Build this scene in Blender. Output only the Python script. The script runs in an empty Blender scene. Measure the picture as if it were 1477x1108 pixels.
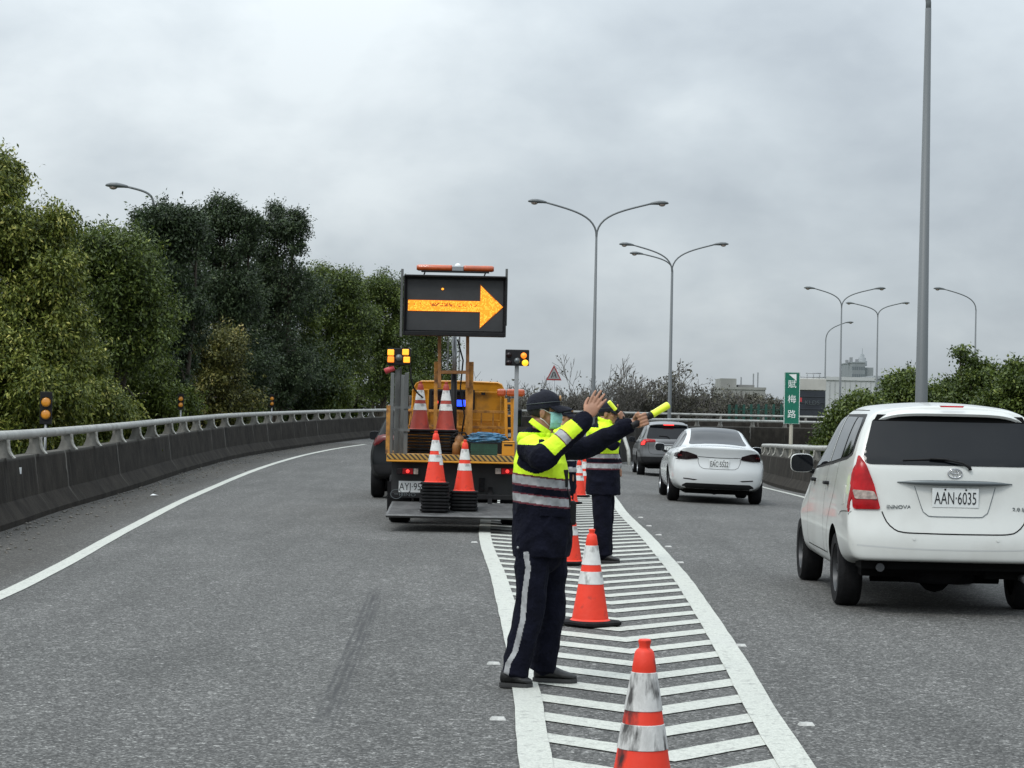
import bpy, bmesh, math, random
import numpy as np
from mathutils import Vector, Matrix, noise
from mathutils.bvhtree import BVHTree
from mathutils.geometry import delaunay_2d_cdt
SC = bpy.context.scene
COL = SC.collection
R = math.radians
random.seed(7)

# ------------------------------------------------------------------ camera, sky, sun
F = 3000.0; HC = 1.58; PITCH = math.atan(44.7/F); ROLL = R(1.2)
cd = bpy.data.cameras.new("camera"); cam = bpy.data.objects.new("camera", cd); COL.objects.link(cam)
cd.sensor_width = 36; cd.lens = F/1477*36; cd.clip_start = .1; cd.clip_end = 5000
cam.matrix_world = Matrix.Translation((0, 0, HC)) @ Matrix.Rotation(R(90)+PITCH, 4, 'X') @ Matrix.Rotation(ROLL, 4, 'Z')
SC.camera = cam
SUN_EL, SUN_AZ = R(52), R(215)
world = bpy.data.worlds.new("World"); SC.world = world; world.use_nodes = True
def sky():
    nt = world.node_tree; N = nt.nodes; L = nt.links; N.clear()
    out = N.new('ShaderNodeOutputWorld'); bg = N.new('ShaderNodeBackground')
    st = N.new('ShaderNodeTexSky'); st.sky_type = 'NISHITA'; st.sun_disc = False
    st.sun_elevation = SUN_EL; st.sun_rotation = SUN_AZ
    tc = N.new('ShaderNodeTexCoord'); sp = N.new('ShaderNodeSeparateXYZ'); L.new(tc.outputs['Generated'], sp.inputs[0])
    def m(op, a, b=None, c=None):
        n = N.new('ShaderNodeMath'); n.operation = op
        for i, v in enumerate((a, b, c)):
            if v is None: continue
            if isinstance(v, (int, float)): n.inputs[i].default_value = v
            else: L.new(v, n.inputs[i])
        return n.outputs[0]
    z = m('MAXIMUM', sp.outputs[2], 0.0)
    den = m('ADD', z, .5)
    cx = m('DIVIDE', sp.outputs[0], den); cy = m('DIVIDE', sp.outputs[1], den)
    cb = N.new('ShaderNodeCombineXYZ'); L.new(cx, cb.inputs[0]); L.new(cy, cb.inputs[1])
    def nz(scale, det, rough, off, dist=0.):
        mp = N.new('ShaderNodeMapping'); mp.inputs['Location'].default_value = off; L.new(cb.outputs[0], mp.inputs[0])
        n = N.new('ShaderNodeTexNoise'); n.inputs['Scale'].default_value = scale; n.inputs['Detail'].default_value = det
        n.inputs['Roughness'].default_value = rough; n.inputs['Distortion'].default_value = dist
        L.new(mp.outputs[0], n.inputs['Vector']); return n.outputs[0]
    a = nz(2.6, 5, .5, (2.3, 1.2, 0), .2); b = nz(8, 9, .55, (7.1, 3.4, 0), .15)
    s = m('ADD', m('MULTIPLY', a, .68), m('MULTIPLY', b, .32))
    # darker to the right of the view, lighter to the left
    side = m('MULTIPLY', sp.outputs[0], -.35)
    s = m('ADD', s, side)
    cr = N.new('ShaderNodeValToRGB'); L.new(s, cr.inputs[0]); e = cr.color_ramp.elements
    e[0].position = .34; e[0].color = (.40, .448, .492, 1); e[1].position = .64; e[1].color = (.66, .715, .745, 1)
    k = e.new(.48); k.color = (.505, .56, .60, 1)
    up = m('ADD', m('MULTIPLY', z, 2.7), .86)                  # an overcast sky is brighter overhead
    vm = N.new('ShaderNodeVectorMath'); vm.operation = 'SCALE'; L.new(cr.outputs[0], vm.inputs[0]); L.new(up, vm.inputs['Scale'])
    v2 = N.new('ShaderNodeVectorMath'); v2.operation = 'SCALE'; L.new(vm.outputs[0], v2.inputs[0]); v2.inputs['Scale'].default_value = 10.3
    mx = N.new('ShaderNodeMix'); mx.data_type = 'RGBA'; mx.inputs[0].default_value = .95
    L.new(st.outputs[0], mx.inputs[6]); L.new(v2.outputs[0], mx.inputs[7])
    L.new(mx.outputs[2], bg.inputs[0]); bg.inputs[1].default_value = .1
    L.new(bg.outputs[0], out.inputs[0])
sky()
sd = bpy.data.lights.new("sun", 'SUN'); sun = bpy.data.objects.new("sun", sd); COL.objects.link(sun)
sd.energy = 1.2; sd.angle = R(14); sd.color = (1, .97, .92)
sv = Vector((math.sin(SUN_AZ)*math.cos(SUN_EL), math.cos(SUN_AZ)*math.cos(SUN_EL), math.sin(SUN_EL)))
sun.rotation_euler = sv.to_track_quat('Z', 'Y').to_euler()
SC.view_settings.view_transform = 'Standard'; SC.view_settings.look = 'None'
SC.view_settings.exposure = 0.0; SC.view_settings.gamma = 1.0
SC.render.engine = 'CYCLES'; SC.cycles.max_bounces = 6; SC.cycles.transparent_max_bounces = 8

# ------------------------------------------------------------------ helpers
def W(px, py, d):
    """point at distance d ahead that lies on the sight line of a measured photo point"""
    c, s = math.cos(ROLL), math.sin(ROLL); a, b = px-738.5, py-554
    dx = a*c+b*s; dy = -a*s+b*c
    r = Vector((dx/F, math.cos(PITCH)+math.sin(PITCH)*dy/F, math.sin(PITCH)-math.cos(PITCH)*dy/F))
    return Vector((0, 0, HC))+r*(d/r.y)
def G(px, py, z=0.0):
    r = W(px, py, 1.0)-Vector((0, 0, HC))
    return Vector((0, 0, HC))+r*((z-HC)/r.z)
def sstep(a, b, x):
    t = min(1, max(0, (x-a)/(b-a))); return t*t*(3-2*t)
def gz(X, Y):
    zl = .0088*4*math.log1p(math.exp(min(50, (Y-36)/4.)))
    zr = -.055*min(8, max(0, X-1))*sstep(20, 65, Y)
    s = sstep(.8, 3.2, X)*sstep(35, 60, Y)
    return zl*(1-s)+zr
def tag(o, label=None, cat=None, group=None, kind=None):
    if label: o['label'] = label
    if cat: o['category'] = cat
    if group: o['group'] = group
    if kind: o['kind'] = kind
    return o
def thing(name, label, cat, loc=(0, 0, 0), rz=0, group=None):
    o = bpy.data.objects.new(name, None); COL.objects.link(o); o.location = loc; o.rotation_euler = (0, 0, rz)
    o.empty_display_size = .3
    return tag(o, label, cat, group)
def copy_tree(o, parent=None):
    c = o.copy(); COL.objects.link(c); c.parent = parent
    if parent is not None: c.matrix_parent_inverse = o.matrix_parent_inverse.copy()
    for ch in list(o.children): copy_tree(ch, c)
    return c
class MB:
    def __init__(s): s.v = []; s.f = []; s.m = []; s.sm = []
    def add(s, vs, fs, m=0, sm=False):
        o = len(s.v); s.v += [tuple(v) for v in vs]
        for f in fs: s.f.append(tuple(o+i for i in f)); s.m.append(m); s.sm.append(sm)
        return s
    def box(s, x0, x1, y0, y1, z0, z1, m=0, M=None):
        vs = [Vector((x, y, z)) for z in (z0, z1) for y in (y0, y1) for x in (x0, x1)]
        if M: vs = [M @ v for v in vs]
        return s.add(vs, [(0, 2, 3, 1), (4, 5, 7, 6), (0, 1, 5, 4), (2, 6, 7, 3), (0, 4, 6, 2), (1, 3, 7, 5)], m)
    def bar(s, p, q, w, h=None, m=0, up=(0, 0, 1)):
        p, q = Vector(p), Vector(q); h = h or w; d = (q-p).normalized(); u = Vector(up)
        if abs(d.dot(u)) > .95: u = Vector((0, 1, 0))
        r = d.cross(u).normalized(); u = r.cross(d)
        vs = [b+r*a*w/2+u*c*h/2 for b in (p, q) for a, c in ((-1, -1), (1, -1), (1, 1), (-1, 1))]
        return s.add(vs, [(0, 1, 2, 3), (7, 6, 5, 4), (0, 4, 5, 1), (1, 5, 6, 2), (2, 6, 7, 3), (3, 7, 4, 0)], m)
    def tube(s, pts, r, n=10, m=0, caps=True):
        pts = [Vector(p) for p in pts]; k = len(pts); rs = r if isinstance(r, (list, tuple)) else [r]*k
        vs = []; up = None
        for i, p in enumerate(pts):
            d = (pts[min(i+1, k-1)]-pts[max(i-1, 0)]).normalized()
            if up is None: up = Vector((0, 0, 1)) if abs(d.z) < .9 else Vector((0, 1, 0))
            a = d.cross(up).normalized(); up = a.cross(d).normalized()
            for j in range(n):
                t = 2*math.pi*j/n; vs.append(p+(a*math.cos(t)+up*math.sin(t))*rs[i])
        fs = [(i*n+j, i*n+(j+1) % n, (i+1)*n+(j+1) % n, (i+1)*n+j) for i in range(k-1) for j in range(n)]
        s.add(vs, fs, m, True)
        if caps:
            o = len(s.v)-len(vs)
            s.f += [tuple(o+j for j in reversed(range(n))), tuple(o+(k-1)*n+j for j in range(n))]; s.m += [m, m]; s.sm += [False, False]
        return s
    def lathe(s, prof, n=24, m=0, M=None, sm=True):
        vs = [Vector((r*math.cos(2*math.pi*j/n), r*math.sin(2*math.pi*j/n), z)) for r, z in prof for j in range(n)]
        if M: vs = [M @ v for v in vs]
        return s.add(vs, [(i*n+j, i*n+(j+1) % n, (i+1)*n+(j+1) % n, (i+1)*n+j) for i in range(len(prof)-1) for j in range(n)], m, sm)
    def sph(s, c, r, n=12, m=0, M=None):
        r = r if isinstance(r, (tuple, list)) else (r, r, r); vs = []
        T = Matrix.Translation(c) @ (M or Matrix.Identity(4)) @ Matrix.Diagonal((*r, 1))
        k = n//2
        for i in range(k+1):
            a = -math.pi/2+math.pi*i/k
            for j in range(n):
                t = 2*math.pi*j/n
                vs.append(T @ Vector((math.cos(a)*math.cos(t), math.cos(a)*math.sin(t), math.sin(a))))
        return s.add(vs, [(i*n+j, i*n+(j+1) % n, (i+1)*n+(j+1) % n, (i+1)*n+j) for i in range(k) for j in range(n)], m, True)
    def prism(s, poly, a, b, ax='x', m=0, M=None):
        """poly 2-D outline extruded along an axis: x:(y,z) y:(x,z) z:(x,y)"""
        def P(u, v, t): return Vector({'x': (t, u, v), 'y': (u, t, v), 'z': (u, v, t)}[ax])
        n = len(poly); vs = [P(u, v, t) for t in (a, b) for u, v in poly]
        if M: vs = [M @ v for v in vs]
        return s.add(vs, [tuple(range(n)), tuple(range(2*n-1, n-1, -1))]+[(i, i+n, (i+1) % n+n, (i+1) % n) for i in range(n)], m)
    def loft(s, rings, m=0, caps=True, closed=True, sm=True):
        n = len(rings[0]); vs = [p for r in rings for p in r]; e = n if closed else n-1
        s.add(vs, [(i*n+j, i*n+(j+1) % n, (i+1)*n+(j+1) % n, (i+1)*n+j) for i in range(len(rings)-1) for j in range(e)], m, sm)
        if caps:
            o = len(s.v)-len(vs); k = len(rings)
            s.f += [tuple(o+j for j in reversed(range(n))), tuple(o+(k-1)*n+j for j in range(n))]; s.m += [m, m]; s.sm += [False, False]
        return s
    def mesh(s, name):
        me = bpy.data.meshes.new(name); me.from_pydata(s.v, [], s.f)
        me.polygons.foreach_set('material_index', s.m); me.polygons.foreach_set('use_smooth', s.sm)
        bm = bmesh.new(); bm.from_mesh(me); bmesh.ops.recalc_face_normals(bm, faces=bm.faces); bm.to_mesh(me); bm.free()
        me.update(); return me
    def build(s, name, mats, parent=None, bevel=0, seg=2, smooth=None, loc=None):
        me = s.mesh(name)
        for mt in (mats if isinstance(mats, (list, tuple)) else [mats]): me.materials.append(mt)
        if smooth is not None:
            me.polygons.foreach_set('use_smooth', [True]*len(me.polygons)); me.set_sharp_from_angle(angle=R(smooth))
        o = bpy.data.objects.new(name, me); COL.objects.link(o)
        if parent is not None: o.parent = parent
        if loc is not None: o.location = loc
        if bevel:
            b = o.modifiers.new('bevel', 'BEVEL'); b.width = bevel; b.segments = seg; b.limit_method = 'ANGLE'; b.angle_limit = R(40)
            b.harden_normals = False
        return o
def spline(pts, step):
    """Catmull-Rom through points (any dimension), resampled at about step"""
    P = [np.array(p, float) for p in pts]; P = [2*P[0]-P[1]]+P+[2*P[-1]-P[-2]]; out = []
    for i in range(1, len(P)-2):
        n = max(1, int(np.linalg.norm(P[i+1]-P[i])/step))
        for k in range(n):
            t = k/n; a, b, c, d = P[i-1:i+3]
            out.append(.5*((2*b)+(-a+c)*t+(2*a-5*b+4*c-d)*t*t+(-a+3*b-3*c+d)*t**3))
    out.append(P[-2]); return out

# ------------------------------------------------------------------ materials
MT = {}
def mat(name, col, rough=.5, metal=0, var=0., vs=4., bump=0., bs=40., emit=None, es=1., coat=0., col2=None, stretch=(1, 1, 1), dirt=None, spec=None, trans=0., det=6):
    if name in MT: return MT[name]
    m = bpy.data.materials.new(name); m.use_nodes = True; nt = m.node_tree; N = nt.nodes; L = nt.links
    b = N['Principled BSDF']; b.inputs['Base Color'].default_value = (*col, 1); b.inputs['Roughness'].default_value = rough
    b.inputs['Metallic'].default_value = metal; b.inputs['Coat Weight'].default_value = coat; b.inputs['Coat Roughness'].default_value = .05
    if spec is not None: b.inputs['Specular IOR Level'].default_value = spec
    tc = N.new('ShaderNodeTexCoord'); mp = N.new('ShaderNodeMapping'); mp.inputs['Scale'].default_value = stretch
    L.new(tc.outputs['Object'], mp.inputs[0])
    def noi(sc, d=6):
        n = N.new('ShaderNodeTexNoise'); n.inputs['Scale'].default_value = sc; n.inputs['Detail'].default_value = d
        L.new(mp.outputs[0], n.inputs['Vector']); return n.outputs[0]
    cur = None
    if var or col2:
        c2 = col2 or tuple(c*(1-var) for c in col); c1 = col if col2 else tuple(min(1, c*(1+var)) for c in col)
        r = N.new('ShaderNodeValToRGB'); L.new(noi(vs, det), r.inputs[0])
        r.color_ramp.elements[0].position = .35; r.color_ramp.elements[1].position = .65
        r.color_ramp.elements[0].color = (*c2, 1); r.color_ramp.elements[1].color = (*c1, 1); cur = r.outputs[0]
        L.new(cur, b.inputs['Base Color'])
    if dirt:
        dc, lo, hi, ds = dirt
        r = N.new('ShaderNodeValToRGB'); L.new(noi(ds, 8), r.inputs[0]); r.color_ramp.elements[0].position = lo; r.color_ramp.elements[1].position = hi
        mx = N.new('ShaderNodeMix'); mx.data_type = 'RGBA'; L.new(r.outputs[0], mx.inputs[0])
        if cur is not None: L.new(cur, mx.inputs[6])
        else: mx.inputs[6].default_value = (*col, 1)
        mx.inputs[7].default_value = (*dc, 1); L.new(mx.outputs[2], b.inputs['Base Color'])
    if bump:
        bn = N.new('ShaderNodeBump'); bn.inputs['Strength'].default_value = bump; bn.inputs['Distance'].default_value = .02
        L.new(noi(bs), bn.inputs['Height']); L.new(bn.outputs[0], b.inputs['Normal'])
    if emit:
        b.inputs['Emission Color'].default_value = (*emit, 1); b.inputs['Emission Strength'].default_value = es
    if trans: b.inputs['Transmission Weight'].default_value = trans
    MT[name] = m; return m
class NT:
    """small helper to write node maths"""
    def __init__(s, m): s.nt = m.node_tree; s.N = s.nt.nodes; s.L = s.nt.links; s.b = s.N['Principled BSDF']
    def n(s, t, **k):
        x = s.N.new(t)
        for a, b in k.items(): setattr(x, a, b)
        return x
    def m(s, op, *a, clamp=False):
        x = s.n('ShaderNodeMath', operation=op); x.use_clamp = clamp
        for i, v in enumerate(a):
            if isinstance(v, (int, float)): x.inputs[i].default_value = v
            else: s.L.new(v, x.inputs[i])
        return x.outputs[0]
    def noise(s, vec, scale, det=6, rough=.5, dist=0):
        x = s.n('ShaderNodeTexNoise'); x.inputs['Scale'].default_value = scale; x.inputs['Detail'].default_value = det
        x.inputs['Roughness'].default_value = rough; x.inputs['Distortion'].default_value = dist
        s.L.new(vec, x.inputs['Vector']); return x.outputs[0]
    def ramp(s, f, stops):
        x = s.n('ShaderNodeValToRGB'); s.L.new(f, x.inputs[0]); e = x.color_ramp.elements
        while len(e) < len(stops): e.new(.5)
        for i, (p, c) in enumerate(stops):
            e[i].position = p; e[i].color = (*c, 1) if not isinstance(c, (int, float)) else (c, c, c, 1)
        return x.outputs[0]
    def mix(s, f, a, b, mode='MIX'):
        x = s.n('ShaderNodeMix', data_type='RGBA', blend_type=mode)
        for i, v in ((0, f), (6, a), (7, b)):
            if isinstance(v, (int, float)): x.inputs[i].default_value = v
            elif isinstance(v, tuple): x.inputs[i].default_value = (*v, 1)
            else: s.L.new(v, x.inputs[i])
        return x.outputs[2]
    def map(s, vec, scale=(1, 1, 1), rot=(0, 0, 0), loc=(0, 0, 0)):
        x = s.n('ShaderNodeMapping'); x.inputs['Scale'].default_value = scale; x.inputs['Rotation'].default_value = rot; x.inputs['Location'].default_value = loc
        s.L.new(vec, x.inputs[0]); return x.outputs[0]
    def tc(s, k='Object'): return s.n('ShaderNodeTexCoord').outputs[k]
    def bump(s, h, st=.3, dist=.01):
        x = s.n('ShaderNodeBump'); x.inputs['Strength'].default_value = st; x.inputs['Distance'].default_value = dist
        s.L.new(h, x.inputs['Height']); s.L.new(x.outputs[0], s.b.inputs['Normal'])

def m_asphalt():
    m = mat('asphalt', (.13, .13, .13), .85); t = NT(m); P = t.tc()
    big = t.noise(P, .35, 5); mid = t.noise(t.map(P, (1.3, .16, 1)), 1.6, 5); fine = t.noise(P, 46, 3, .85); vo = t.n('ShaderNodeTexVoronoi'); vo.inputs['Scale'].default_value = 84; t.L.new(P, vo.inputs['Vector'])
    base = t.ramp(big, [(.3, (.086, .085, .081)), (.7, (.112, .110, .105))])
    base = t.mix(t.ramp(mid, [(.38, 0.), (.66, .55)]), base, (.064, .063, .060))
    sh = t.n('ShaderNodeAttribute', attribute_name='shoulder').outputs['Fac']
    base = t.mix(t.m('MULTIPLY', sh, .85), base, (.052, .048, .042))
    # aggregate: each stone its own shade
    vc = t.n('ShaderNodeSeparateXYZ'); t.L.new(vo.outputs['Color'], vc.inputs[0])
    stone = t.ramp(vc.outputs[0], [(0., .42), (.30, .68), (.62, 1.0), (.86, 1.4), (.95, 2.4)])
    v2_ = t.n('ShaderNodeTexVoronoi'); v2_.inputs['Scale'].default_value = 27; t.L.new(P, v2_.inputs['Vector'])
    vd = t.n('ShaderNodeSeparateXYZ'); t.L.new(v2_.outputs['Color'], vd.inputs[0])
    stone2 = t.ramp(vd.outputs[1], [(0., .78), (.5, .98), (.90, 1.10), (.97, 1.6)])
    base = t.mix(1., base, stone, 'MULTIPLY'); base = t.mix(1., base, stone2, 'MULTIPLY')
    base = t.mix(1., base, t.ramp(fine, [(.38, .75), (.6, 1.2)]), 'MULTIPLY')
    # tyre marks braked into the surface
    sp = t.n('ShaderNodeSeparateXYZ'); t.L.new(P, sp.inputs[0])
    for (x0, y0, x1, y1, w, k) in SKIDS:
        a = (x1-x0)/(y1-y0)
        dx = t.m('ABSOLUTE', t.m('SUBTRACT', sp.outputs[0], t.m('ADD', t.m('MULTIPLY', t.m('SUBTRACT', sp.outputs[1], y0), a), x0)))
        e = t.m('SUBTRACT', 1., t.m('DIVIDE', dx, w), clamp=True)
        y_in = t.m('MULTIPLY', t.m('MULTIPLY', t.m('SUBTRACT', sp.outputs[1], y0-.4), 1.2, clamp=True), t.m('MULTIPLY', t.m('SUBTRACT', y1+.4, sp.outputs[1]), 1.2, clamp=True))
        br = t.ramp(t.noise(t.map(P, (30, 1.4, 1)), 1., 3), [(.35, .25), (.6, 1.)])
        f = t.m('MULTIPLY', t.m('MULTIPLY', t.m('MULTIPLY', e, 1.6, clamp=True), y_in), t.m('MULTIPLY', br, k))
        base = t.mix(f, base, (.035, .035, .036))
    t.L.new(base, t.b.inputs['Base Color']); t.bump(fine, .12, .006)
    t.b.inputs['Roughness'].default_value = .85; t.b.inputs['Specular IOR Level'].default_value = .3
    return m
def m_paint():
    m = mat('road_paint', (.72, .72, .68), .6); t = NT(m); P = t.tc()
    w = t.ramp(t.noise(P, 14, 8, .7), [(.30, 0.), (.46, 1.)]); g = t.ramp(t.noise(P, 70, 3, .7), [(.3, .62), (.6, 1.)])
    c = t.mix(w, (.24, .24, .225), (.53, .54, .485)); c = t.mix(1., c, g, 'MULTIPLY')
    c = t.mix(t.ramp(t.noise(t.map(P, (1.5, .3, 1)), 2.2, 5), [(.45, 0.), (.75, .35)]), c, (.42, .42, .40))
    t.L.new(c, t.b.inputs['Base Color']); t.bump(t.noise(P, 60, 4, .7), .5, .012)
    return m
def m_concrete():
    """weathered barrier concrete: uv.x runs along the wall in metres, uv.y is the height"""
    m = mat('barrier_concrete', (.1, .1, .1), .9); t = NT(m); P = t.tc(); U = t.tc('UV')
    c = t.ramp(t.noise(P, 2.2, 8, .6), [(.3, (.015, .013, .011)), (.7, (.040, .035, .029))])
    sp = t.n('ShaderNodeSeparateXYZ'); t.L.new(U, sp.inputs[0])
    # pale runs of lime below the rail posts (every 2 m) and panel joints
    wob = t.m('MULTIPLY', t.m('SUBTRACT', t.noise(t.map(U, (.7, 3, 1)), 2., 3), .5), .22)
    s = t.m('ADD', sp.outputs[0], wob)
    fr = t.m('ABSOLUTE', t.m('SUBTRACT', t.m('FRACT', t.m('DIVIDE', s, 2.75)), .5))
    run = t.ramp(fr, [(.0, 1.), (.008, .7), (.022, 0.)])
    keep = t.ramp(t.noise(t.map(U, (.5, .15, 1)), 1.3, 2), [(.46, .0), (.60, 1.)])
    up = t.m('MULTIPLY', t.m('SUBTRACT', sp.outputs[1], .02), 1.5, clamp=True)
    c = t.mix(t.m('MULTIPLY', t.m('MULTIPLY', run, keep), t.m('MULTIPLY', up, .5)), c, (.36, .35, .32))
    st = t.ramp(t.noise(t.map(U, (7, .25, 1)), 1.5, 6, .6), [(.55, 0.), (.72, .3)])
    c = t.mix(st, c, (.10, .095, .085))
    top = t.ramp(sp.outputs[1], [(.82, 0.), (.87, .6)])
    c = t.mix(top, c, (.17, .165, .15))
    t.L.new(c, t.b.inputs['Base Color']); t.bump(t.noise(P, 9, 8, .7), .5, .02); t.b.inputs['Specular IOR Level'].default_value = .12
    return m
def m_leaf(name, stops, trans=.25, rough=.5):
    m = mat(name, (.05, .08, .02), rough); t = NT(m)
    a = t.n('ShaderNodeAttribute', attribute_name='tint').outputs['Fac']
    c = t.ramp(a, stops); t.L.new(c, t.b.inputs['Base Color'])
    tr = t.n('ShaderNodeBsdfTranslucent'); t.L.new(c, tr.inputs[0]); ms = t.n('ShaderNodeMixShader'); ms.inputs[0].default_value = trans
    out = t.N['Material Output']; t.L.new(t.b.outputs[0], ms.inputs[1]); t.L.new(tr.outputs[0], ms.inputs[2]); t.L.new(ms.outputs[0], out.inputs[0])
    t.b.inputs['Specular IOR Level'].default_value = .35
    return m
g1, g2 = G(545, 850), G(470, 1045)
g3 = G(520, 900)
SKIDS = [(g2.x+o_, g2.y, g1.x+o_*.9, g1.y-.3*abs(o_)*9, w_, k_) for o_, w_, k_ in ((-.055, .020, .75), (-.012, .028, .85), (.032, .020, .75), (.066, .012, .5))]
M = dict(
    asphalt=m_asphalt(), paint=m_paint(), concrete=m_concrete(),
    rail=mat('painted_rail_steel', (.36, .36, .335), .45, .1, .12, 3, dirt=((.12, .11, .09), .55, .8, 5)),
    cast=mat('cast_rail_bracket', (.17, .165, .15), .7, 0, .3, 6, .3, 30),
    flange=mat('bracket_flange', (.36, .35, .31), .6, 0, .2, 8, dirt=((.1, .09, .08), .5, .75, 18)),
    galv=mat('galvanised_steel', (.29, .30, .31), .45, .5, .15, 3),
    pole=mat('lamp_pole_paint', (.115, .125, .13), .5, .1, .03, 1.5, stretch=(1, 1, .15)),
    dark=mat('dark_plastic', (.012, .012, .013), .55, 0, .2, 6, spec=.2),
    black=mat('black_rubber', (.010, .010, .011), .85, 0, .3, 9, .3, 60, spec=.2),
    soil=mat('grass_soil', (.045, .06, .022), .95, 0, .4, .4, .6, 6),
    bark=mat('bark', (.06, .048, .036), .9, 0, .35, 5, .6, 20),
    twig=mat('bare_twig', (.105, .097, .088), .9, 0, .3, 3),
    glass=mat('car_glass', (.005, .006, .008), .04, 0, spec=.26),
    wpaint=mat('white_car_paint', (.55, .56, .535), .28, 0, .03, 1.2, coat=.5, dirt=((.44, .44, .41), .45, .85, 2.2)),
    wpaint2=mat('pearl_white_paint', (.62, .64, .64), .22, 0, .02, 1.2, coat=.6),
    spaint=mat('grey_metal_paint', (.11, .112, .115), .3, .5, .04, 2, coat=.6),
    dimred=mat('unlit_red_lens', (.10, .004, .006), .3),
    kpaint=mat('black_car_paint', (.0035, .0045, .0055), .35, 0, coat=.1, spec=.2),
    seam=mat('panel_gap', (.006, .006, .006), .95, spec=.1),
    chrome=mat('chrome', (.6, .6, .61), .18, 1.),
    gtrim=mat('grey_trim', (.11, .125, .13), .35, .4),
    red=mat('red_lamp_lens', (.30, .003, .006), .22, 0, .35, 9, spec=.25),
    redlit=mat('red_lamp_lit', (.8, .02, .02), .3, emit=(1, .05, .04), es=1.3),
    clear=mat('clear_lamp_lens', (.30, .24, .21), .2, 0, .35, 25, spec=.4),
    smoke=mat('smoked_lamp_lens', (.010, .003, .004), .15, spec=.35),
    plate=mat('number_plate_white', (.66, .68, .67), .4),
    ink=mat('black_lettering', (.012, .014, .016), .5),
    rim=mat('alloy_rim', (.32, .33, .34), .3, .9),
    steelrim=mat('dark_rim', (.06, .062, .065), .45, .6),
    yellow=mat('truck_yellow', (.55, .235, .006), .5, 0, .12, 2.5, dirt=((.10, .06, .02), .56, .8, 3.5), coat=.2),
    yrust=mat('worn_yellow_steel', (.42, .19, .03), .6, 0, .25, 6, .3, 30, dirt=((.09, .04, .02), .46, .7, 9)),
    rust=mat('brown_mast_steel', (.27, .12, .035), .6, 0, .3, 6, dirt=((.06, .03, .02), .5, .75, 8)),
    stake=mat('weathered_grey_stake', (.11, .115, .112), .75, .1, .3, 7, .3, 30, stretch=(1, 1, .2)),
    lift=mat('tail_lift_steel', (.13, .13, .13), .6, .4, .25, 5, .5, 60),
    board=mat('sign_board_black', (.014, .014, .016), .6, 0, .2, 2, spec=.2),
    orangel=mat('orange_beacon_lens', (.42, .07, .01), .25, 0, .15, 10, coat=.8),
    amber=mat('amber_lit', (1, .3, .02), .4, emit=(1, .20, .015), es=1.0), amberyellow=mat('amber_yellow_lit', (1, .5, .02), .4, emit=(1, .50, .02), es=1.2),
    amberhot=mat('amber_lit_hot', (1, .5, .02), .4, emit=(1, .31, .03), es=1.15),
    blue=mat('blue_lit', (.02, .05, 1), .3, emit=(.02, .08, 1), es=1.8),
    amberoff=mat('amber_reflector', (.62, .24, .02), .3, 0, .1, 20, coat=.6),
    cone=mat('cone_orange', (.76, .038, .012), .55, 0, .08, 4, .15, 30, dirt=((.10, .025, .02), .60, .8, 9)),
    conedark=mat('cone_orange_dull', (.36, .04, .022), .55, 0, .15, 4, .15, 30, dirt=((.06, .02, .02), .5, .8, 7)),
    cband=mat('cone_reflective_band', (.62, .62, .60), .45, 0, .1, 12, .2, 60, dirt=((.14, .135, .13), .55, .72, 14), stretch=(1, 1, .6)),
    cbandd=mat('cone_dirty_band', (.52, .515, .50), .5, 0, .12, 12, .2, 60, dirt=((.055, .052, .05), .52, .66, 9), stretch=(2.6, 2.6, .7), det=10),
    coned=mat('cone_orange_scuffed', (.74, .036, .012), .55, 0, .08, 4, .15, 30, dirt=((.03, .01, .01), .53, .64, 9), stretch=(1, 1, .5)),
    cap=mat('cap_navy_cloth', (.0075, .0085, .016), .8, 0, .2, 14, .3, 60, spec=.25),
    navy=mat('navy_cloth', (.0052, .0058, .0125), .9, 0, .25, 12, .5, 45, spec=.12),
    hivis=mat('hi_vis_yellow_cloth', (.62, .88, .010), .7, 0, .10, 9, .35, 35, emit=(.62, .9, .0), es=.02),
    refl=mat('reflective_tape', (.33, .335, .34), .45, .2, .22, 22),
    piping=mat('maroon_piping', (.10, .008, .018), .7),
    skin=mat('skin', (.33, .165, .10), .55, 0, .12, 14),
    hair=mat('short_black_hair', (.012, .010, .009), .7, 0, .3, 60),
    mask=mat('surgical_mask_cloth', (.30, .62, .60), .8, 0, .12, 14, .4, 30),
    strap=mat('white_elastic', (.7, .7, .68), .7),
    shoe=mat('black_leather_shoe', (.010, .010, .010), .5, 0, .2, 12, .3, 60),
    sole=mat('grey_black_sole', (.03, .03, .03), .8),
    baton=mat('yellow_baton_lens', (.72, .85, .03), .35, 0, .05, 8, emit=(.7, .85, .02), es=.12, coat=.5),
    green=mat('road_sign_green', (.002, .135, .085), .45, 0, .08, 4),
    white=mat('sign_white', (.75, .77, .76), .45),
    signred=mat('sign_red', (.26, .03, .03), .45),
    pinkred=mat('faded_red_plastic', (.45, .05, .06), .45),
)
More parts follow.
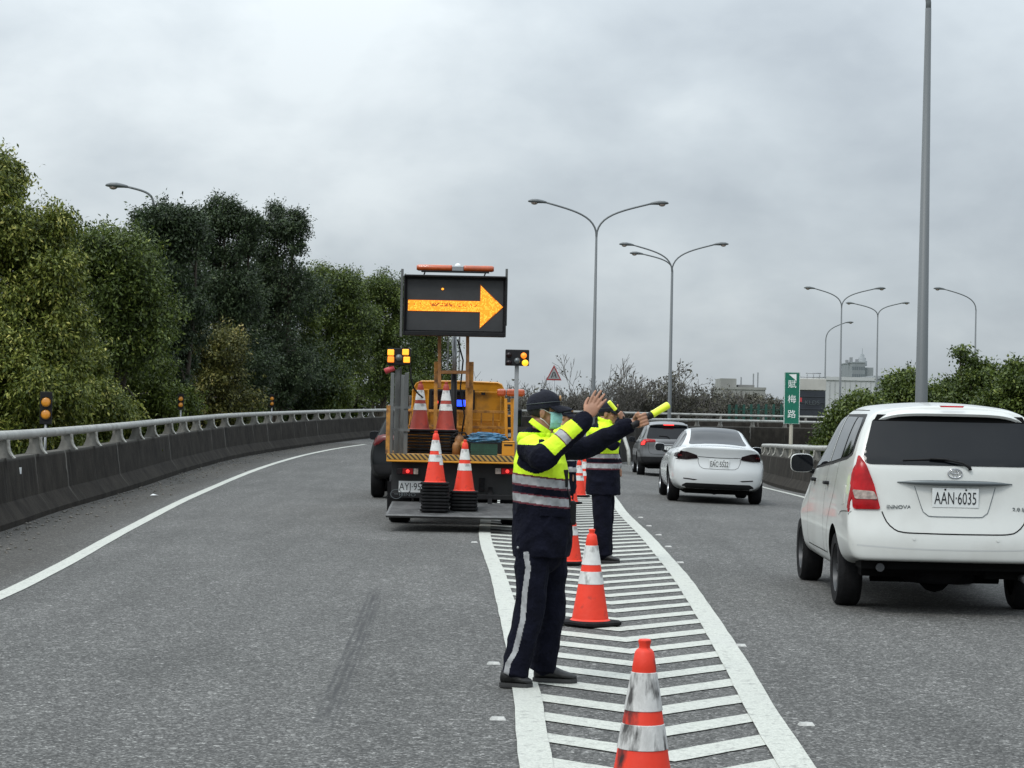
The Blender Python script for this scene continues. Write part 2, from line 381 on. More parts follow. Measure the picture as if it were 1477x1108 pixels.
# ------------------------------------------------------------------ setting: ground, road, markings
OUT_PTS = [(-5.35, 4.), (-5.5, 10.), (-5.75, 17.)]
OUT_Z = [0, 0, 0]
for px, py, z in ((0, 768, 0), (87, 738, 0), (190, 706, .05), (288, 674, .15), (379, 653, .27), (531, 632, .47)):
    p = G(px, py, z); OUT_PTS.append((p.x, p.y)); OUT_Z.append(z)
for x, y, z in ((-3.6, 101, .58), (-.5, 111, .64), (5, 118, .67), (13, 122.5, .67), (26, 126, .67), (48, 128, .67)):
    OUT_PTS.append((x, y)); OUT_Z.append(z)
OUTER = spline([(x, y, z) for (x, y), z in zip(OUT_PTS, OUT_Z)], .5)
RIGHT = spline([(6.75, 4, 0), (6.8, 12, 0), (6.85, 20, 0), (6.95, 30, gz(6.95, 30)), (7.15, 42, gz(7.15, 42)), (7.5, 54, gz(7.5, 54)), (7.95, 65, gz(7.9, 65)), (8.8, 75, -.5),
                (10.6, 86, -.62), (14, 97, -.75), (20, 106, -.85), (32, 112, -.9), (50, 114, -.9)], .5)
INNER = spline([(3.5, 79, .12), (4.5, 89, .28), (7, 98, .34), (10.5, 104.5, .36), (15.5, 109, .36), (25, 113, .36), (48, 115, .36)], .5)
def xat(poly, Y):
    for a, b in zip(poly, poly[1:]):
        if a[1] <= Y <= b[1]:
            t = (Y-a[1])/(b[1]-a[1]+1e-9); return a[0]+(b[0]-a[0])*t
    return poly[0][0] if Y < poly[0][1] else poly[-1][0]
EDGE = [(-3.7, 2), (-3.85, 8), (-4.0, 12)]
for px, py, z in ((0, 860, 0), (95, 813, 0), (190, 761, 0), (284, 713.5, .03), (379, 675.6, .12), (455, 655, .22), (531, 641.5, .35)):
    p = G(px, py, z); EDGE.append((p.x, p.y))
EDGE += [(-3.3, 96), (0, 106), (5.5, 113), (13.5, 118), (26, 121), (46, 123)]
EDGES = spline(EDGE, .6)
def road():
    bm = bmesh.new(); lay = bm.verts.layers.float.new('shoulder')
    def sh(X, Y): return sstep(.08, .35, xat(EDGES, Y)-X) if Y < 90 else 0
    ys = [2+i*.8 for i in range(97)]; nx = 30; rows = []
    for Y in ys:
        a, b = xat(OUTER, Y)-.1, xat(RIGHT, Y)+.1; row = []
        for i in range(nx+1):
            X = a+(b-a)*i/nx; v = bm.verts.new((X, Y, gz(X, Y))); v[lay] = sh(X, Y); row.append(v)
        rows.append(row)
    for r0, r1 in zip(rows, rows[1:]):
        for i in range(nx): bm.faces.new((r0[i], r0[i+1], r1[i+1], r1[i]))
    # the two carriageways past the nose
    def ribbon(A, B, n=60):
        pr = None
        for i in range(n+1):
            a, b = A[int(i*(len(A)-1)/n)], B[int(i*(len(B)-1)/n)]
            row = [bm.verts.new([a[k]+(b[k]-a[k])*j/4 for k in range(3)]) for j in range(5)]
            if pr:
                for j in range(4): bm.faces.new((pr[j], pr[j+1], row[j+1], row[j]))
            pr = row
    Y1 = ys[-1]-.01
    oa = [p for p in OUTER if p[1] >= Y1-.6]; ia = [p-np.array((0, 0, .02)) for p in INNER]; ra = [p for p in RIGHT if p[1] >= Y1-.6]
    st = [np.array((2.5, Y1-.4, gz(2.5, Y1)-.03))]
    ribbon([p-np.array((0.1, 0, .02)) for p in oa], st+ia)
    low = [np.array((p[0], p[1], z)) for p, z in zip(ia, np.linspace(-.2, -.75, len(ia)))]
    ribbon([np.array((2.5, Y1-.4, gz(2.5, Y1)-.03))]+low, [p+np.array((.1, 0, -.03)) for p in ra])
    bmesh.ops.recalc_face_normals(bm, faces=bm.faces)
    me = bpy.data.meshes.new('asphalt_road'); bm.to_mesh(me); bm.free(); me.materials.append(M['asphalt'])
    for p in me.polygons: p.use_smooth = True
    o = bpy.data.objects.new('asphalt_road', me); COL.objects.link(o); tag(o, kind='structure', label='grey worn asphalt carriageway that splits around the hatched gore')
road()
g = MB(); n = 40
xs = [-600+1200*i/n for i in range(n+1)]; ys = [-60+1500*i/n for i in range(n+1)]
g.add([(x, y, -2.2) for y in ys for x in xs], [(j*(n+1)+i, j*(n+1)+i+1, (j+1)*(n+1)+i+1, (j+1)*(n+1)+i) for j in range(n) for i in range(n)])
tag(g.build('ground', M['soil']), kind='structure', label='low green ground below the elevated road')

def strip(mb, pts, w, lift=.006, gzf=gz, jag=.0):
    """ribbon of paint centred on a polyline"""
    vs = []
    for i, p in enumerate(pts):
        a, b = pts[max(0, i-1)], pts[min(len(pts)-1, i+1)]; d = Vector((b[0]-a[0], b[1]-a[1])).normalized(); nn = Vector((-d.y, d.x))
        for s in (-1, 0, 1):
            q = Vector((p[0], p[1]))+nn*s*w/2*(1+(random.uniform(-jag, jag) if s else 0)); vs.append((q.x, q.y, gzf(q.x, q.y)+lift))
    fs = [(i*3+j, i*3+j+1, (i+1)*3+j+1, (i+1)*3+j) for i in range(len(pts)-1) for j in (0, 1)]
    mb.add(vs, fs)
mb = MB(); strip(mb, [p for p in EDGES if p[1] < 78], .155, jag=.04); mb.build('edge_line_left', M['paint'])
tag(bpy.data.objects['edge_line_left'], kind='structure', label='white edge line along the left shoulder'); bpy.data.objects['edge_line_left'].name = 'road_marking_edge'
mb = MB(); RE = spline([(5.85, 2), (5.95, 20), (6.2, 36), tuple(G(1153, 721, -.25).xy), tuple(G(1100, 703, -.33).xy), (7.5, 76)], .6); strip(mb, RE, .15, jag=.04)
tag(mb.build('road_marking_edge', M['paint']), kind='structure', label='white edge line by the right barrier')
# gore borders (outer edges measured) and chevrons
def pts2(l, w, far): 
    r = [(G(x, y, 0).x+w, G(x, y, 0).y) for x, y in l]; return r+far
LB = pts2([(747, 1108), (738, 1000), (724, 915), (707, 835), (690, 766)], .085, [(-.30, 40), (-.05, 52), (.75, 64), (1.9, 74)])
RB = pts2([(1178, 1108), (1116.6, 1018), (1067, 937), (1004, 845.6), (977.5, 814), (940, 773), (906, 741), (886, 716)], -.09, [(2.25, 60), (2.7, 74)])
LB = [(LB[0][0]+.1, 5.)]+LB; RB = [(RB[0][0]-.12, 5.)]+RB
LBS, RBS = spline(LB, .3), spline(RB, .3)
mb = MB(); strip(mb, LBS, .155, .010, jag=.035); strip(mb, RBS, .17, .010, jag=.035)
SP = .72; y0 = G(909, 924).y
k = 0
for k in range(-8, 80):
    Ya = y0+SP*k
    if Ya < 5.5 or Ya > 66: continue
    xa = .80+.012*(Ya-12)+random.uniform(-.015, .015)
    def arm(sgn, slope, B):
        bot = []; top = []; hw = .148*random.uniform(.94, 1.05)
        x_end = xat(B, Ya+.5)
        for q in range(9):
            x = xa+(x_end-xa)*q/8; y = Ya+abs(x-xa)*slope
            bot.append((x, y-hw+random.uniform(-.006, .006))); top.append((x, y+hw+random.uniform(-.006, .006)))
        vs = [(x, y, gz(x, y)+.006) for x, y in bot+top]
        mb.add(vs, [(q, q+1, q+10, q+9) for q in range(8)])
    arm(-1, .85, LBS); arm(1, 1.12, RBS)
tag(mb.build('road_marking_chevrons', M['paint']), kind='structure', label='white bordered gore area filled with chevrons')

# ------------------------------------------------------------------ barriers with their rails
def barrier(name, pts, side, label, depth=0., post_from=0):
    """side=+1: the road lies to the right of the travelling direction of pts"""
    cum = [0.]
    for a, b in zip(pts, pts[1:]): cum.append(cum[-1]+float(np.hypot(b[0]-a[0], b[1]-a[1])))
    prof = [(.0, 0), (.0, .08), (-.17, .30), (-.235, .80), (-.25, .87), (-.44, .87), (-.46, .80), (-.50, 0), (-.50, -2.4), (-.02, -2.4), (0, 0)]
    prof[9] = (-.02, -.3-depth); prof[8] = (-.5, -.3-depth-1.2)
    root = thing(name, label, 'barrier', (float(pts[0][0]), float(pts[0][1]), float(pts[0][2]))); o0 = Vector(root.location)
    def frame(i):
        a, b = pts[max(0, i-1)], pts[min(len(pts)-1, i+1)]; d = Vector((b[0]-a[0], b[1]-a[1], 0)).normalized()
        return Vector(pts[i].tolist())-o0, d, Vector((d.y, -d.x, 0))*side
    bm = bmesh.new(); uv = bm.loops.layers.uv.new('UVMap'); prev = None; n = len(prof)-1
    for i in range(len(pts)):
        p, d, nn = frame(i); row = [bm.verts.new(p+nn*a+Vector((0, 0, z))) for a, z in prof[:n]]
        if prev:
            for j in range(n):
                k = (j+1) % n; f = bm.faces.new((prev[j], prev[k], row[k], row[j])); f.smooth = j in (1, 2, 3)
                hh = [prof[j][1], prof[j+1][1]]
                for lp, s, h in zip(f.loops, (cum[i-1], cum[i-1], cum[i], cum[i]), (hh[0], hh[1], hh[1], hh[0])): lp[uv].uv = (s, h)
        else: bm.faces.new(row)
        prev = row
    bm.faces.new(list(reversed(prev))); bmesh.ops.recalc_face_normals(bm, faces=bm.faces)
    me = bpy.data.meshes.new('concrete_wall'); bm.to_mesh(me); bm.free(); me.materials.append(M['concrete']); me.set_sharp_from_angle(angle=R(30))
    w = bpy.data.objects.new('concrete_wall', me); COL.objects.link(w); w.parent = root
    rp = []
    for i in range(len(pts)):
        p, d, nn = frame(i); rp.append(p+nn*(-.30)+Vector((0, 0, 1.165)))
    MB().tube(rp, .068, 14).build('hand_rail', M['rail'], root)
    sl = MB()                                            # sleeve joints along the rail
    # posts: one mesh, copied
    pb = MB(); L_ = [(-.43, .872), (-.10, .872)]
    curve = [(-.14, .872), (-.175, .91), (-.205, .96), (-.22, 1.02), (-.225, 1.115)]
    poly = [(-.43, .872)]+[(u, v) for u, v in curve]+[(-.37, 1.115), (-.375, 1.0), (-.40, .93)]
    pb.prism(poly, -.05, .05, 'y')
    fb = MB(); 
    for (u0, v0), (u1, v1) in zip(curve, curve[1:]): fb.prism([(u0, v0), (u0+.022, v0+.004), (u1+.022, v1+.004), (u1, v1)], -.075, .075, 'y')
    pm, fm = pb.mesh('rail_post'), fb.mesh('flange'); pm.materials.append(M['cast']); fm.materials.append(M['flange'])
    nxt = 1.375; cnt = 0
    for i in range(1, len(pts)-1):
        if cum[i] >= nxt:
            far = cum[i]-0 > 0; nxt += 2.75
            p, d, nn = frame(i)
            if (p+o0).y < 14 or cnt >= 95: continue
            o = bpy.data.objects.new('rail_post', pm); COL.objects.link(o); o.parent = root
            mx = Matrix((( nn.x, d.x, 0, p.x), (nn.y, d.y, 0, p.y), (0, 0, 1, p.z), (0, 0, 0, 1)))
            if side < 0: mx = Matrix(((nn.x, d.x, 0, p.x), (nn.y, d.y, 0, p.y), (0, 0, 1, p.z), (0, 0, 0, 1)))
            o.matrix_local = mx; cnt += 1
            if (p+o0).y < 95:
                c = bpy.data.objects.new('flange', fm); COL.objects.link(c); c.parent = o
    return root
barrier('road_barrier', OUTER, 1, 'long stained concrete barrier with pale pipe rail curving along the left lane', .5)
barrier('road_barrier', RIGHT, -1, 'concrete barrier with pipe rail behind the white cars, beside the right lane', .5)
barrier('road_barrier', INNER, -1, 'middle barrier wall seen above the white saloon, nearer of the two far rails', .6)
# rail end dipping at the nose
mb = MB(); mb.tube([(3.75, 79.2, 1.28), (4.0, 78.8, 1.2), (4.25, 78.2, .85), (4.4, 77.8, .35), (4.45, 77.6, -.3)], .07, 10)
tag(mb.build('guard_rail_end', M['rail'], loc=(0, 0, 0)), 'pale bent pipe rail end beyond the second officer, left of the grey car', 'rail end')
# white tag fixed to the left barrier
p = G(0, 768, 0)
q = W(28, 679, 28.6)
# road studs
stud = thing('road_stud', 'white raised road stud', 'road stud', (0, 0, 0), 0, 'raised white studs beside the gore borders')
sm = MB(); sm.loft([[(-.042, -.03, 0), (.042, -.03, 0), (.042, .03, 0), (-.042, .03, 0)], [(-.032, -.018, .014), (.032, -.018, .014), (.032, .018, .014), (-.032, .018, .014)]], sm=False).build('stud_body', mat('worn_stud', (.40, .40, .38), .6, 0, .25, 30), stud)
SL = [('left stud nearest the camera, beside the left gore border', 718, 1038), ('stud just left of the near officer shoes', 712, 958), ('stud by the left border under the tail lift', 684, 783),
      ('nearest stud right of the gore, bottom of the frame', 1163, 1046), ('second stud right of the gore, level with the near shoes', 1068, 932), ('third stud right of the gore, level with the second officer shoes', 981, 812),
      ('fourth stud right of the gore', 964, 789), ('fifth stud right of the gore', 950, 772), ('sixth stud right of the gore', 936, 759), ('farthest visible stud right of the gore', 924, 747)]
for i, (lb, x, y) in enumerate(SL):
    o = stud if i == 0 else copy_tree(stud); p = G(x, y, 0); o.location = (p.x, p.y, gz(p.x, p.y)); o['label'] = 'white raised road '+lb

# ------------------------------------------------------------------ delineators on the left barrier
def delin(px, ytop, ybot, d, label):
    b = W(px, ybot, d); t = W(px, ytop, d); h = t.z-b.z; w = h*.36
    root = thing('delineator', label, 'delineator', (b.x, b.y, b.z-.65), .08, 'twin amber delineators behind the left rail')
    MB().box(-w/2, w/2, 0, .05, .65, .65+h).build('housing', M['dark'], root, .008)
    MB().tube([(0, .03, -.1), (0, .03, .66)], .022, 8).build('post', M['galv'], root)
    for s in (.30, .68):
        mm = Matrix.Translation((0, -.001, .65+h*s)) @ Matrix.Rotation(R(90), 4, 'X')
        l = MB().lathe([(0, .016), (w*.24, .014), (w*.40, .006), (w*.41, 0)], 20, 0, mm).build('lens', M['amberoff'], root)
        MB().lathe([(w*.41, 0), (w*.46, .02), (w*.48, 0), (w*.48, -.01)], 20, 0, mm).build('lens_hood', M['dark'], root)
delin(65.5, 565, 612, 33.8, 'twin amber delineator nearest the camera, largest of the three')
delin(260.5, 568, 591, 53, 'middle twin amber delineator in front of the olive bush')
delin(392, 569, 588, 71, 'farthest and smallest twin amber delineator by the bright green bush')

# ------------------------------------------------------------------ street lamps
def head_mesh(mb, P, D, s=1.):
    """cobra head at P pointing along D (horizontal)"""
    D = Vector(D).normalized(); X = D; Z = Vector((0, 0, 1)); Y = Z.cross(X)
    def ring(t, w, h, dz): return [P+X*t*s+Y*math.cos(a)*w*s+Z*(math.sin(a)*h*s+dz*s) for a in [2*math.pi*i/12 for i in range(12)]]
    mb.loft([ring(-.02, .05, .05, 0), ring(.12, .09, .07, .02), ring(.38, .15, .10, .03), ring(.62, .15, .09, .02), ring(.78, .09, .05, 0), ring(.82, .03, .02, -.01)])
def lamp(name_px, base_y, label, top_px, d, hz, heads, r0=.11, r1=.05, cat='street lamp'):
    """heads: list of (px,py) of the head's tip; the pole stands at name_px, its arms spring from top_px"""
    b = W(name_px, base_y, d); t = W(top_px[0], top_px[1], d)
    root = thing('street_lamp', label, 'street lamp', (b.x, b.y, hz), 0, 'street lamps along the interchange'); o = Vector(root.location)
    bt = Vector((0, 0, 0)); tt = Vector((0, 0, t.z-hz))
    MB().tube([bt, bt+Vector((0, 0, .4)), tt], [r0*1.05, r0, r1], 16).build('pole', M['pole'], root)
    MB().box(-.2, .2, -.2, .2, -.02, .03).build('base_plate', M['galv'], root)
    MB().box(-.07, .07, -r0-.005, -r0+.03, .6, 1.0).build('service_door', M['galv'], root)
    for (hx, hy) in heads:
        h = W(hx, hy, d)-o; h.y = 0; sgn = 1 if h.x > tt.x else -1; dx = abs(h.x-tt.x); dz = h.z-tt.z
        L = .78
        tip = Vector((h.x-sgn*L*.95, 0, h.z-.05)); mid = []
        for q in range(13):
            u = q/12; a = tt; e = tip
            c1 = a+Vector((0, 0, dz*.62)); c2 = e-Vector((sgn*dx*.42, 0, dz*.22))
            mid.append(a*(1-u)**3+c1*3*u*(1-u)**2+c2*3*u*u*(1-u)+e*u**3)
        MB().tube([tt-Vector((0, 0, .15))]+mid, [r1]*2+[r1*.85]*12, 10).build('arm', M['pole'], root)
        hm = MB(); head_mesh(hm, tip, (sgn, 0, .06)); hd = hm.build('lamp_head', M['pole'], root)
        lm = MB(); lm.sph(tip+Vector((sgn*.52, 0, -.02)), (.16, .11, .10), 12); lm.build('lamp_glass', M['clear'], hd)
    return root
lamp(855, 600, 'double arm lamp with the tallest arms, just right of the arrow board', (861, 342), 95, .15, [(764, 290), (962, 293)])
lamp(965, 600, 'double arm lamp behind the grey car, second from the arrow board', (968, 392), 120, -.4, [(895, 352), (1049, 352)])
lamp(966, 600, 'lamp mostly hidden behind the second double lamp, only its left arm showing', (968.5, 392), 131, -.4, [(910, 365)])
lamp(1211, 600, 'double arm lamp left of the tall near pole, larger of that pair', (1214, 444), 158, -1.2, [(1161, 415), (1276, 416)])
lamp(1263.5, 600, 'double arm lamp left of the tall near pole, smaller of that pair', (1266, 457), 200, -1.2, [(1221, 437), (1311, 437)], .12, .06)
lamp(1189, 600, 'single arm lamp right of the green sign, arm towards the right', (1191, 492), 215, -1.2, [(1230, 465)], .12, .06)
lamp(1405, 600, 'single arm lamp rising from the right bushes, arm towards the left', (1407, 448), 158, -1.2, [(1348, 416)])
lamp(214, 600, 'street lamp head poking out above the left trees', (213, 296), 78, -2.2, [(155, 267)])
# the tall near pole: its arm bends left at the very top of the frame
b = W(1328.5, 600, 43)
root = thing('street_lamp', 'thick tall lamp pole rising behind the nearest white car', 'street lamp', (b.x, b.y, -.6), 0, 'street lamps along the interchange')
ht = W(1340, 12, 43).z+.6
MB().tube([(0, 0, 0), (0, 0, .5), (0, 0, ht)], [.15, .145, .062], 24).build('pole', M['pole'], root)
MB().box(-.22, .22, -.22, .22, -.02, .03).build('base_plate', M['galv'], root)
pts = [(0, 0, ht-.1), (0, 0, ht+.12), (-.03, -.0, ht+.3), (-.14, 0, ht+.5), (-.45, 0, ht+.75), (-1.0, 0, ht+1.0), (-1.7, 0, ht+1.2)]
MB().tube(pts, .058, 12).build('arm', M['pole'], root)
hm = MB(); head_mesh(hm, Vector((-1.7, 0, ht+1.2)), (-1, 0, .06)); hm.build('lamp_head', M['pole'], root)

# ------------------------------------------------------------------ signs
def text(s, size, parent, name, m, M4, sx=1., ext=.002, align='CENTER', fit=None):
    cu = bpy.data.curves.new('t', 'FONT'); cu.body = s; cu.size = size; cu.extrude = ext; cu.align_x = align; cu.align_y = 'CENTER'
    cu.resolution_u = 3
    o = bpy.data.objects.new('t', cu); COL.objects.link(o); dg = bpy.context.evaluated_depsgraph_get()
    me = bpy.data.meshes.new_from_object(o.evaluated_get(dg)); bpy.data.objects.remove(o)
    if fit:
        xs_ = [v.co.x for v in me.vertices]; sx = fit/(max(xs_)-min(xs_))
    me.transform(M4 @ Matrix.Diagonal((sx, 1, 1, 1))); me.materials.clear(); me.materials.append(m); me.name = name
    n = bpy.data.objects.new(name, me); COL.objects.link(n); n.parent = parent; return n
FACE = Matrix.Rotation(R(90), 4, 'X')
def T(x, y, z): return Matrix.Translation((x, y, z))
tl, br = W(1131.5, 537, 60), W(1153, 612, 60)
root = thing('road_sign', 'narrow vertical green sign with three white characters beside the far truck', 'road sign', ((tl.x+br.x)/2, 60, gz(8.6, 60)-.3)); o = root.location
w = (br.x-tl.x)/2; z0, z1 = br.z-o.z, tl.z-o.z; h = z1-z0
pn = MB().box(-w, w, 0, .03, z0, z1).build('sign_panel', M['green'], root, .006)
fr = MB()
for a, b2 in (((-w+.012, z0), (-w+.012, z1)), ((w-.012, z0), (w-.012, z1)), ((-w, z0+.012), (w, z0+.012)), ((-w, z1-.012), (w, z1-.012))): fr.bar((a[0], -.001, a[1]), (b2[0], -.001, b2[1]), .014, .004)
fr.build('border', M['white'], pn)
for i, ch in enumerate('賦梅路'):
    text(ch, .25, pn, 'character', M['white'], T(0, -.003, z0+h*(.775-.29*i)-.02) @ FACE, 1., .003)
MB().prism([(-.10, z1-.06), (.12, z1-.05), (.12, z1-.24)], -.006, -.001, 'y').build('arrow_mark', M['white'], pn)
MB().tube([(0, .06, -.2), (0, .06, z0+.3)], .055, 12).build('post', mat('sign_post_beige', (.27, .25, .20), .6), root)
tl, br = W(788, 526, 111), W(810, 549, 111)
root = thing('warning_sign', 'small triangular warning sign with red border above the near officer cap', 'road sign', ((tl.x+br.x)/2, 111, .6)); o = root.location
w = (br.x-tl.x)/2; z0, z1 = br.z-o.z, tl.z-o.z
pn = MB().prism([(-w, z0), (w, z0), (0, z1)], 0, .03, 'y').build('sign_plate', M['signred'], root)
MB().prism([(-w*.76, z0+.08), (w*.76, z0+.08), (0, z1-.16)], -.006, -.001, 'y').build('white_field', mat('sign_grey_white', (.25, .26, .26), .5), pn)
sy = MB(); 
for a, b2, c, d2 in ((-.13, z0+.14, -.03, z0+.45), (.13, z0+.14, .03, z0+.45), (-.04, z0+.2, .06, z0+.34)): sy.bar((a, -.01, b2), (c, -.01, d2), .05, .006)
sy.build('pictogram', M['ink'], pn)
MB().tube([(0, .05, -1), (0, .05, z1-.3)], .05, 10).build('post', M['galv'], root)
# small white tag stuck to the left barrier
q = W(28.5, 679, 28.0)
t2 = MB().box(-.022, .022, -.004, .004, -.045, .045).build('barrier_tag', M['white'], None)
tag(t2, 'small white tag fixed to the left barrier face near the frame edge', 'tag')
# ------------------------------------------------------------------ cars
def interp(tab, x):
    if x <= tab[0][0]: return tab[0][1]
    for (a, u), (b, v) in zip(tab, tab[1:]):
        if x <= b: return u+(v-u)*(x-a)/(b-a)
    return tab[-1][1]
def finish(o):
    """apply the modifiers of o and give back its mesh"""
    dg = bpy.context.evaluated_depsgraph_get(); me = bpy.data.meshes.new_from_object(o.evaluated_get(dg)); o.modifiers.clear(); o.data = me; return me
class Car:
    """x right, y forward from the rear bumper, z up"""
    def __init__(s, S, label, cat, loc, rz, name='car'):
        s.S = S; s.root = thing(name, label, cat, loc, rz)
        ys = S['ys']; nx = 7; fx = [-1, -.86, -.5, 0, .5, .86, 1]; lv = S['levels']; nl = len(lv)   # levels: (ztab, wtab)
        rear, front, L = S['rear'], S['front'], S['L']
        def pt(y, k, f):
            z = interp(lv[k][0], y); w = interp(lv[k][1], y)*f
            zz = z
            if k == 0: zz = z-.0*(1-abs(f))
            if k == nl-1: zz = z+S.get('crown', .03)*(1-f*f)
            cw = abs(f) if k in (0, nl-1) else 1
            g = max(0, 1-y/1.3)**1.5; gf = max(0, 1-(L-y)/1.6)**1.5
            W_ = interp(lv[3][1], y); q = min(1, abs(w)/max(W_, .01))
            yy = y+g*(interp(rear, z)+S.get('rcurve', .16)*q**4)-gf*(interp(front, z)+S.get('fcurve', .35)*q**3)
            return (w, yy, zz)
        bm = bmesh.new(); grid = {}
        def V(i, k, j):
            key = (i, k, j)
            if key not in grid: grid[key] = bm.verts.new(pt(ys[i], k, fx[j]))
            return grid[key]
        n = len(ys)
        for i in range(n-1):
            for j in range(nx-1):
                bm.faces.new((V(i, 0, j), V(i, 0, j+1), V(i+1, 0, j+1), V(i+1, 0, j)))
                bm.faces.new((V(i, nl-1, j+1), V(i, nl-1, j), V(i+1, nl-1, j), V(i+1, nl-1, j+1)))
            for k in range(nl-1):
                bm.faces.new((V(i, k, 0), V(i+1, k, 0), V(i+1, k+1, 0), V(i, k+1, 0)))
                bm.faces.new((V(i, k+1, nx-1), V(i+1, k+1, nx-1), V(i+1, k, nx-1), V(i, k, nx-1)))
        for i in (0, n-1):
            for k in range(nl-1):
                for j in range(nx-1):
                    q = (V(i, k, j), V(i, k+1, j), V(i, k+1, j+1), V(i, k, j+1))
                    bm.faces.new(q if i == 0 else tuple(reversed(q)))
        bmesh.ops.recalc_face_normals(bm, faces=bm.faces)
        me = bpy.data.meshes.new('car_body'); bm.to_mesh(me); bm.free()
        o = bpy.data.objects.new('car_body', me); COL.objects.link(o)
        sb = o.modifiers.new('s', 'SUBSURF'); sb.levels = sb.render_levels = S.get('sub', 3)
        finish(o)
        s.bvh = BVHTree.FromPolygons([v.co.copy() for v in o.data.vertices], [tuple(p.vertices) for p in o.data.polygons])
        cut = MB(); rr = S['arch']
        for y in S['axles']:
            for sg in (-1, 1):
                a, b = sorted((sg*(S['w']-.30), sg*(S['w']+.3)))
                cut.prism([(y+rr*math.cos(t), S['wr']+.0+rr*math.sin(t)) for t in [2*math.pi*q/40 for q in range(40)]], a, b, 'x', m=1)
        c = cut.build('cut', [S['paint'], M['seam']]); o.data.materials.append(S['paint']); o.data.materials.append(M['seam'])
        bo = o.modifiers.new('b', 'BOOLEAN'); bo.object = c; bo.operation = 'DIFFERENCE'; bo.solver = 'EXACT'
        if hasattr(bo, 'material_mode'): bo.material_mode = 'TRANSFER'
        finish(o); bpy.data.objects.remove(c)
        for p in o.data.polygons: p.use_smooth = True
        o.data.set_sharp_from_angle(angle=R(50)); o.parent = s.root; s.body = o
        if S.get('lower'):
            zt, mt = S['lower']; o.data.materials.append(mt)
            for p in o.data.polygons:
                if p.center.z < zt and p.material_index == 0: p.material_index = 2
        # underside
        u = MB(); u.box(-S['w']+.32, S['w']-.32, .35, L-.4, S['zu'], S['zu']+.2)
        u.tube([(-.55, S['axles'][0], S['wr']-.05), (.55, S['axles'][0], S['wr']-.05)], .06, 10); u.tube([(-.0, S['axles'][0]-.02, S['wr']-.05), (0, S['axles'][0]+.02, S['wr']-.05)], .14, 12)
        for e in S.get('under', []): u.box(*e)
        u.build('underbody', M['seam'], s.root)
        for i, y in enumerate(S['axles']):
            for sg in (-1, 1):
                r, wd = S['wr'], S.get('ww', .2)
                mm = Matrix.Translation((sg*(S['w']-wd/2-.025), y, r)) @ Matrix.Rotation(R(90)*sg, 4, 'Y')
                wroot = MB().lathe([(r*.62, -wd/2), (r*.9, -wd/2), (r*.985, -wd/2+.03), (r, -wd/4), (r, wd/4), (r*.985, wd/2-.03), (r*.9, wd/2), (r*.66, wd/2-.005), (r*.63, wd/2-.02), (r*.62, -wd/2)], 40, 0, mm).build('wheel', M['black'], s.root, smooth=40)
                rb = MB(); rb.lathe([(r*.64, wd/2-.03), (r*.62, wd/2-.012), (r*.58, wd/2-.05), (r*.56, -wd/2+.02)], 32, 0, mm); rb.lathe([(.0, wd/2-.035), (.05, wd/2-.035), (.07, wd/2-.06), (r*.6, wd/2-.11), (r*.6, wd/2-.13), (0, wd/2-.13)], 32, 1, mm)
                for q in range(S.get('spokes', 5)):
                    a = 2*math.pi*q/S.get('spokes', 5); mr = mm @ Matrix.Rotation(a, 4, 'Z')
                    rb.box(-.028, .028, .03, r*.6, wd/2-.075, wd/2-.04, 0, mr)
                rb.build('rim', [S.get('rimm', M['rim']), M['seam']], wroot, smooth=40)
    def hit(s, side, a, b):
        if side == 'rear': o, d = Vector((a, -3, b)), Vector((0, 1, 0))
        elif side == 'left': o, d = Vector((-4, a, b)), Vector((1, 0, 0))
        elif side == 'right': o, d = Vector((4, a, b)), Vector((-1, 0, 0))
        elif side == 'top': o, d = Vector((a, b, 4)), Vector((0, 0, -1))
        elif side == 'front': o, d = Vector((a, 9, b)), Vector((0, -1, 0))
        h = s.bvh.ray_cast(o, d)
        if h[0] is None: return None
        if side in ('left', 'right') and abs(h[0].x) < .66*s.S['w'] and b < s.S.get('beltz', 1.15):
            f_ = s.bvh.find_nearest(Vector((-1.0 if side == 'left' else 1.0, a, b))); h = (f_[0], f_[1])
        n = h[1]
        if (side in ('left', 'right') and abs(n.x) < .55) or (side == 'rear' and abs(n.y) < .30):
            q_ = (a, .10, b) if side == 'rear' else ((-1.0 if side == 'left' else 1.0), a, b)
            f_ = s.bvh.find_nearest(Vector(q_)); h = (f_[0], f_[1]); n = h[1]
        if n.dot(d) > 0: n = -n
        return h[0], n
    def patch(s, side, poly, name, m, off=.004, parent=None, step=.03, rnd=0, t=.02, dome=0.):
        """a panel of given outline lying on the body surface"""
        P = [Vector(p) for p in poly]
        if rnd:
            Q = []
            for i, p in enumerate(P):
                a, b = (P[i-1]-p), (P[(i+1) % len(P)]-p); ra, rb2 = min(rnd, a.length*.45), min(rnd, b.length*.45)
                p0, p1 = p+a.normalized()*ra, p+b.normalized()*rb2
                for q in range(6): u = q/5; Q.append(p0*(1-u)**2+p*2*u*(1-u)+p1*u*u)
            P = Q
        B = []
        for i, p in enumerate(P):
            q = P[(i+1) % len(P)]; k = max(1, int((q-p).length/step))
            for j in range(k): B.append(p+(q-p)*j/k)
        nb = len(B); xs = [p.x for p in B]; ys = [p.y for p in B]; ext = []
        def inside(x, y):
            c = False
            for i in range(nb):
                a, b = B[i], B[i-1]
                if (a.y > y) != (b.y > y) and x < (b.x-a.x)*(y-a.y)/(b.y-a.y)+a.x: c = not c
            return c
        x = min(xs)+step/2
        while x < max(xs):
            y = min(ys)+step/2
            while y < max(ys):
                if inside(x, y) and min((Vector((x, y))-b).length for b in B) > step*.45: ext.append(Vector((x, y)))
                y += step
            x += step
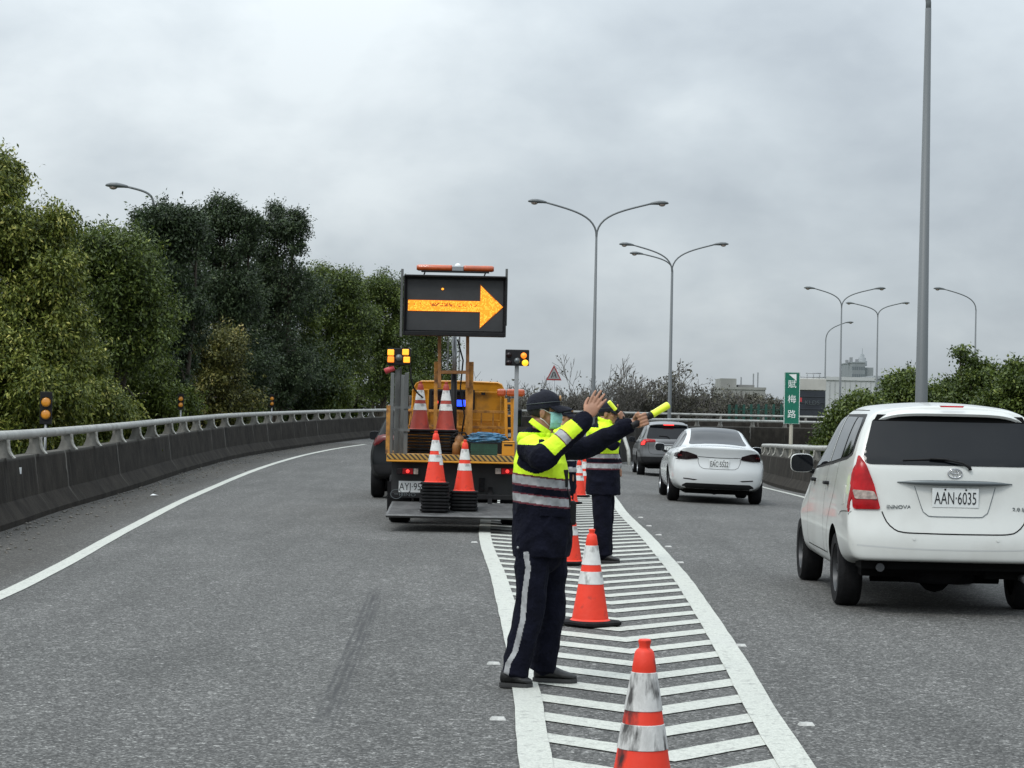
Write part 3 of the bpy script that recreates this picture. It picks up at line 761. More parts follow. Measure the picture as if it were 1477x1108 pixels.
        vs, es, fs, *_ = delaunay_2d_cdt(B+ext, [], [list(range(nb))], 1, 1e-6)
        co = []; nr = []
        for v in vs:
            h = s.hit(side, v.x, v.y)
            if h is None:
                q_ = {'rear': (v.x, .1, v.y), 'front': (v.x, s.S['L']-.1, v.y), 'left': (-.9, v.x, v.y), 'right': (.9, v.x, v.y), 'top': (v.x, v.y, 1.4)}[side]
                f_ = s.bvh.find_nearest(Vector(q_)); h = (f_[0], f_[1])
            dd = 0
            if dome: dd = dome*min(1, min((v-b).length for b in B)/.05)
            co.append(h[0]+h[1]*(off+dd)); nr.append(h[1])
        bm = bmesh.new(); bv = [bm.verts.new(c) for c in co]
        for f in fs:
            try: bm.faces.new([bv[i] for i in f])
            except ValueError: pass
        bmesh.ops.recalc_face_normals(bm, faces=bm.faces)
        if bm.faces and sum((f.normal.dot(nr[f.verts[0].index]) if 0 else 0) for f in bm.faces) < 0: pass
        dirn = {'rear': Vector((0, -1, 0)), 'left': Vector((-1, 0, 0)), 'right': Vector((1, 0, 0)), 'top': Vector((0, 0, 1)), 'front': Vector((0, 1, 0))}[side]
        sm_ = sum((f.normal.dot(dirn)*f.calc_area() for f in bm.faces), 0)
        if sm_ < 0: bmesh.ops.reverse_faces(bm, faces=bm.faces)
        ed = [e for e in bm.edges if e.is_boundary]
        r = bmesh.ops.extrude_edge_only(bm, edges=ed); nv = [g_ for g_ in r['geom'] if isinstance(g_, bmesh.types.BMVert)]
        for v in nv: v.co -= dirn*t
        for f in bm.faces: f.smooth = True
        me = bpy.data.meshes.new(name); bm.to_mesh(me); bm.free(); me.set_sharp_from_angle(angle=R(45)); me.materials.append(m)
        o = bpy.data.objects.new(name, me); COL.objects.link(o); o.parent = parent or s.root; return o
    def line(s, side, pts, w, name='panel_gap', m=None, off=.0025, parent=None, step=.04):
        P = spline(pts, step) if len(pts) > 2 else [np.array(pts[0])+(np.array(pts[1])-np.array(pts[0]))*i/12 for i in range(13)]
        L_, R_ = [], []
        for i, p in enumerate(P):
            a, b = P[max(0, i-1)], P[min(len(P)-1, i+1)]; d = b-a; d = d/(np.linalg.norm(d)+1e-9); nn = np.array((-d[1], d[0]))
            for lst, sg in ((L_, 1), (R_, -1)):
                q = p+nn*sg*w/2; h = s.hit(side, float(q[0]), float(q[1]))
                if h: lst.append(h[0]+h[1]*off)
                else: lst.append(None)
        mb = MB()
        for i in range(len(P)-1):
            if None in (L_[i], R_[i], L_[i+1], R_[i+1]): continue
            mb.add([L_[i], L_[i+1], R_[i+1], R_[i]], [(0, 1, 2, 3)], 0, True)
        if mb.f: return mb.build(name, m or M['seam'], parent or s.body)
    def both(s, fn):
        for sg in ('left', 'right'): fn(sg)
    def plate(s, u, z, txt, y=None, w=.38, h=.16, tilt=0):
        y = y if y is not None else s.hit('rear', u, z)[0].y-.012
        p = MB().box(-w/2, w/2, -.004, .004, -h/2, h/2).build('number_plate', M['plate'], s.root, .003)
        p.location = (u, y, z); p.rotation_euler = (tilt, 0, 0)
        text(txt, h*.90, p, 'plate_lettering', M['ink'], T(0, -.006, -.008) @ FACE, .66, .001, fit=(w*.90 if len(txt) > 5 else None))
        b = MB()
        for x in (-.085, .085): b.lathe([(0, .004), (.008, .003), (.009, 0)], 10, 0, T(x, -.005, h*.42) @ FACE)
        b.build('plate_bolt', M['dark'], p)
        return p
    def mirror(s, y, z, x, mt, sc=1.):
        for sg in (-1, 1):
            c = Vector((sg*(x+.12), y, z)); mb = MB()
            rg = []
            for t, k in ((-.055, .93), (-.03, 1.), (.03, .95), (.075, .7), (.095, .35)):
                rg.append([c+Vector((sg*math.copysign(abs(math.cos(a))**.6, math.cos(a))*.105*k*sc, t, math.copysign(abs(math.sin(a))**.6, math.sin(a))*.085*k*sc)) for a in [2*math.pi*i/20 for i in range(20)]])
            o = mb.loft(rg).build('wing_mirror', mt, s.root, smooth=50)
            ar = MB(); ar.tube([c+Vector((-sg*.06, 0, -.06)), c+Vector((-sg*.16, .04, -.09))], .025, 8); ar.build('mirror_arm', M['dark'], o)
            gl = MB(); gl.loft([[c+Vector((math.copysign(abs(math.cos(a))**.6, math.cos(a))*.100*sc, -.058+e, math.copysign(abs(math.sin(a))**.6, math.sin(a))*.080*sc)) for a in [2*math.pi*i/20 for i in range(20)]] for e in (0, -.003)])
            gl.build('mirror_glass', M['glass'], o)
def lv(*rows): return [(z, w) for z, w in rows]
def const(z): return [(0, z)]

# ---- nearest white people carrier
S1 = dict(beltz=1.36, L=4.55, w=.885, wr=.325, ww=.205, arch=.385, axles=(1.02, 3.77), zu=.34, paint=M['wpaint'], rimm=M['steelrim'], spokes=7, sub=3, crown=.05, rcurve=.10, fcurve=.45,
    ys=[0, .09, .3, .62, 1.02, 1.45, 1.9, 2.4, 2.9, 3.25, 3.6, 3.9, 4.2, 4.42, 4.55],
    rear=[(.3, .10), (.42, .02), (.5, 0), (.66, .0), (.73, .02), (.78, .065), (.9, .08), (1.1, .10), (1.22, .13), (1.4, .22), (1.6, .36), (1.72, .42), (1.78, .44)],
    front=[(.3, .1), (.5, 0), (.75, 0), (.95, .2), (1.1, .3)],
    levels=[([(0, .46), (.5, .42), (.8, .36), (1.2, .30), (3.6, .30), (4.0, .26), (4.5, .28)], [(0, .79), (.5, .80), (4.55, .72)]),
            ([(0, .50), (.5, .50), (1., .42), (1.4, .36), (3.5, .36), (4.55, .36)], [(0, .84), (.5, .865), (4.0, .86), (4.55, .76)]),
            ([(0, .66), (4.55, .58)], [(0, .87), (.4, .882), (4., .88), (4.55, .78)]),
            ([(0, .84), (4.55, .72)], [(0, .865), (.4, .885), (4.0, .875), (4.55, .76)]),
            ([(0, 1.20), (1.0, 1.18), (3.0, 1.08), (3.5, 1.0), (4.55, .82)], [(0, .82), (.5, .845), (2.9, .85), (4.0, .80), (4.55, .70)]),
            ([(0, 1.27), (1.0, 1.25), (3.0, 1.14), (3.5, 1.03), (4.55, .85)], [(0, .805), (.5, .825), (2.9, .82), (4.0, .74), (4.55, .64)]),
            ([(0, 1.63), (.5, 1.64), (1.9, 1.64), (2.6, 1.56), (3.2, 1.20), (3.5, 1.05), (4.55, .87)], [(0, .70), (.5, .705), (1.9, .69), (2.6, .67), (3.2, .70), (4.0, .60), (4.55, .5)]),
            ([(0, 1.695), (.5, 1.72), (1.3, 1.735), (1.9, 1.725), (2.6, 1.61), (3.2, 1.23), (3.5, 1.07), (4.55, .88)], [(0, .56), (.5, .57), (1.9, .58), (2.6, .60), (3.2, .62), (4.0, .55), (4.55, .45)])],
    under=[(-.70, -.25, .5, .9, .30, .46), (.3, .72, .3, .9, .31, .46), (-.75, .75, .16, .5, .385, .48)])
HX = 3.655; HD = 17.0
c = Car(S1, 'nearest white people carrier with big tinted rear window, cut by the right frame edge', 'car', (HX, HD, gz(HX, HD)-.01), R(-1.7))
gl = c.patch('rear', [(-.64, 1.62), (.64, 1.62), (.69, 1.45), (.735, 1.31), (.73, 1.265), (.69, 1.245), (-.69, 1.245), (-.73, 1.265), (-.735, 1.31), (-.69, 1.45)], 'rear_window', M['glass'], .006, rnd=.03)
# faint reflected lamp arm is left to the sky; roof spoiler
sp = MB(); rg = []
for x in np.linspace(-.66, .66, 25):
    e = abs(x)/.66; zb = 1.625-.0*e; k = 1-e**6*.5; y0_ = .315+.10*e**3
    drop = .10*e**5
    rg.append([Vector((x, y0_, 1.655-drop)), Vector((x, y0_-.012, 1.675-drop)), Vector((x, y0_+.05, 1.705-drop)), Vector((x, .55, 1.735-.10*e**4)), Vector((x, .55, 1.66-.05*e**4)), Vector((x, y0_+.1, 1.650-drop))])
sp.loft(rg).build('roof_spoiler', M['wpaint'], c.root, smooth=50)
c.patch('rear', [(-.10, 1.700), (.10, 1.700), (.09, 1.688), (-.09, 1.688)], 'brake_light', M['red'], .10)
for s in (-1, 1):
    out = [(s*.768, 1.32), (s*.715, 1.24), (s*.655, 1.08), (s*.605, .875), (s*.82, .872), (s*.825, 1.0), (s*.80, 1.2)]
    lt = c.patch('rear', out, 'tail_light', M['red'], .014, rnd=.025, dome=.012)
    c.patch('rear', [(s*.655, 1.02), (s*.625, .955), (s*.80, .955), (s*.815, 1.03)], 'reverse_lens', M['clear'], .030, parent=lt, rnd=.015)
    side = 'left' if s < 0 else 'right'
    c.patch(side, [(.15, 1.29), (.19, 1.2), (.22, 1.02), (.23, .875), (.10, .872), (.09, 1.05), (.12, 1.2)], 'tail_light_side', M['red'], .008, rnd=.02)
# tailgate seam, handle bar, recess, badges
c.line('rear', [(-.595, .86), (-.56, .78), (-.50, .72), (-.42, .695), (-.2, .69), (0, .689), (.2, .69), (.42, .695), (.50, .72), (.56, .78), (.595, .86)], .010)
c.patch('rear', [(-.33, 1.075), (.33, 1.075), (.26, .86), (.22, .83), (-.22, .83), (-.26, .86)], 'plate_recess', M['wpaint'], .004, rnd=.02)
c.line('rear', [(-.33, 1.075), (-.262, .865), (-.22, .832), (0, .829), (.22, .832), (.262, .865), (.33, 1.075)], .006, 'recess_edge', M['gtrim'], .0055)
c.patch('rear', [(-.60, 1.655), (.60, 1.655), (.63, 1.605), (-.63, 1.605)], 'spoiler_shade_band', M['seam'], .010)  # black strip on the glass top, painted as the shade under the spoiler
hb = MB(); rg = []
for x in np.linspace(-.47, .47, 21):
    e = abs(x)/.47; y_ = c.hit('rear', x, 1.105)[0].y; k = max(.15, 1-e**4)
    rg.append([Vector((x, y_-.045*k+.0, 1.105+.024*k*math.sin(a))) + Vector((0, .03*k*(-math.cos(a)), 0)) for a in [2*math.pi*q/10 for q in range(10)]])
hb.loft(rg).build('tailgate_handle', M['gtrim'], c.root, smooth=60)
c.plate(0, .985, 'AAN·6035', y=c.hit('rear', 0, .985)[0].y-.02)
# rear emblem of three ovals
em = MB(); cy = c.hit('rear', 0, 1.185)[0].y-.014
def oval(mb, cx, cz, a, b2, r, tiltv=0): mb.tube([(cx+a*math.cos(t), cy, cz+b2*math.sin(t)) for t in [2*math.pi*q/28 for q in range(29)]], r, 6, caps=False)
oval(em, 0, 1.185, .057, .038, .0055); oval(em, 0, 1.198, .036, .016, .0042); oval(em, 0, 1.185, .016, .035, .0042); em.build('badge', M['chrome'], c.root)
text('INNOVA', .045, c.root, 'model_lettering', M['gtrim'], T(-.46, c.hit('rear', -.46, .90)[0].y-.006, .90) @ FACE @ Matrix.Shear('XZ', 4, (0, 0)), 1.15, .003)
text('2.0 E', .040, c.root, 'model_lettering', M['gtrim'], T(.52, c.hit('rear', .52, .90)[0].y-.006, .90) @ FACE, 1.3, .003)
# wiper resting on the glass
def rp(x, z, o_=.02): return c.hit('rear', x, z)[0]+Vector((0, -o_, .0))
MB().tube([rp(.125, 1.215, .02), rp(.12, 1.235, .03), rp(.06, 1.272, .04), rp(-.08, 1.30, .04), rp(-.2, 1.302, .035)], [.016, .014, .011, .009, .007], 8).build('wiper_arm', M['dark'], c.root)
MB().tube([rp(-.42, 1.285, .012), rp(-.2, 1.297, .014), rp(.03, 1.29, .012)], .008, 6).build('wiper_blade', M['dark'], c.root)
# bumper
c.line('rear', [(-.83, .585), (-.4, .565), (0, .56), (.4, .565), (.83, .585)], .012, 'bumper_crease', mat('crease_grey', (.45, .46, .45), .4), .0012)
for x in (-.34, .34): c.patch('rear', [(x+.012*math.cos(a), .645+.012*math.sin(a)) for a in [2*math.pi*q/10 for q in range(10)]], 'parking_sensor', M['wpaint'], .006, step=.01)
c.line('left', [(.02, .86), (.1, .855), (.5, .84), (.63, .80)], .006); c.line('right', [(.02, .86), (.1, .855), (.5, .84), (.63, .80)], .006)
MB().tube([(-.60, .14, .40), (-.60, .10, .40)], .035, 12).build('tow_hook', M['steelrim'], c.root)
MB().tube([(.62, .9, .33), (.60, .3, .33), (.58, .02, .325)], .033, 12).build('exhaust_pipe', M['steelrim'], c.root)
MB().lathe([(.0, -.1), (.28, -.1), (.31, -.07), (.31, .07), (.28, .1), (0, .1)], 28, 0, T(.02, .95, .33) ).build('spare_wheel', M['black'], c.root)
for sd_ in ('left', 'right'):
    # one dark frame line round the side windows, then each pane
    c.patch(sd_, [(.42, 1.315), (.50, 1.59), (.66, 1.66), (1.9, 1.66), (2.35, 1.60), (2.75, 1.42), (3.12, 1.18), (3.05, 1.13), (1.5, 1.215), (.62, 1.275)], 'window_frame', M['dark'], .003, rnd=.05)
    c.patch(sd_, [(.48, 1.335), (.555, 1.57), (.68, 1.625), (.93, 1.63), (.90, 1.28), (.64, 1.30)], 'side_window', M['glass'], .010, rnd=.045)
    c.patch(sd_, [(.97, 1.275), (1.00, 1.63), (1.66, 1.635), (1.64, 1.23)], 'side_window', M['glass'], .010, rnd=.02)
    c.patch(sd_, [(1.76, 1.225), (1.78, 1.63), (1.95, 1.63), (2.33, 1.575), (2.7, 1.40), (2.98, 1.2), (2.9, 1.155)], 'side_window', M['glass'], .010, rnd=.02)
    c.line(sd_, [(.955, 1.28), (.975, 1.64)], .03, 'door_pillar', M['dark'], .012); c.line(sd_, [(1.70, 1.23), (1.72, 1.645)], .05, 'door_pillar', M['wpaint'], .012)
    c.line(sd_, [(.70, 1.7), (1.9, 1.70), (2.45, 1.62), (2.95, 1.36)], .012, 'roof_gutter')
    for ps in ([(1.72, 1.22), (1.74, .9), (1.73, .5), (1.72, .42)], [(1.02, 1.27), (1.1, 1.0), (1.32, .80), (1.48, .6), (1.5, .42)], [(2.98, 1.14), (2.99, .8), (2.95, .45)], [(1.5, .43), (2.95, .43)]): c.line(sd_, ps, .008)
    for y in (1.62, 2.66): 
        q = c.hit(sd_, y, 1.045); sg = -1 if sd_ == 'left' else 1
        MB().box(-.025, .025, -.10, .03, -.016, .016).build('door_handle', M['dark'], c.root, .01, loc=q[0]+Vector((sg*.02, 0, 0)))
    c.patch(sd_, [(.42, 1.06), (.42, .90), (.56, .90), (.56, 1.06)], 'fuel_flap', M['wpaint'], .003, rnd=.02) if sd_ == 'left' else None
    c.patch(sd_, [(3.95, .80), (4.35, .74), (4.32, .62), (4.1, .64)], 'head_light', M['clear'], .005, rnd=.03)
c.patch('top', [(-.55, 2.62), (.55, 2.62), (.66, 3.15), (-.66, 3.15)], 'windscreen', M['glass'], .006, rnd=.05)
c.mirror(2.93, 1.19, .83, M['wpaint'], 1.05)

# ---- white electric saloon
S2 = dict(L=4.69, w=.925, wr=.335, ww=.22, arch=.375, axles=(.98, 3.855), zu=.18, paint=M['wpaint2'], sub=3, crown=.03, rcurve=.22, fcurve=.45, spokes=10,
    ys=[0, .10, .32, .65, 1.0, 1.4, 1.9, 2.4, 2.9, 3.3, 3.7, 4.05, 4.35, 4.6, 4.69],
    rear=[(.25, .12), (.32, .06), (.5, .0), (.66, .0), (.8, .07), (.95, .06), (1.03, .0), (1.06, .02), (1.1, .1), (1.4, .5)],
    front=[(.2, .05), (.5, 0), (.7, .12), (.9, .3)],
    levels=[([(0, .28), (.4, .26), (1., .2), (4.69, .2)], [(0, .66), (.5, .74), (1, .82), (4.2, .8), (4.69, .6)]),
            ([(0, .36), (1., .3), (4.69, .32)], [(0, .80), (.4, .87), (1, .90), (4.2, .87), (4.69, .7)]),
            ([(0, .60), (4.69, .5)], [(0, .84), (.4, .91), (1., .925), (3.9, .92), (4.69, .72)]),
            ([(0, .80), (1., .80), (4.0, .72), (4.69, .6)], [(0, .82), (.4, .90), (1.0, .92), (3.9, .91), (4.69, .70)]),
            ([(0, 1.00), (.6, .97), (1., .95), (2.9, .90), (4.0, .80), (4.69, .66)], [(0, .74), (.4, .82), (1.0, .86), (2.9, .86), (3.9, .82), (4.69, .6)]),
            ([(0, 1.045), (.35, 1.06), (.8, 1.03), (1.2, 1.0), (2.9, .96), (3.9, .84), (4.69, .68)], [(0, .68), (.4, .72), (.8, .73), (1.3, .76), (2.9, .77), (3.9, .72), (4.69, .5)]),
            ([(0, 1.055), (.35, 1.075), (.6, 1.11), (1.0, 1.22), (1.4, 1.33), (1.9, 1.385), (2.4, 1.36), (2.9, 1.20), (3.4, .97), (4.69, .70)], [(0, .62), (.35, .63), (.6, .62), (1.0, .58), (1.9, .57), (2.4, .58), (2.9, .62), (3.4, .66), (4.69, .42)]),
            ([(0, 1.06), (.35, 1.08), (.6, 1.125), (1.0, 1.26), (1.4, 1.37), (1.9, 1.42), (2.4, 1.39), (2.9, 1.22), (3.4, .98), (4.69, .71)], [(0, .52), (.35, .53), (.6, .50), (1.0, .47), (1.9, .46), (2.4, .47), (2.9, .52), (3.4, .56), (4.69, .36)])])
X2, D2 = 3.93, 39.3
c = Car(S2, 'white saloon with smoked tail lights driving between the gore and the right barrier', 'car', (X2, D2, gz(X2, D2+1)-.0), R(-1.0))
c.body.rotation_euler = (0, 0, 0); c.root.rotation_euler = (0, R(1.4), R(-1.0))
c.patch('top', [(-.50, .52), (.50, .52), (.555, .62), (.50, 1.0), (.465, 1.45), (.44, 2.1), (-.44, 2.1), (-.465, 1.45), (-.50, 1.0), (-.555, .62)], 'rear_window', M['glass'], .005, rnd=.06)
c.patch('top', [(-.46, 2.5), (.46, 2.5), (.58, 3.2), (-.58, 3.2)], 'windscreen', M['glass'], .006, rnd=.05)
for s in (-1, 1):
    lt = c.patch('rear', [(s*.40, .850), (s*.42, .915), (s*.60, .972), (s*.81, .985), (s*.82, .825), (s*.62, .822)], 'tail_light', M['smoke'], .010, rnd=.02, dome=.006)
    c.patch('rear', [(s*.69, .885), (s*.70, .915), (s*.76, .915), (s*.76, .88)], 'reflector', mat('dim_red', (.10, .004, .006), .3), .016, parent=lt, rnd=.015)
    c.patch('rear', [(s*.40, .455), (s*.66, .475), (s*.66, .455), (s*.45, .437)], 'reflector_slot', M['smoke'], .004, rnd=.008)
    sd_ = 'left' if s < 0 else 'right'
    c.patch(sd_, [(.22, .955), (.46, .925), (.44, .87), (.22, .85)], 'tail_light_side', M['smoke'], .005, rnd=.02)
    c.patch(sd_, [(.78, 1.06), (1.3, 1.29), (1.7, 1.355), (2.3, 1.33), (2.7, 1.20), (3.15, 1.0), (3.0, .965), (1.3, 1.025)], 'side_window', M['glass'], .006, rnd=.05)
    c.line(sd_, [(1.95, 1.0), (1.93, 1.35)], .05, 'door_pillar', M['dark'], .009); c.line(sd_, [(1.22, 1.03), (1.40, 1.30)], .03, 'door_pillar', M['dark'], .009)
    for ps in ([(1.93, 1.0), (1.95, .6), (1.93, .3)], [(1.25, 1.02), (1.35, .8), (1.45, .5), (1.5, .32)], [(3.05, .95), (3.05, .5), (3.0, .3)], [(.35, 1.0), (.45, .98)]): c.line(sd_, ps, .007)
    c.patch(sd_, [(4.0, .72), (4.4, .66), (4.35, .60), (4.05, .64)], 'head_light', M['clear'], .005, rnd=.02)
    for y in (1.45, 2.5): 
        q = c.hit(sd_, y, .85); MB().box(-.006, .006, -.1, .1, -.014, .014).build('door_handle', M['wpaint2'], c.root, .004, loc=q[0])
c.line('rear', [(-.395, .86), (-.40, .80), (-.36, .70), (-.30, .665), (0, .66), (.30, .665), (.36, .70), (.40, .80), (.395, .86)], .007)
c.line('rear', [(-.40, .885), (0, .875), (.40, .885)], .010)
c.patch('rear', [(-.68, .34), (-.60, .385), (.60, .385), (.68, .34), (.66, .27), (-.66, .27)], 'rear_diffuser', M['dark'], .006, rnd=.02)
c.plate(0, .76, 'EAC·5522')
c.mirror(2.95, 1.0, .86, M['wpaint2'], .95)

# ---- grey SUV ahead of it
def suv_spec(paint, lower):
    return dict(L=4.6, w=.93, wr=.36, ww=.23, arch=.42, axles=(.95, 3.64), zu=.25, paint=paint, sub=2, crown=.04, rcurve=.14, fcurve=.4, spokes=5, lower=(.62, lower),
    ys=[0, .10, .32, .65, .98, 1.4, 1.9, 2.4, 2.9, 3.3, 3.65, 4.0, 4.3, 4.52, 4.6],
    rear=[(.3, .12), (.45, .02), (.6, 0), (.75, .02), (.85, .06), (1.0, .04), (1.1, .06), (1.2, .14), (1.5, .40), (1.65, .52)],
    front=[(.3, .05), (.6, 0), (.9, .08), (1.05, .2)],
    levels=[([(0, .42), (.5, .34), (1., .28), (4.6, .28)], [(0, .74), (.5, .80), (4.1, .8), (4.6, .64)]),
            ([(0, .48), (1., .38), (4.6, .4)], [(0, .82), (.5, .90), (4.1, .9), (4.6, .74)]),
            ([(0, .66), (4.6, .62)], [(0, .86), (.5, .93), (4., .93), (4.6, .76)]),
            ([(0, .86), (4.6, .82)], [(0, .86), (.5, .93), (4.0, .92), (4.6, .74)]),
            ([(0, 1.06), (3., 1.04), (4.0, 1.0), (4.6, .92)], [(0, .80), (.5, .87), (2.9, .87), (4., .82), (4.6, .66)]),
            ([(0, 1.14), (3., 1.10), (3.6, 1.04), (4.6, .95)], [(0, .75), (.5, .80), (2.9, .80), (4., .72), (4.6, .56)]),
            ([(0, 1.53), (.5, 1.55), (1.9, 1.58), (2.5, 1.52), (3.1, 1.22), (3.5, 1.07), (4.6, .97)], [(0, .60), (.5, .62), (1.9, .64), (2.5, .64), (3.1, .67), (4.6, .5)]),
            ([(0, 1.60), (.5, 1.64), (1.3, 1.66), (1.9, 1.655), (2.5, 1.57), (3.1, 1.25), (3.5, 1.09), (4.6, .98)], [(0, .50), (.5, .52), (1.9, .54), (2.5, .55), (3.1, .58), (4.6, .42)])])
def suv(label, loc, rz, paint, lower, lit, plate):
    c = Car(suv_spec(paint, lower), label, 'car', loc, rz)
    c.patch('rear', [(-.58, 1.53), (.58, 1.53), (.68, 1.16), (-.68, 1.16)], 'rear_window', M['glass'], .006, rnd=.05)
    sp = MB(); rg = []
    for x in np.linspace(-.58, .58, 13):
        e = abs(x)/.58; rg.append([Vector((x, .34+.06*e**3, 1.585-.04*e**4)), Vector((x, .34+.06*e**3, 1.605-.04*e**4)), Vector((x, .6, 1.655-.05*e**3)), Vector((x, .6, 1.6-.05*e**3))])
    q = sp.loft(rg).build('roof_spoiler', paint, c.root, smooth=50)
    MB().box(-.16, .16, .325, .36, 1.567, 1.60).build('brake_light', M['redlit' if lit else 'red'], c.root, .005)
    for s in (-1, 1):
        lt = c.patch('rear', [(s*.40, 1.06), (s*.42, 1.13), (s*.66, 1.15), (s*.83, 1.10), (s*.84, .95), (s*.74, .98), (s*.66, 1.05)], 'tail_light', M['red' if lit else 'dimred'], .012, rnd=.015, dome=.01)
        if lit: c.patch('rear', [(s*.70, 1.08), (s*.72, .98), (s*.81, .96), (s*.81, 1.08)], 'lit_lens', M['redlit'], .03, parent=lt, rnd=.02)
        sd_ = 'left' if s < 0 else 'right'
        c.patch(sd_, [(.20, 1.10), (.40, 1.07), (.34, .98), (.18, .94)], 'tail_light_side', M['red' if lit else 'dimred'], .006, rnd=.02)
        c.patch(sd_, [(.50, 1.20), (.80, 1.48), (1.3, 1.56), (2.1, 1.555), (2.55, 1.45), (3.15, 1.15), (3.0, 1.10), (.8, 1.15)], 'side_window', M['glass'], .006, rnd=.05)
        for ps in ([(1.95, 1.12), (1.97, .8), (1.93, .4)], [(1.2, 1.14), (1.3, .9), (1.42, .6), (1.45, .4)], [(3.0, 1.08), (3.0, .6), (2.95, .4)]): c.line(sd_, ps, .008)
        c.line(sd_, [(1.9, 1.13), (1.88, 1.57)], .07, 'door_pillar', M['dark'], .009); c.line(sd_, [(1.0, 1.15), (1.05, 1.53)], .05, 'door_pillar', paint, .009)
        sg = s; MB().tube([(sg*.60, .9, 1.67), (sg*.60, 1.0, 1.70), (sg*.60, 2.1, 1.70), (sg*.60, 2.25, 1.66)], .016, 6).build('roof_rail', M['dark'], c.root)
    MB().tube([c.hit('rear', .02, 1.17)[0]+Vector((0, -.02, 0)), c.hit('rear', -.05, 1.24)[0]+Vector((0, -.03, 0)), c.hit('rear', -.30, 1.25)[0]+Vector((0, -.02, 0))], .010, 6).build('wiper_arm', M['dark'], c.root)
    c.line('rear', [(-.62, 1.02), (-.60, .8), (-.5, .7), (0, .69), (.5, .7), (.6, .8), (.62, 1.02)], .008)
    c.line('rear', [(-.40, 1.05), (-.20, 1.0), (0, .99), (.2, 1.0), (.4, 1.05)], .03, 'tailgate_crease', M['chrome'] if lit else M['seam'], .003)
    c.patch('rear', [(-.72, .56), (-.5, .60), (.5, .60), (.72, .56), (.68, .40), (-.68, .40)], 'bumper_insert', M['dark'], .006, rnd=.03)
    if plate: c.plate(0, .86, plate)
    c.patch('top', [(-.52, 2.6), (.52, 2.6), (.62, 3.05), (-.62, 3.05)], 'windscreen', M['glass'], .006, rnd=.05)
    c.mirror(2.95, 1.1, .86, M['dark'], 1.0)
    return c
X3, D3 = 4.78, 62.8
suv('grey SUV with lit brake lights ahead of the white saloon', (X3, D3, gz(X3, D3+.9)), R(-.5), M['spaint'], M['dark'], True, 'CAS')
suv('black SUV half hidden left of the yellow works truck', (-1.60, 36.9, gz(-1.6, 38)), R(.4), M['kpaint'], M['dark'], False, None)
# ------------------------------------------------------------------ traffic cones
def cone_mesh_parts(style):
    """orange cone 0.72 m tall on a square black base"""
    r = lambda z: .142-(.142-.032)*(z-.03)/.66
    B = MB(); n = 32
    def sq(h, hw, ch): return [Vector((x, y, h)) for x, y in ((hw, -hw+ch), (hw, hw-ch), (hw-ch, hw), (-hw+ch, hw), (-hw, hw-ch), (-hw, -hw+ch), (-hw+ch, -hw), (hw-ch, -hw))]
    B.loft([sq(0, .178, .045), sq(.012, .19, .045), sq(.028, .19, .045), sq(.038, .175, .045)], sm=False)
    body = MB(); pr = [(.155, .036), (r(.05), .05)]+[(r(z), z) for z in np.linspace(.08, .61, 8)]+[(r(.615)+.002, .615), (r(.675)+.002, .675), (.030, .684), (.022, .69), (.0205, .70), (.0245, .712), (.0245, .72), (.02, .724), (0, .724)]
    body.lathe(pr, n)
    b1 = MB(); b1.lathe([(r(.31)+.0005, .31), (r(.31)+.003, .312), (r(.405)+.003, .403), (r(.405)+.0005, .405)], n)
    b2 = MB(); b2.lathe([(r(.455)+.0005, .455), (r(.455)+.003, .457), (r(.60)+.003, .598), (r(.60)+.0005, .60)], n)
    mb, mc, md = {'clean': (M['cband'], M['cone'], M['black']), 'dirty': (M['cbandd'], M['coned'], M['black']), 'dull': (M['cband'], M['conedark'], M['black'])}[style]
    out = []
    for nm, g_, m_ in (('cone_base', B, md), ('cone_body', body, mc), ('reflective_band', b1, mb), ('reflective_band', b2, mb)):
        me = g_.mesh(nm); me.materials.append(m_); me.set_sharp_from_angle(angle=R(35)); out.append((nm, me))
    return out
CP = {k: cone_mesh_parts(k) for k in ('clean', 'dirty', 'dull')}
def cone(loc, label, style='clean', rz=0, tilt=(0, 0), group='traffic cones standing on the hatched gore'):
    t = thing('traffic_cone', label, 'traffic cone', loc, rz, group); t.rotation_euler = (tilt[0], tilt[1], rz)
    for nm, me in CP[style]:
        o = bpy.data.objects.new(nm, me); COL.objects.link(o); o.parent = t
    return t
def gp(x, y):
    p = G(x, y, 0); return (p.x, p.y, gz(p.x, p.y)+.008)
p = W(928, 926, 7.95); cone((p.x+.005, 7.95, .012), 'scuffed traffic cone nearest the camera, cut by the bottom frame edge', 'dirty', .3)
cone(gp(851, 903), 'whole traffic cone standing right of the near officer legs', 'clean', .75)
cone(gp(820, 815), 'traffic cone half hidden behind the near officer, level with the second officer shoes', 'clean', .4)
cone(gp(822, 729), 'traffic cone close behind the near officer belt, lowest of the far row', 'clean', .2)
cone(gp(834.5, 720), 'middle traffic cone of the far row between the two officers', 'clean', .2)
cone(gp(842.5, 712), 'farthest traffic cone of the row, left of the second officer jacket', 'clean', .2)

# ------------------------------------------------------------------ works truck: local frame, x right, y forward from the bed's rear edge, z up from the road
TX, TY = -.775, 29.0
TL = Vector((TX, TY, gz(TX, TY)))
truck = thing('works_truck', 'yellow roadworks truck with raised arrow board mast and lowered tail lift', 'truck', tuple(TL))
def t_(px, py, dy=0.):
    p = W(px, py, TY+dy)-TL; return p
Y_, YR, DK, BL = M['yellow'], M['yrust'], M['dark'], M['black']
def hgt(px, py, dy=0): return t_(px, py, dy).z
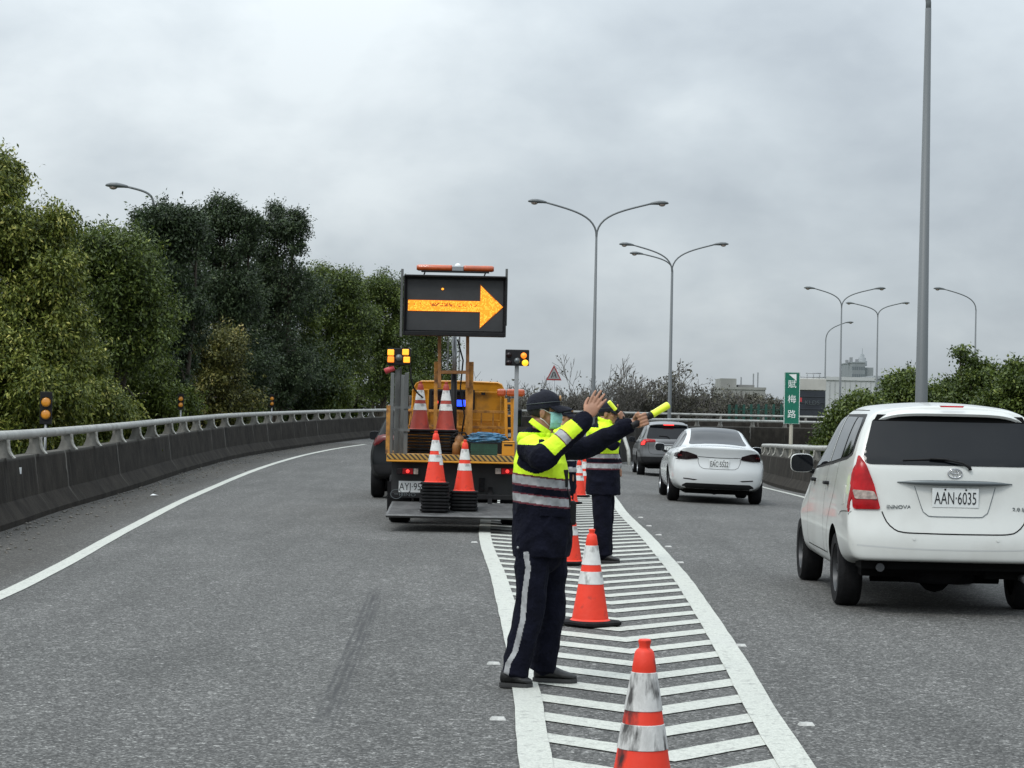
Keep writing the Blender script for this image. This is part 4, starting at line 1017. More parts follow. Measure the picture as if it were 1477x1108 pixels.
# chassis
ch = MB(); ch.box(-.42, -.34, -.05+.3, 5.0, .50, .68); ch.box(.34, .42, .25, 5.0, .50, .68)
for y in (.4, 1.4, 2.4, 3.3): ch.box(-.42, .42, y, y+.08, .52, .64)
ch.box(-.75, -.45, 1.5, 2.3, .42, .78); ch.tube([(-.6, .9, .37), (.6, .9, .37)], .07, 10); ch.tube([(-.7, 4.0, .37), (.7, 4.0, .37)], .05, 10); ch.sph((0, .9, .37), .17, 12)
ch.build('chassis', BL, truck)
for y, dual in ((.95, 1), (3.95, 0)):
    for s in (-1, 1):
        mm = T(s*.80, y, .35) @ Matrix.Rotation(R(90)*s, 4, 'Y'); wd = .30 if dual else .2
        w = MB().lathe([(.20, -wd/2), (.32, -wd/2), (.35, -wd/2+.03), (.35, wd/2-.03), (.32, wd/2), (.21, wd/2), (.20, -wd/2)], 32, 0, mm).build('wheel', BL, truck, smooth=40)
        MB().lathe([(.21, wd/2-.01), (.17, wd/2-.06), (.09, wd/2-.09), (.08, wd/2-.02), (0, wd/2-.02)], 24, 0, mm).build('rim', M['rim'], w, smooth=40)
        MB().box(s*.80-.16, s*.80+.16, y-.46, y-.44, .14, .60).build('mud_flap', BL, truck)
# flat bed with chequered rear lip
LX, RX = t_(559, 662).x, t_(755, 666).x; cx0 = (LX+RX)/2
zt, zb = .995, .905
MB().box(LX, RX, .0, 2.95, zb+.02, zt-.02).build('bed_floor', M['yrust'], truck, .004)
lip = mat('chequered_lip', (.62, .30, .02), .5); tt = NT(lip)
br = tt.n('ShaderNodeTexWave', wave_type='BANDS', bands_direction='DIAGONAL'); br.inputs['Scale'].default_value = 9; br.inputs['Distortion'].default_value = .6; tt.L.new(tt.tc(), br.inputs['Vector'])
tt.L.new(tt.mix(tt.ramp(br.outputs['Fac'], [(.44, 0.), (.52, 1.)]), (.05, .035, .02), (.42, .24, .05)), tt.b.inputs['Base Color'])
MB().box(LX-.01, RX+.01, -.03, .035, zt-.075, zt+.008).build('chequered_edge', lip, truck, .004)
MB().box(LX-.015, RX+.015, -.034, .02, zb-.015, zt-.078).build('rear_sill', M['yellow'], truck, .008)
for s, xx in ((-1, LX), (1, RX)): MB().box(xx-.02, xx+.02, 0.04, 2.95, zb, zt+.02).build('side_sill', M['yellow'], truck, .008)
# black rear panel below the bed, lights, plate
q0, q1 = t_(562, 725).x, RX
MB().box(q0, q1, .30, .33, .40, zb-.02).build('rear_apron', mat('apron_black', (.016, .017, .018), .6, 0, .3, 5), truck)
lg = MB(); lg.box(q0, q1, .06, .115, .385, .455); lg.build('underrun_bar', M['dark'], truck, .008)
text('⊖', .10, truck, 'apron_mark', M['gtrim'], T(t_(571, 721).x, .055, .432) @ FACE, 1.2); text('HINO', .062, truck, 'apron_mark', M['gtrim'], T(t_(587, 721).x, .055, .43) @ FACE, 1.5)
for (a, b2, redx, nm) in ((571.5, 604, (581, 596), 'left'), (714, 741, (724, 741), 'right')):
    A, B_ = t_(a, 679).x, t_(b2, 679).x; zc = hgt((a+b2)/2, 680)
    l = MB().box(A, B_, .06, .12, zc-.05, zc+.05).build('tail_light', DK, truck, .006)
    MB().box(t_(redx[0], 650).x, t_(redx[1], 650).x, .052, .062, zc-.04, zc+.04).build('red_lens', M['red'], l, .004)
    MB().sph(((t_(redx[0], 650).x+t_(redx[1], 650).x)/2, .05, zc), (.026, .008, .026), 12).build('lit_bulb', M['redlit'], l)
    e0, e1 = (a+1, redx[0]-1) if nm == 'left' else (a+1, redx[0]-1)
    MB().box(t_(e0, 650).x, t_(e1, 650).x, .052, .062, zc-.04, zc+.04).build('clear_lens', M['smoke'] if nm == 'left' else M['clear'], l, .004)
    if nm == 'left': MB().box(t_(597, 650).x, t_(603.5, 650).x, .052, .062, zc-.04, zc+.04).build('clear_lens', M['clear'], l, .004)
pl = MB().box(-.19, .19, -.004, .004, -.08, .08).build('number_plate', M['plate'], truck, .003); pc = t_(593.5, 703)
pl.location = (pc.x, .22, pc.z); text('AYJ·951', .145, pl, 'plate_lettering', M['ink'], T(-.0, -.006, -.004) @ FACE, .70, .001, fit=.345)
# tail lift platform, slightly raised off the road
ln, rn = t_(556, 745, -1.4), t_(757, 752, -1.4); rn.x = RX+.03
zf, zk = hgt(650, 745, -1.4), hgt(650, 725, 0)
pf = MB(); pf.prism([(-1.42, zf), (-1.36, zf+.012), (.05, zk), (.05, zk-.05), (-1.30, zf-.035), (-1.42, zf-.008)], ln.x, rn.x, 'x'); pf.build('lift_platform', M['lift'], truck, .003)
rb = MB()
for i in range(22):
    y = -1.34+i*.063; z = zf+.012+(zk-zf-.012)*(y+1.36)/1.41; rb.box(ln.x+.03, rn.x-.03, y, y+.008, z-.001, z+.004)
rb.build('grip_ribs', M['lift'], truck)
la = MB(); 
for x in (-.45, .5): la = MB(); la.bar((x, .5, .62), (x, -.15, zf-.0), .06, .10); la.bar((x, .4, .50), (x, .0, .28), .05, .05); la.build('lift_arm', DK, truck)

# double cab
cb = MB(); D_ = 3.0; xl, xr = t_(589, 600, D_).x, t_(733, 600, D_).x; zr_ = hgt(660, 551, D_); cw = (xr-xl)/2; cxc = (xl+xr)/2
def cring(y, w, z0, z1, rr=.10, tp=.07):
    P = [(-w, z0), (-w, z0+(z1-z0)*.5), (-w+tp, z1-rr), (-w+tp+rr*.35, z1-rr*.3), (-w+tp+rr, z1), (0, z1+.012), (w-tp-rr, z1), (w-tp-rr*.35, z1-rr*.3), (w-tp, z1-rr), (w, z0+(z1-z0)*.5), (w, z0)]
    return [Vector((cxc+x, y, z)) for x, z in P]
cb.loft([cring(D_+.03, cw-.03, .55, zr_-.03), cring(D_, cw, .55, zr_), cring(D_+.5, cw, .5, zr_+.02), cring(D_+1.5, cw, .45, zr_), cring(D_+1.75, cw-.01, .45, zr_-.12), cring(D_+2.05, cw-.02, .45, 1.25, .06, .05), cring(D_+2.12, cw-.05, .5, 1.1, .05, .04)])
cab = cb.build('cab_body', Y_, truck, .012, smooth=40)
rbs = MB()
for x in np.linspace(-cw+.14, cw-.14, 5): rbs.box(cxc+x-.02, cxc+x+.02, D_-.014, D_+.01, .95, 1.45)
for (a, b2, c_, d_) in ((-cw+.06, -cw+.30, 1.48, zr_-.13), (cw-.62, cw-.12, 1.48, zr_-.15), (-.1, .2, .95, 1.42)):
    for z in (c_, d_): rbs.box(cxc+a, cxc+b2, D_-.012, D_+.01, z-.012, z+.012)
    for x in (a, b2): rbs.box(cxc+x-.012, cxc+x+.012, D_-.012, D_+.01, c_, d_)
rbs.build('pressed_ribs', Y_, cab, .006)
w0, w1 = t_(622, 563, D_), t_(682, 588, D_)
wf = MB().box(w0.x-.03, w1.x+.03, D_-.02, D_+.02, w1.z-.04, w0.z+.02).build('rear_window', DK, cab, .02)
MB().box(w0.x, w1.x, D_-.026, D_, w1.z-.01, w0.z-.01).build('window_glass', M['glass'], wf, .01)
b0, b1 = t_(657, 570, D_-.1), t_(678, 588, D_-.1)
lb = MB().box(t_(624, 600, D_).x, b1.x+.01, D_-.09, D_-.045, b1.z, b0.z-.005).build('light_bar', M['smoke'], truck, .01)
MB().box(b0.x, b1.x, D_-.10, D_-.088, b1.z+.015, b1.z+.115).build('blue_lamp', M['blue'], lb, .004)
rr0 = t_(629, 580, D_-.1); MB().sph((rr0.x, D_-.09, rr0.z), (.035, .015, .04), 10).build('red_lamp', M['redlit'], lb)
for s in (-1, 1):
    xs_ = cxc+s*(cw+.01)
    MB().box(xs_-.004, xs_+.004, D_+.2, D_+.85, 1.28, zr_-.22).build('side_window', M['glass'], cab, .003); MB().box(xs_-.004, xs_+.004, D_+.95, D_+1.6, 1.28, zr_-.22).build('side_window', M['glass'], cab, .003)
    mm = MB(); p0 = t_(557, 602, D_+1.2); mm.box(cxc+s*(cw+.15)-.07, cxc+s*(cw+.15)+.07, D_+1.55, D_+1.63, 1.38, 1.68)
    mo = mm.build('wing_mirror', M['plate'] if s < 0 else DK, truck, .03); MB().box(cxc+s*(cw+.15)-.055, cxc+s*(cw+.15)+.055, D_+1.543, D_+1.548, 1.41, 1.65).build('mirror_glass', M['glass'], mo)
    MB().tube([(cxc+s*(cw-.02), D_+1.7, 1.65), (cxc+s*(cw+.15), D_+1.62, 1.66)], .012, 6).build('mirror_arm', DK, mo)
MB().box(cxc-cw+.1, cxc+cw-.1, D_+1.86, D_+1.9, 1.28, zr_-.2).build('windscreen', M['glass'], cab, .01)
# grey stakes and yellow corner post on the left
def post(px, y0_, y1_, dy, w, m, nm='stake', d2=None):
    a = t_(px, y0_, dy); b2 = t_(px, y1_, dy); z0 = max(b2.z, zt-.0)
    return MB().box(a.x-w/2, a.x+w/2, dy-(d2 or w)/2, dy+(d2 or w)/2, z0, a.z).build(nm, m, truck, .006)
post(560.5, 585, 662, .06, .055, YR, 'corner_post')
for px, dy, w, yt in ((566.5, .30, .05, 538), (574, .5, .075, 533), (581.5, .35, .05, 541), (587, .20, .055, 538)): post(px, yt, 662, dy, w, M['stake'])
MB().box(t_(562, 600, .3).x, t_(592, 600, .3).x, .16, .18, hgt(575, 588, .3)-.015, hgt(575, 588, .3)+.015).build('stake_strap', M['stake'], truck)
MB().box(t_(566, 600, .3).x, t_(592, 600, .3).x, .15, .17, hgt(575, 620, .3)-.02, hgt(575, 620, .3)+.02).build('stake_strap', M['stake'], truck)
# amber flashers
fpost = post(577, 530, 662, .62, .05, M['stake'], 'flasher_post')
def fl_box(x0, x1, y0_, y1_, dy, nm):
    a, b2 = t_(x0, y0_, dy), t_(x1, y1_, dy); return MB().box(a.x, b2.x, dy, dy+.12, b2.z, a.z).build(nm, M['board'], truck, .012)
f = fl_box(559, 592, 502, 527, .4, 'amber_flasher')
for (px, py, mt_) in ((563.7, 508.5, 'amberhot'), (563.7, 518.5, 'amber'), (585, 508, 'amberhot'), (586.5, 519, 'amberhot')):
    a = t_(px, py, .38); MB().box(a.x-.046, a.x+.046, .375, .40, a.z-.042, a.z+.042).build('flasher_lens', M[mt_], f, .01)
a = t_(575.5, 516, .38); MB().lathe([(0, .03), (.045, .025), (.05, 0)], 20, 0, T(a.x, .40, a.z) @ FACE).build('round_lamp', M['gtrim'], f)
a = t_(558, 533, .4); MB().tube([(a.x-.03, .45, a.z-.03), (a.x+.10, .45, a.z+.03)], .042, 12).build('red_beacon', M['pinkred'], truck)
f = fl_box(729, 763, 504, 528, .4, 'amber_flasher')
for (px, py, mt_, r_) in ((755.5, 513, 'amber', .042), (757.5, 523.5, 'amberyellow', .046), (746, 520.5, 'gtrim', .045), (734, 512, 'smoke', .04), (734, 523, 'smoke', .04)):
    a = t_(px, py, .38); MB().lathe([(0, .03), (r_*.8, .025), (r_, 0)], 20, 0, T(a.x, .40, a.z) @ FACE).build('flasher_lens', M[mt_], f)
post(745.5, 528, 662, .5, .06, M['galv'], 'flasher_post')
MB().tube([t_(592, 530, .4), t_(593, 548, .4), t_(597, 560, .4), t_(603, 568, .6), t_(612, 575, 1.0)], .012, 6).build('cable', BL, truck)
# orange beacon cluster on the right and ladder like yellow frame
for x0, x1, dy in ((717, 730, 1.6), (731, 757, 1.5)):
    a, b2 = t_(x0, 561, dy), t_(x1, 572, dy); MB().box(a.x, b2.x, dy, dy+.10, b2.z, a.z).build('orange_beacon', M['orangel'], truck, .03)
fr = MB(); 
for px in (729.5, 738.5): fr.bar(t_(px, 575, 1.6), t_(px+1, 645, 1.6), .045, .045)
for py in (582, 600, 618, 634): fr.bar(t_(729, py, 1.6), t_(739, py, 1.6), .03, .03)
fr.tube([t_(743, 575, 1.5), t_(743.5, 610, 1.5), t_(742, 628, 1.5), t_(735, 644, 1.5)], .03, 8); fr.build('yellow_rack', M['yellow'], truck, .005)
gd = MB()                                               # headboard behind the cab, toolboxes, hoses and clutter round the mast foot
for x in np.linspace(cxc-cw+.05, cxc+cw-.05, 9): gd.box(x-.012, x+.012, 2.80, 2.83, zt, zt+.62)
for z in (.12, .38, .62): gd.box(cxc-cw, cxc+cw, 2.79, 2.84, zt+z-.02, zt+z+.02)
gd.build('headboard', YR, truck, .004)
MB().box(t_(637, 650, 2).x, t_(650, 650, 2).x, 1.85, 1.95, hgt(645, 606, 1.9), hgt(645, 585, 1.9)).build('control_box', M['gtrim'], truck, .01)
MB().box(t_(622, 650, 2).x-.05, t_(684, 650, 2).x+.05, 1.80, 2.2, zt, zt+.16).build('mast_base', YR, truck, .01)
MB().tube([t_(660, 490, 1.95), t_(668, 520, 1.95), t_(664, 560, 1.9), t_(670, 600, 1.9), t_(662, 650, 1.9)], .012, 6).build('mast_cable', BL, truck)
for px, py in ((697, 568), (724, 568)): q_ = t_(px, py, D_-.02); MB().box(q_.x-.03, q_.x+.03, D_-.03, D_-.0, q_.z-.02, q_.z+.02).build('cab_hinge', DK, cab)
# mast
mast = MB()
for px in (629, 674.5): mast.bar(t_(px, 522, 2.0), t_(px-1.2, 662, 2.0), .055, .07)
mast.build('mast_frame', M['yrust'], truck, .006)
m2 = MB()
for px in (634, 674.5): m2.bar(t_(px, 485, 1.9), t_(px, 560, 1.9), .05, .06)
m2.bar(t_(634, 537, 1.9), t_(676, 537, 1.9), .04, .05); m2.build('mast_slider', M['rust'], truck, .005)
cap_ = MB(); 
for px, py in ((680, 522),): cap_.box(t_(px, py, 2).x-.03, t_(px, py, 2).x+.035, 1.96, 2.04, t_(px, 662, 2).z, t_(px, py, 2).z)
cap_.build('mast_channel', M['yrust'], truck, .005)
MB().tube([t_(655.5, 486, 2.0), t_(655.5, 540, 2.0)], .035, 14).build('lift_ram', M['galv'], truck); MB().tube([t_(655, 538, 2.0), t_(654, 662, 2.0)], .045, 14).build('ram_sleeve', DK, truck)
for px in (646.5, 663):
    cm = MB(); a, b2 = t_(px, 486, 2.05), t_(px, 535, 2.05); n = 26
    for i in range(n):
        z = a.z+(b2.z-a.z)*(i+.5)/n; cm.box(a.x-.012, a.x+.012, 2.04, 2.06, z-.006, z+.008)
    cm.bar(a, b2, .008, .008); cm.build('lift_chain', M['galv'], truck)
# arrow board
A0, A1 = t_(584, 397.5, 1.6), t_(728.5, 486.5, 1.6)
bd = MB().box(A0.x, A1.x, 1.62, 1.80, A1.z, A0.z).build('arrow_board', M['board'], truck, .02)
hb = MB(); hb.box(A0.x-.005, A1.x+.005, 1.50, 1.82, A0.z-.015, A0.z+.012); hb.box(A0.x-.01, A0.x+.012, 1.54, 1.66, A1.z, A0.z); hb.box(A1.x-.012, A1.x+.01, 1.54, 1.66, A1.z, A0.z); hb.box(A0.x, A1.x, 1.55, 1.63, A1.z, A1.z+.06)
hb.build('board_hood', M['dark'], bd, .006)
MB().box(A0.x+.04, A1.x-.04, 1.612, 1.62, A1.z+.08, A0.z-.05).build('board_face', mat('board_face', (.030, .031, .033), .7, 0, .12, 4), bd)
# arrow: lamp matrix
def ax(px, py): p = t_(px, py, 1.6); return p.x, p.z
x0, zt_ = ax(589.5, 433); x1, zb_ = ax(692, 449.7); xh, zh0 = ax(691.5, 411.5); _, zh1 = ax(691.5, 473.5); xt, zc = ax(724.5, 442.5)
# account for the camera roll by levelling the arrow
cz = (zt_+zb_)/2+.0; hh = (zt_-zb_)/2; hd_ = (zh0-zh1)/2
led = MB(); glow = MB(); P_ = .0172; x = x0; i = 0; random.seed(3)
while x < xt:
    lim = hh if x < x1 else max(0, hd_*(xt-x)/(xt-x1))
    k = int(lim/P_)
    for j in range(-k, k+1):
        z = cz+j*P_
        u = (x-x0)/(x1-x0)
        if x < x1 and abs(j-1) <= 1 and random.random() < (.55 if .30 < u < .62 else .12): continue
        led.box(x-.0066, x+.0066, 1.602, 1.612, z-.0066, z+.0066, 1 if random.random() < .35 else 0)
    x += P_
lo = led.build('arrow_lamps', [mat('arrow_led', (1, .35, .02), .4, emit=(1, .30, .012), es=1.25), mat('arrow_led_bright', (1, .4, .02), .4, emit=(1, .46, .05), es=1.5)], bd)
pa = [(x0-.01, cz-hh-.01), (x1, cz-hh-.01), (x1, cz-hd_-.01), (xt+.015, cz), (x1, cz+hd_+.01), (x1, cz+hh+.01), (x0-.01, cz+hh+.01)]
MB().prism(pa, 1.606, 1.6125, 'y').build('arrow_backing', mat('arrow_backing', (.30, .10, .01), .6, emit=(1, .22, .0), es=.25), bd)
a = t_(638.5, 417, 1.6); MB().sph((a.x, 1.605, a.z), (.02, .006, .017), 10).build('single_lamp', M['amberhot'], bd)
for px, pya, pyb in ((580.5, 388, 486), (731, 388, 470)):
    a, b2 = t_(px, pya, 1.65), t_(px, pyb, 1.65); MB().box(a.x-.018, a.x+.018, 1.62, 1.68, b2.z, a.z).build('side_rail', M['stake'], bd, .004)
# beacon bar
a, b2 = t_(601, 386.5, 1.7), t_(712.5, 387.5, 1.7); zc = (a.z+b2.z)/2; mid = t_(656, 600, 1.7).x
bb = MB().box(a.x+.07, b2.x-.07, 1.66, 1.76, zc-.065, zc-.045).build('beacon_bar', M['dark'], truck, .005)
for xa_, xb_ in ((a.x, mid-.085), (mid+.085, b2.x)):
    MB().tube([(xa_, 1.71, zc), (xa_+.03, 1.71, zc), (xb_-.03, 1.71, zc), (xb_, 1.71, zc)], [.035, .048, .048, .046] if xa_ == a.x else [.046, .048, .048, .035], 16).build('orange_tube', M['orangel'], bb)
MB().box(mid-.085, mid+.085, 1.66, 1.76, zc-.045, zc+.03).build('bar_centre', M['rim'], bb, .008); MB().sph((mid, 1.71, zc+.03), (.05, .04, .045), 12).build('white_dome', M['white'], bb)
for x in (a.x+.13, b2.x-.12): MB().tube([(x, 1.71, zc-.05), (x-.03, 1.71, A0.z)], .01, 6).build('bar_bracket', M['dark'], bb)

# things lying on the truck
zlift = lambda dy: zf+.014+(zk-zf-.012)*(dy+1.36)/1.41
def stack_on(px, dy, z, n, label, style, py=740): 
    b = TL+t_(px, py, dy); b.z = TL.z+z; random.seed(n)
    for i in range(n):
        top = i == n-1
        lb_ = label[0] if top else label[1]
        o = thing('traffic_cone', lb_, 'traffic cone', (b.x+random.uniform(-.007, .007), b.y+random.uniform(-.007, .007), b.z+i*.0445), random.uniform(-.04, .04), label[2])
        for nm, me in CP[style]:
            if not top and i < n-2 and nm != 'cone_base': continue
            c = bpy.data.objects.new(nm, me); COL.objects.link(c); c.parent = o
def lb3(a, b2): return (a+', topmost', 'black base of a nested cone '+b2, 'cones nested in the pile '+b2)
stack_on(627, -1.02, zlift(-1.02)+.006, 9, lb3('bright cone on the left pile of the tail lift', 'in the left pile on the tail lift'), 'clean')
stack_on(668.5, -.80, zlift(-.80)+.006, 6, lb3('bright cone of the shorter tail lift pile', 'in the right pile on the tail lift'), 'clean')
stack_on(605, .95, zt, 8, lb3('dull cone on the left pile of the truck bed', 'in the left pile on the truck bed'), 'dull', 660)
stack_on(642, .95, zt, 8, lb3('dull cone on the right pile of the truck bed', 'in the right pile on the truck bed'), 'dull', 660)
# green crate with a blue sheet, yellow box, small canisters
a, b2 = TL+t_(679, 645, .35), TL+t_(717, 661, .35)
crt = thing('plastic_crate', 'dark green plastic crate under the blue sheet on the truck bed', 'crate', ((a.x+b2.x)/2, a.y+.15, TL.z+zt)); w = (b2.x-a.x)/2
k = MB(); hc = .16
for (x0_, x1_, y0_, y1_) in ((-w, w, -.15, -.135), (-w, w, .135, .15), (-w, -w+.015, -.135, .135), (w-.015, w, -.135, .135)): k.box(x0_, x1_, y0_, y1_, .002, hc)
k.box(-w+.015, w-.015, -.135, .135, .002, .015); GC = mat('crate_green', (.012, .055, .035), .5, 0, .2, 8); k.build('crate_shell', GC, crt)
k = MB()
for z in (.02, .055, .09, .125, .155): k.box(-w-.004, w+.004, -.156, -.15, z, z+.012)
for x in np.linspace(-w+.01, w-.01, 9): k.box(x-.004, x+.004, -.155, -.15, .02, .155)
k.build('crate_ribs', GC, crt)
def cloth(name, label, cat, c, sx, sy, sz, m, seed, parent=None):
    bm = bmesh.new(); bmesh.ops.create_icosphere(bm, subdivisions=5, radius=1)
    for v in bm.verts:
        p = v.co.copy(); s_ = Vector((math.copysign(abs(p.x)**.6, p.x)*sx, math.copysign(abs(p.y)**.7, p.y)*sy, math.copysign(abs(p.z)**.8, p.z)*sz))
        nz_ = noise.fractal(Vector((p.x*2.2, p.y*2.2, p.z*4+seed)), 1, 2, 4)*.30+abs(noise.noise(Vector((p.x*5, p.y*5, p.z*9+seed))))*.22
        v.co = s_*(1+nz_); v.co.z = max(v.co.z, -sz*.8)
    me = bpy.data.meshes.new(name); bm.to_mesh(me); bm.free(); me.materials.append(m)
    for q in me.polygons: q.use_smooth = True
    o = bpy.data.objects.new(name, me); COL.objects.link(o); o.location = c; return tag(o, label, cat)
c0 = TL+t_(702, 636, .45); cloth('tarpaulin', 'crumpled blue sheet heaped on the green crate', 'tarpaulin', (c0.x, c0.y+.05, TL.z+zt+.245), .25, .17, .075, mat('blue_sheet', (.045, .15, .26), .45, 0, .35, 6, .5, 20), 3)
a, b2 = TL+t_(724, 640, .35), TL+t_(742, 661, .35)
o = MB().box(-.0, b2.x-a.x, 0, .3, .002, .21).build('yellow_box', M['yellow'], None, .01, loc=(a.x, a.y, TL.z+zt)); tag(o, 'yellow box beside the blue sheet on the truck bed', 'box')
MB().box(.03, b2.x-a.x-.03, -.004, .004, .14, .165).build('box_slot', DK, o); MB().box(.0, b2.x-a.x, -.003, .303, .19, .196).build('lid_gap', DK, o)
cn = TL+t_(663, 652, .5)
can = thing('canister_stack', 'brown bottles and canisters standing behind the right lift cone', 'canisters', (cn.x, cn.y, TL.z+zt))
for i, (x, y, z, r_, h, mt_) in enumerate(((-.05, 0, 0.0, .055, .18, 'rust'), (.07, .05, 0, .06, .2, 'yrust'), (-.01, .14, 0, .07, .28, 'rust'))):
    MB().lathe([(0, z), (r_, z), (r_, z+h*.75), (r_*.8, z+h*.9), (r_*.3, z+h), (r_*.3, z+h*1.1), (0, z+h*1.1)], 18, 0, T(x, y, 0)).build('canister', M[mt_], can)
MB().tube([(-.12, .1, .1), (-.14, .1, .24), (-.05, .1, .31), (.07, .1, .31), (.13, .1, .22)], .012, 6).build('hose', BL, can)
bx = TL+t_(712, 638, 1.5); o = MB().box(-.42, .42, 0, .3, .002, .26).build('tool_box', DK, None, .012, loc=(bx.x-.05, TL.y+1.6, TL.z+zt)); tag(o, 'low black tool box behind the blue sheet on the truck bed', 'box')
MB().box(-.38, .38, -.006, .0, .20, .215).build('lid_line', M['gtrim'], o)
# barrier tag on the wall
dg = bpy.context.evaluated_depsgraph_get()
# ------------------------------------------------------------------ people
def voxel(mb, name, vox, smooth_it=4, wrinkle=0, wscale=14, seed=0):
    me = mb.mesh(name); o = bpy.data.objects.new(name, me); COL.objects.link(o)
    r = o.modifiers.new('r', 'REMESH'); r.mode = 'VOXEL'; r.voxel_size = vox; r.use_smooth_shade = True
    if smooth_it:
        s = o.modifiers.new('s', 'SMOOTH'); s.iterations = smooth_it; s.factor = .5
    finish(o); me = o.data
    if wrinkle:
        co = np.empty(len(me.vertices)*3); me.vertices.foreach_get('co', co); co = co.reshape(-1, 3)
        no = np.empty(len(me.vertices)*3); me.vertices.foreach_get('normal', no); no = no.reshape(-1, 3)
        d = np.empty(len(co))
        for i, c in enumerate(co):
            v = Vector(c)*wscale; v.z *= .8
            w = noise.noise(v+Vector((seed, 0, 0)))
            w2 = noise.noise(v*2.3+Vector((0, seed, 0)))
            d[i] = (1-abs(w)*2.2)*.65+w2*.4
        co += no*(d*wrinkle)[:, None]; me.vertices.foreach_set('co', co.reshape(-1)); me.update()
    for p in me.polygons: p.use_smooth = True
    return o
def limb(mb, pts, rs, n=18, squash=None):
    """capsule chain"""
    P = [Vector(p) for p in pts]; 
    for a, b, r0, r1 in zip(P, P[1:], rs, rs[1:]):
        L = (b-a).length; k = max(2, int(L/.03))
        mb.tube([a+(b-a)*i/k for i in range(k+1)], [r0+(r1-r0)*i/k for i in range(k+1)], n)
    for p, r in zip(P, rs): mb.sph(p, r*1.0, 14)
def ering(c, ax, ay, fx, fy, n=28, p=.85):
    """superelliptic ring at c, half sizes ax along fx, ay along fy"""
    return [c+fx*ax*math.copysign(abs(math.cos(t))**p, math.cos(t))+fy*ay*math.copysign(abs(math.sin(t))**p, math.sin(t)) for t in [2*math.pi*i/n for i in range(n)]]
def finger(mb, base, dirs, ls, r):
    p = Vector(base); pts = [p.copy()]; 
    for d, l in zip(dirs, ls): p = p+Vector(d).normalized()*l; pts.append(p.copy())
    rs = [r, r*.95, r*.88, r*.78][:len(pts)]
    limb(mb, pts, rs, 10)
def hand_open(mb, wrist, up, out, side):
    """open hand: up = finger direction, out = back of the hand, side = towards the little finger"""
    up, out, side = [Vector(v).normalized() for v in (up, out, side)]
    c = wrist+up*.055
    Mx = Matrix((( side.x, up.x, out.x), (side.y, up.y, out.y), (side.z, up.z, out.z))).to_4x4()
    mb.sph(wrist+up*.01, (.027, .035, .021), 14, 0, Mx); mb.sph(c, (.041, .052, .016), 16, 0, Mx)
    spl = (-.10, -.02, .05, .15)
    for i, (off, ln) in enumerate(((-.030, 1.0), (-.010, 1.1), (.011, 1.02), (.030, .82))):
        b = wrist+up*(.092-abs(i-1.3)*.006)+side*off
        d0 = up+side*spl[i]; d1 = up+side*spl[i]-out*.22*(1+.3*i); d2 = up+side*spl[i]-out*.55
        finger(mb, b, (d0, d1, d2), (.040*ln, .026*ln, .020*ln), .0098)
    finger(mb, wrist+up*.035-side*.026, (up*.8-side*.6-out*.3, up*.95-side*.30-out*.35, up-side*.05-out*.35), (.036, .030, .024), .0115)
def hand_grip(mb, wrist, axis, palm, fwd, r=.019):
    """hand closed round a rod of radius r: fwd wrist->knuckles, axis along the rod (towards the thumb), palm = palm normal"""
    fwd, axis, palm = [Vector(v).normalized() for v in (fwd, axis, palm)]
    Mx = Matrix(((axis.x, fwd.x, palm.x), (axis.y, fwd.y, palm.y), (axis.z, fwd.z, palm.z))).to_4x4()
    mb.sph(wrist+fwd*.008, (.026, .034, .022), 14, 0, Mx); mb.sph(wrist+fwd*.052, (.040, .048, .018), 16, 0, Mx)
    rod = wrist+fwd*.070+palm*(.016+r)                       # centre of the gripped rod
    for i, off in enumerate((.030, .010, -.010, -.029)):
        ln = (1, 1.05, 1, .85)[i]; pts = []
        for a in (60, 15, -40, -95, -140):
            t = R(a); rr = r+.0095; pts.append(rod+axis*off-palm*math.sin(t)*rr+fwd*math.cos(t)*rr)
        b = wrist+fwd*.088+axis*off+palm*.002
        limb(mb, [b]+pts, [.0105, .0105, .0100, .0095, .009, .0082], 10)
    th = []
    for a, ao in ((-110, .040), (-60, .046), (-15, .044), (30, .040)):
        t = R(180-a); rr = r+.010; th.append(rod+axis*ao+palm*math.sin(R(a+10))*rr*-1*.9-fwd*math.cos(R(a))*rr*.9)
    limb(mb, [wrist+fwd*.03+axis*.026+palm*.006]+th[1:], [.013, .0115, .0105, .0095], 10)
    return rod
def baton(tail, tip, label, group):
    """traffic baton: black grip and battery tube, yellow translucent tip"""
    tail, tip = Vector(tail), Vector(tip); d = tip-tail; L = d.length
    root = thing('traffic_baton', label, 'traffic baton', tuple(tail), 0, group); q = d.to_track_quat('Z', 'Y'); root.rotation_mode = 'QUATERNION'; root.rotation_quaternion = q
    s = L/.28
    MB().lathe([(0, 0), (.017, 0), (.0195, .004), (.0195, .035), (.0175, .04), (.0175, .125*s), (.021, .13*s), (.021, .15*s), (0, .15*s)], 24).build('grip', M['dark'], root, smooth=35)
    MB().lathe([(.0178, .052*s), (.0182, .052*s), (.0182, .066*s), (.0178, .066*s)], 24).build('grip_ring', M['rim'], root)
    MB().lathe([(.018, .15*s), (.0215, .155*s), (.0215, .165*s), (.0205, .17*s), (.0225, .262*s), (.021, .274*s), (.014, .279*s), (0, .28*s)], 24).build('light_tube', M['baton'], root, smooth=35)
    return root
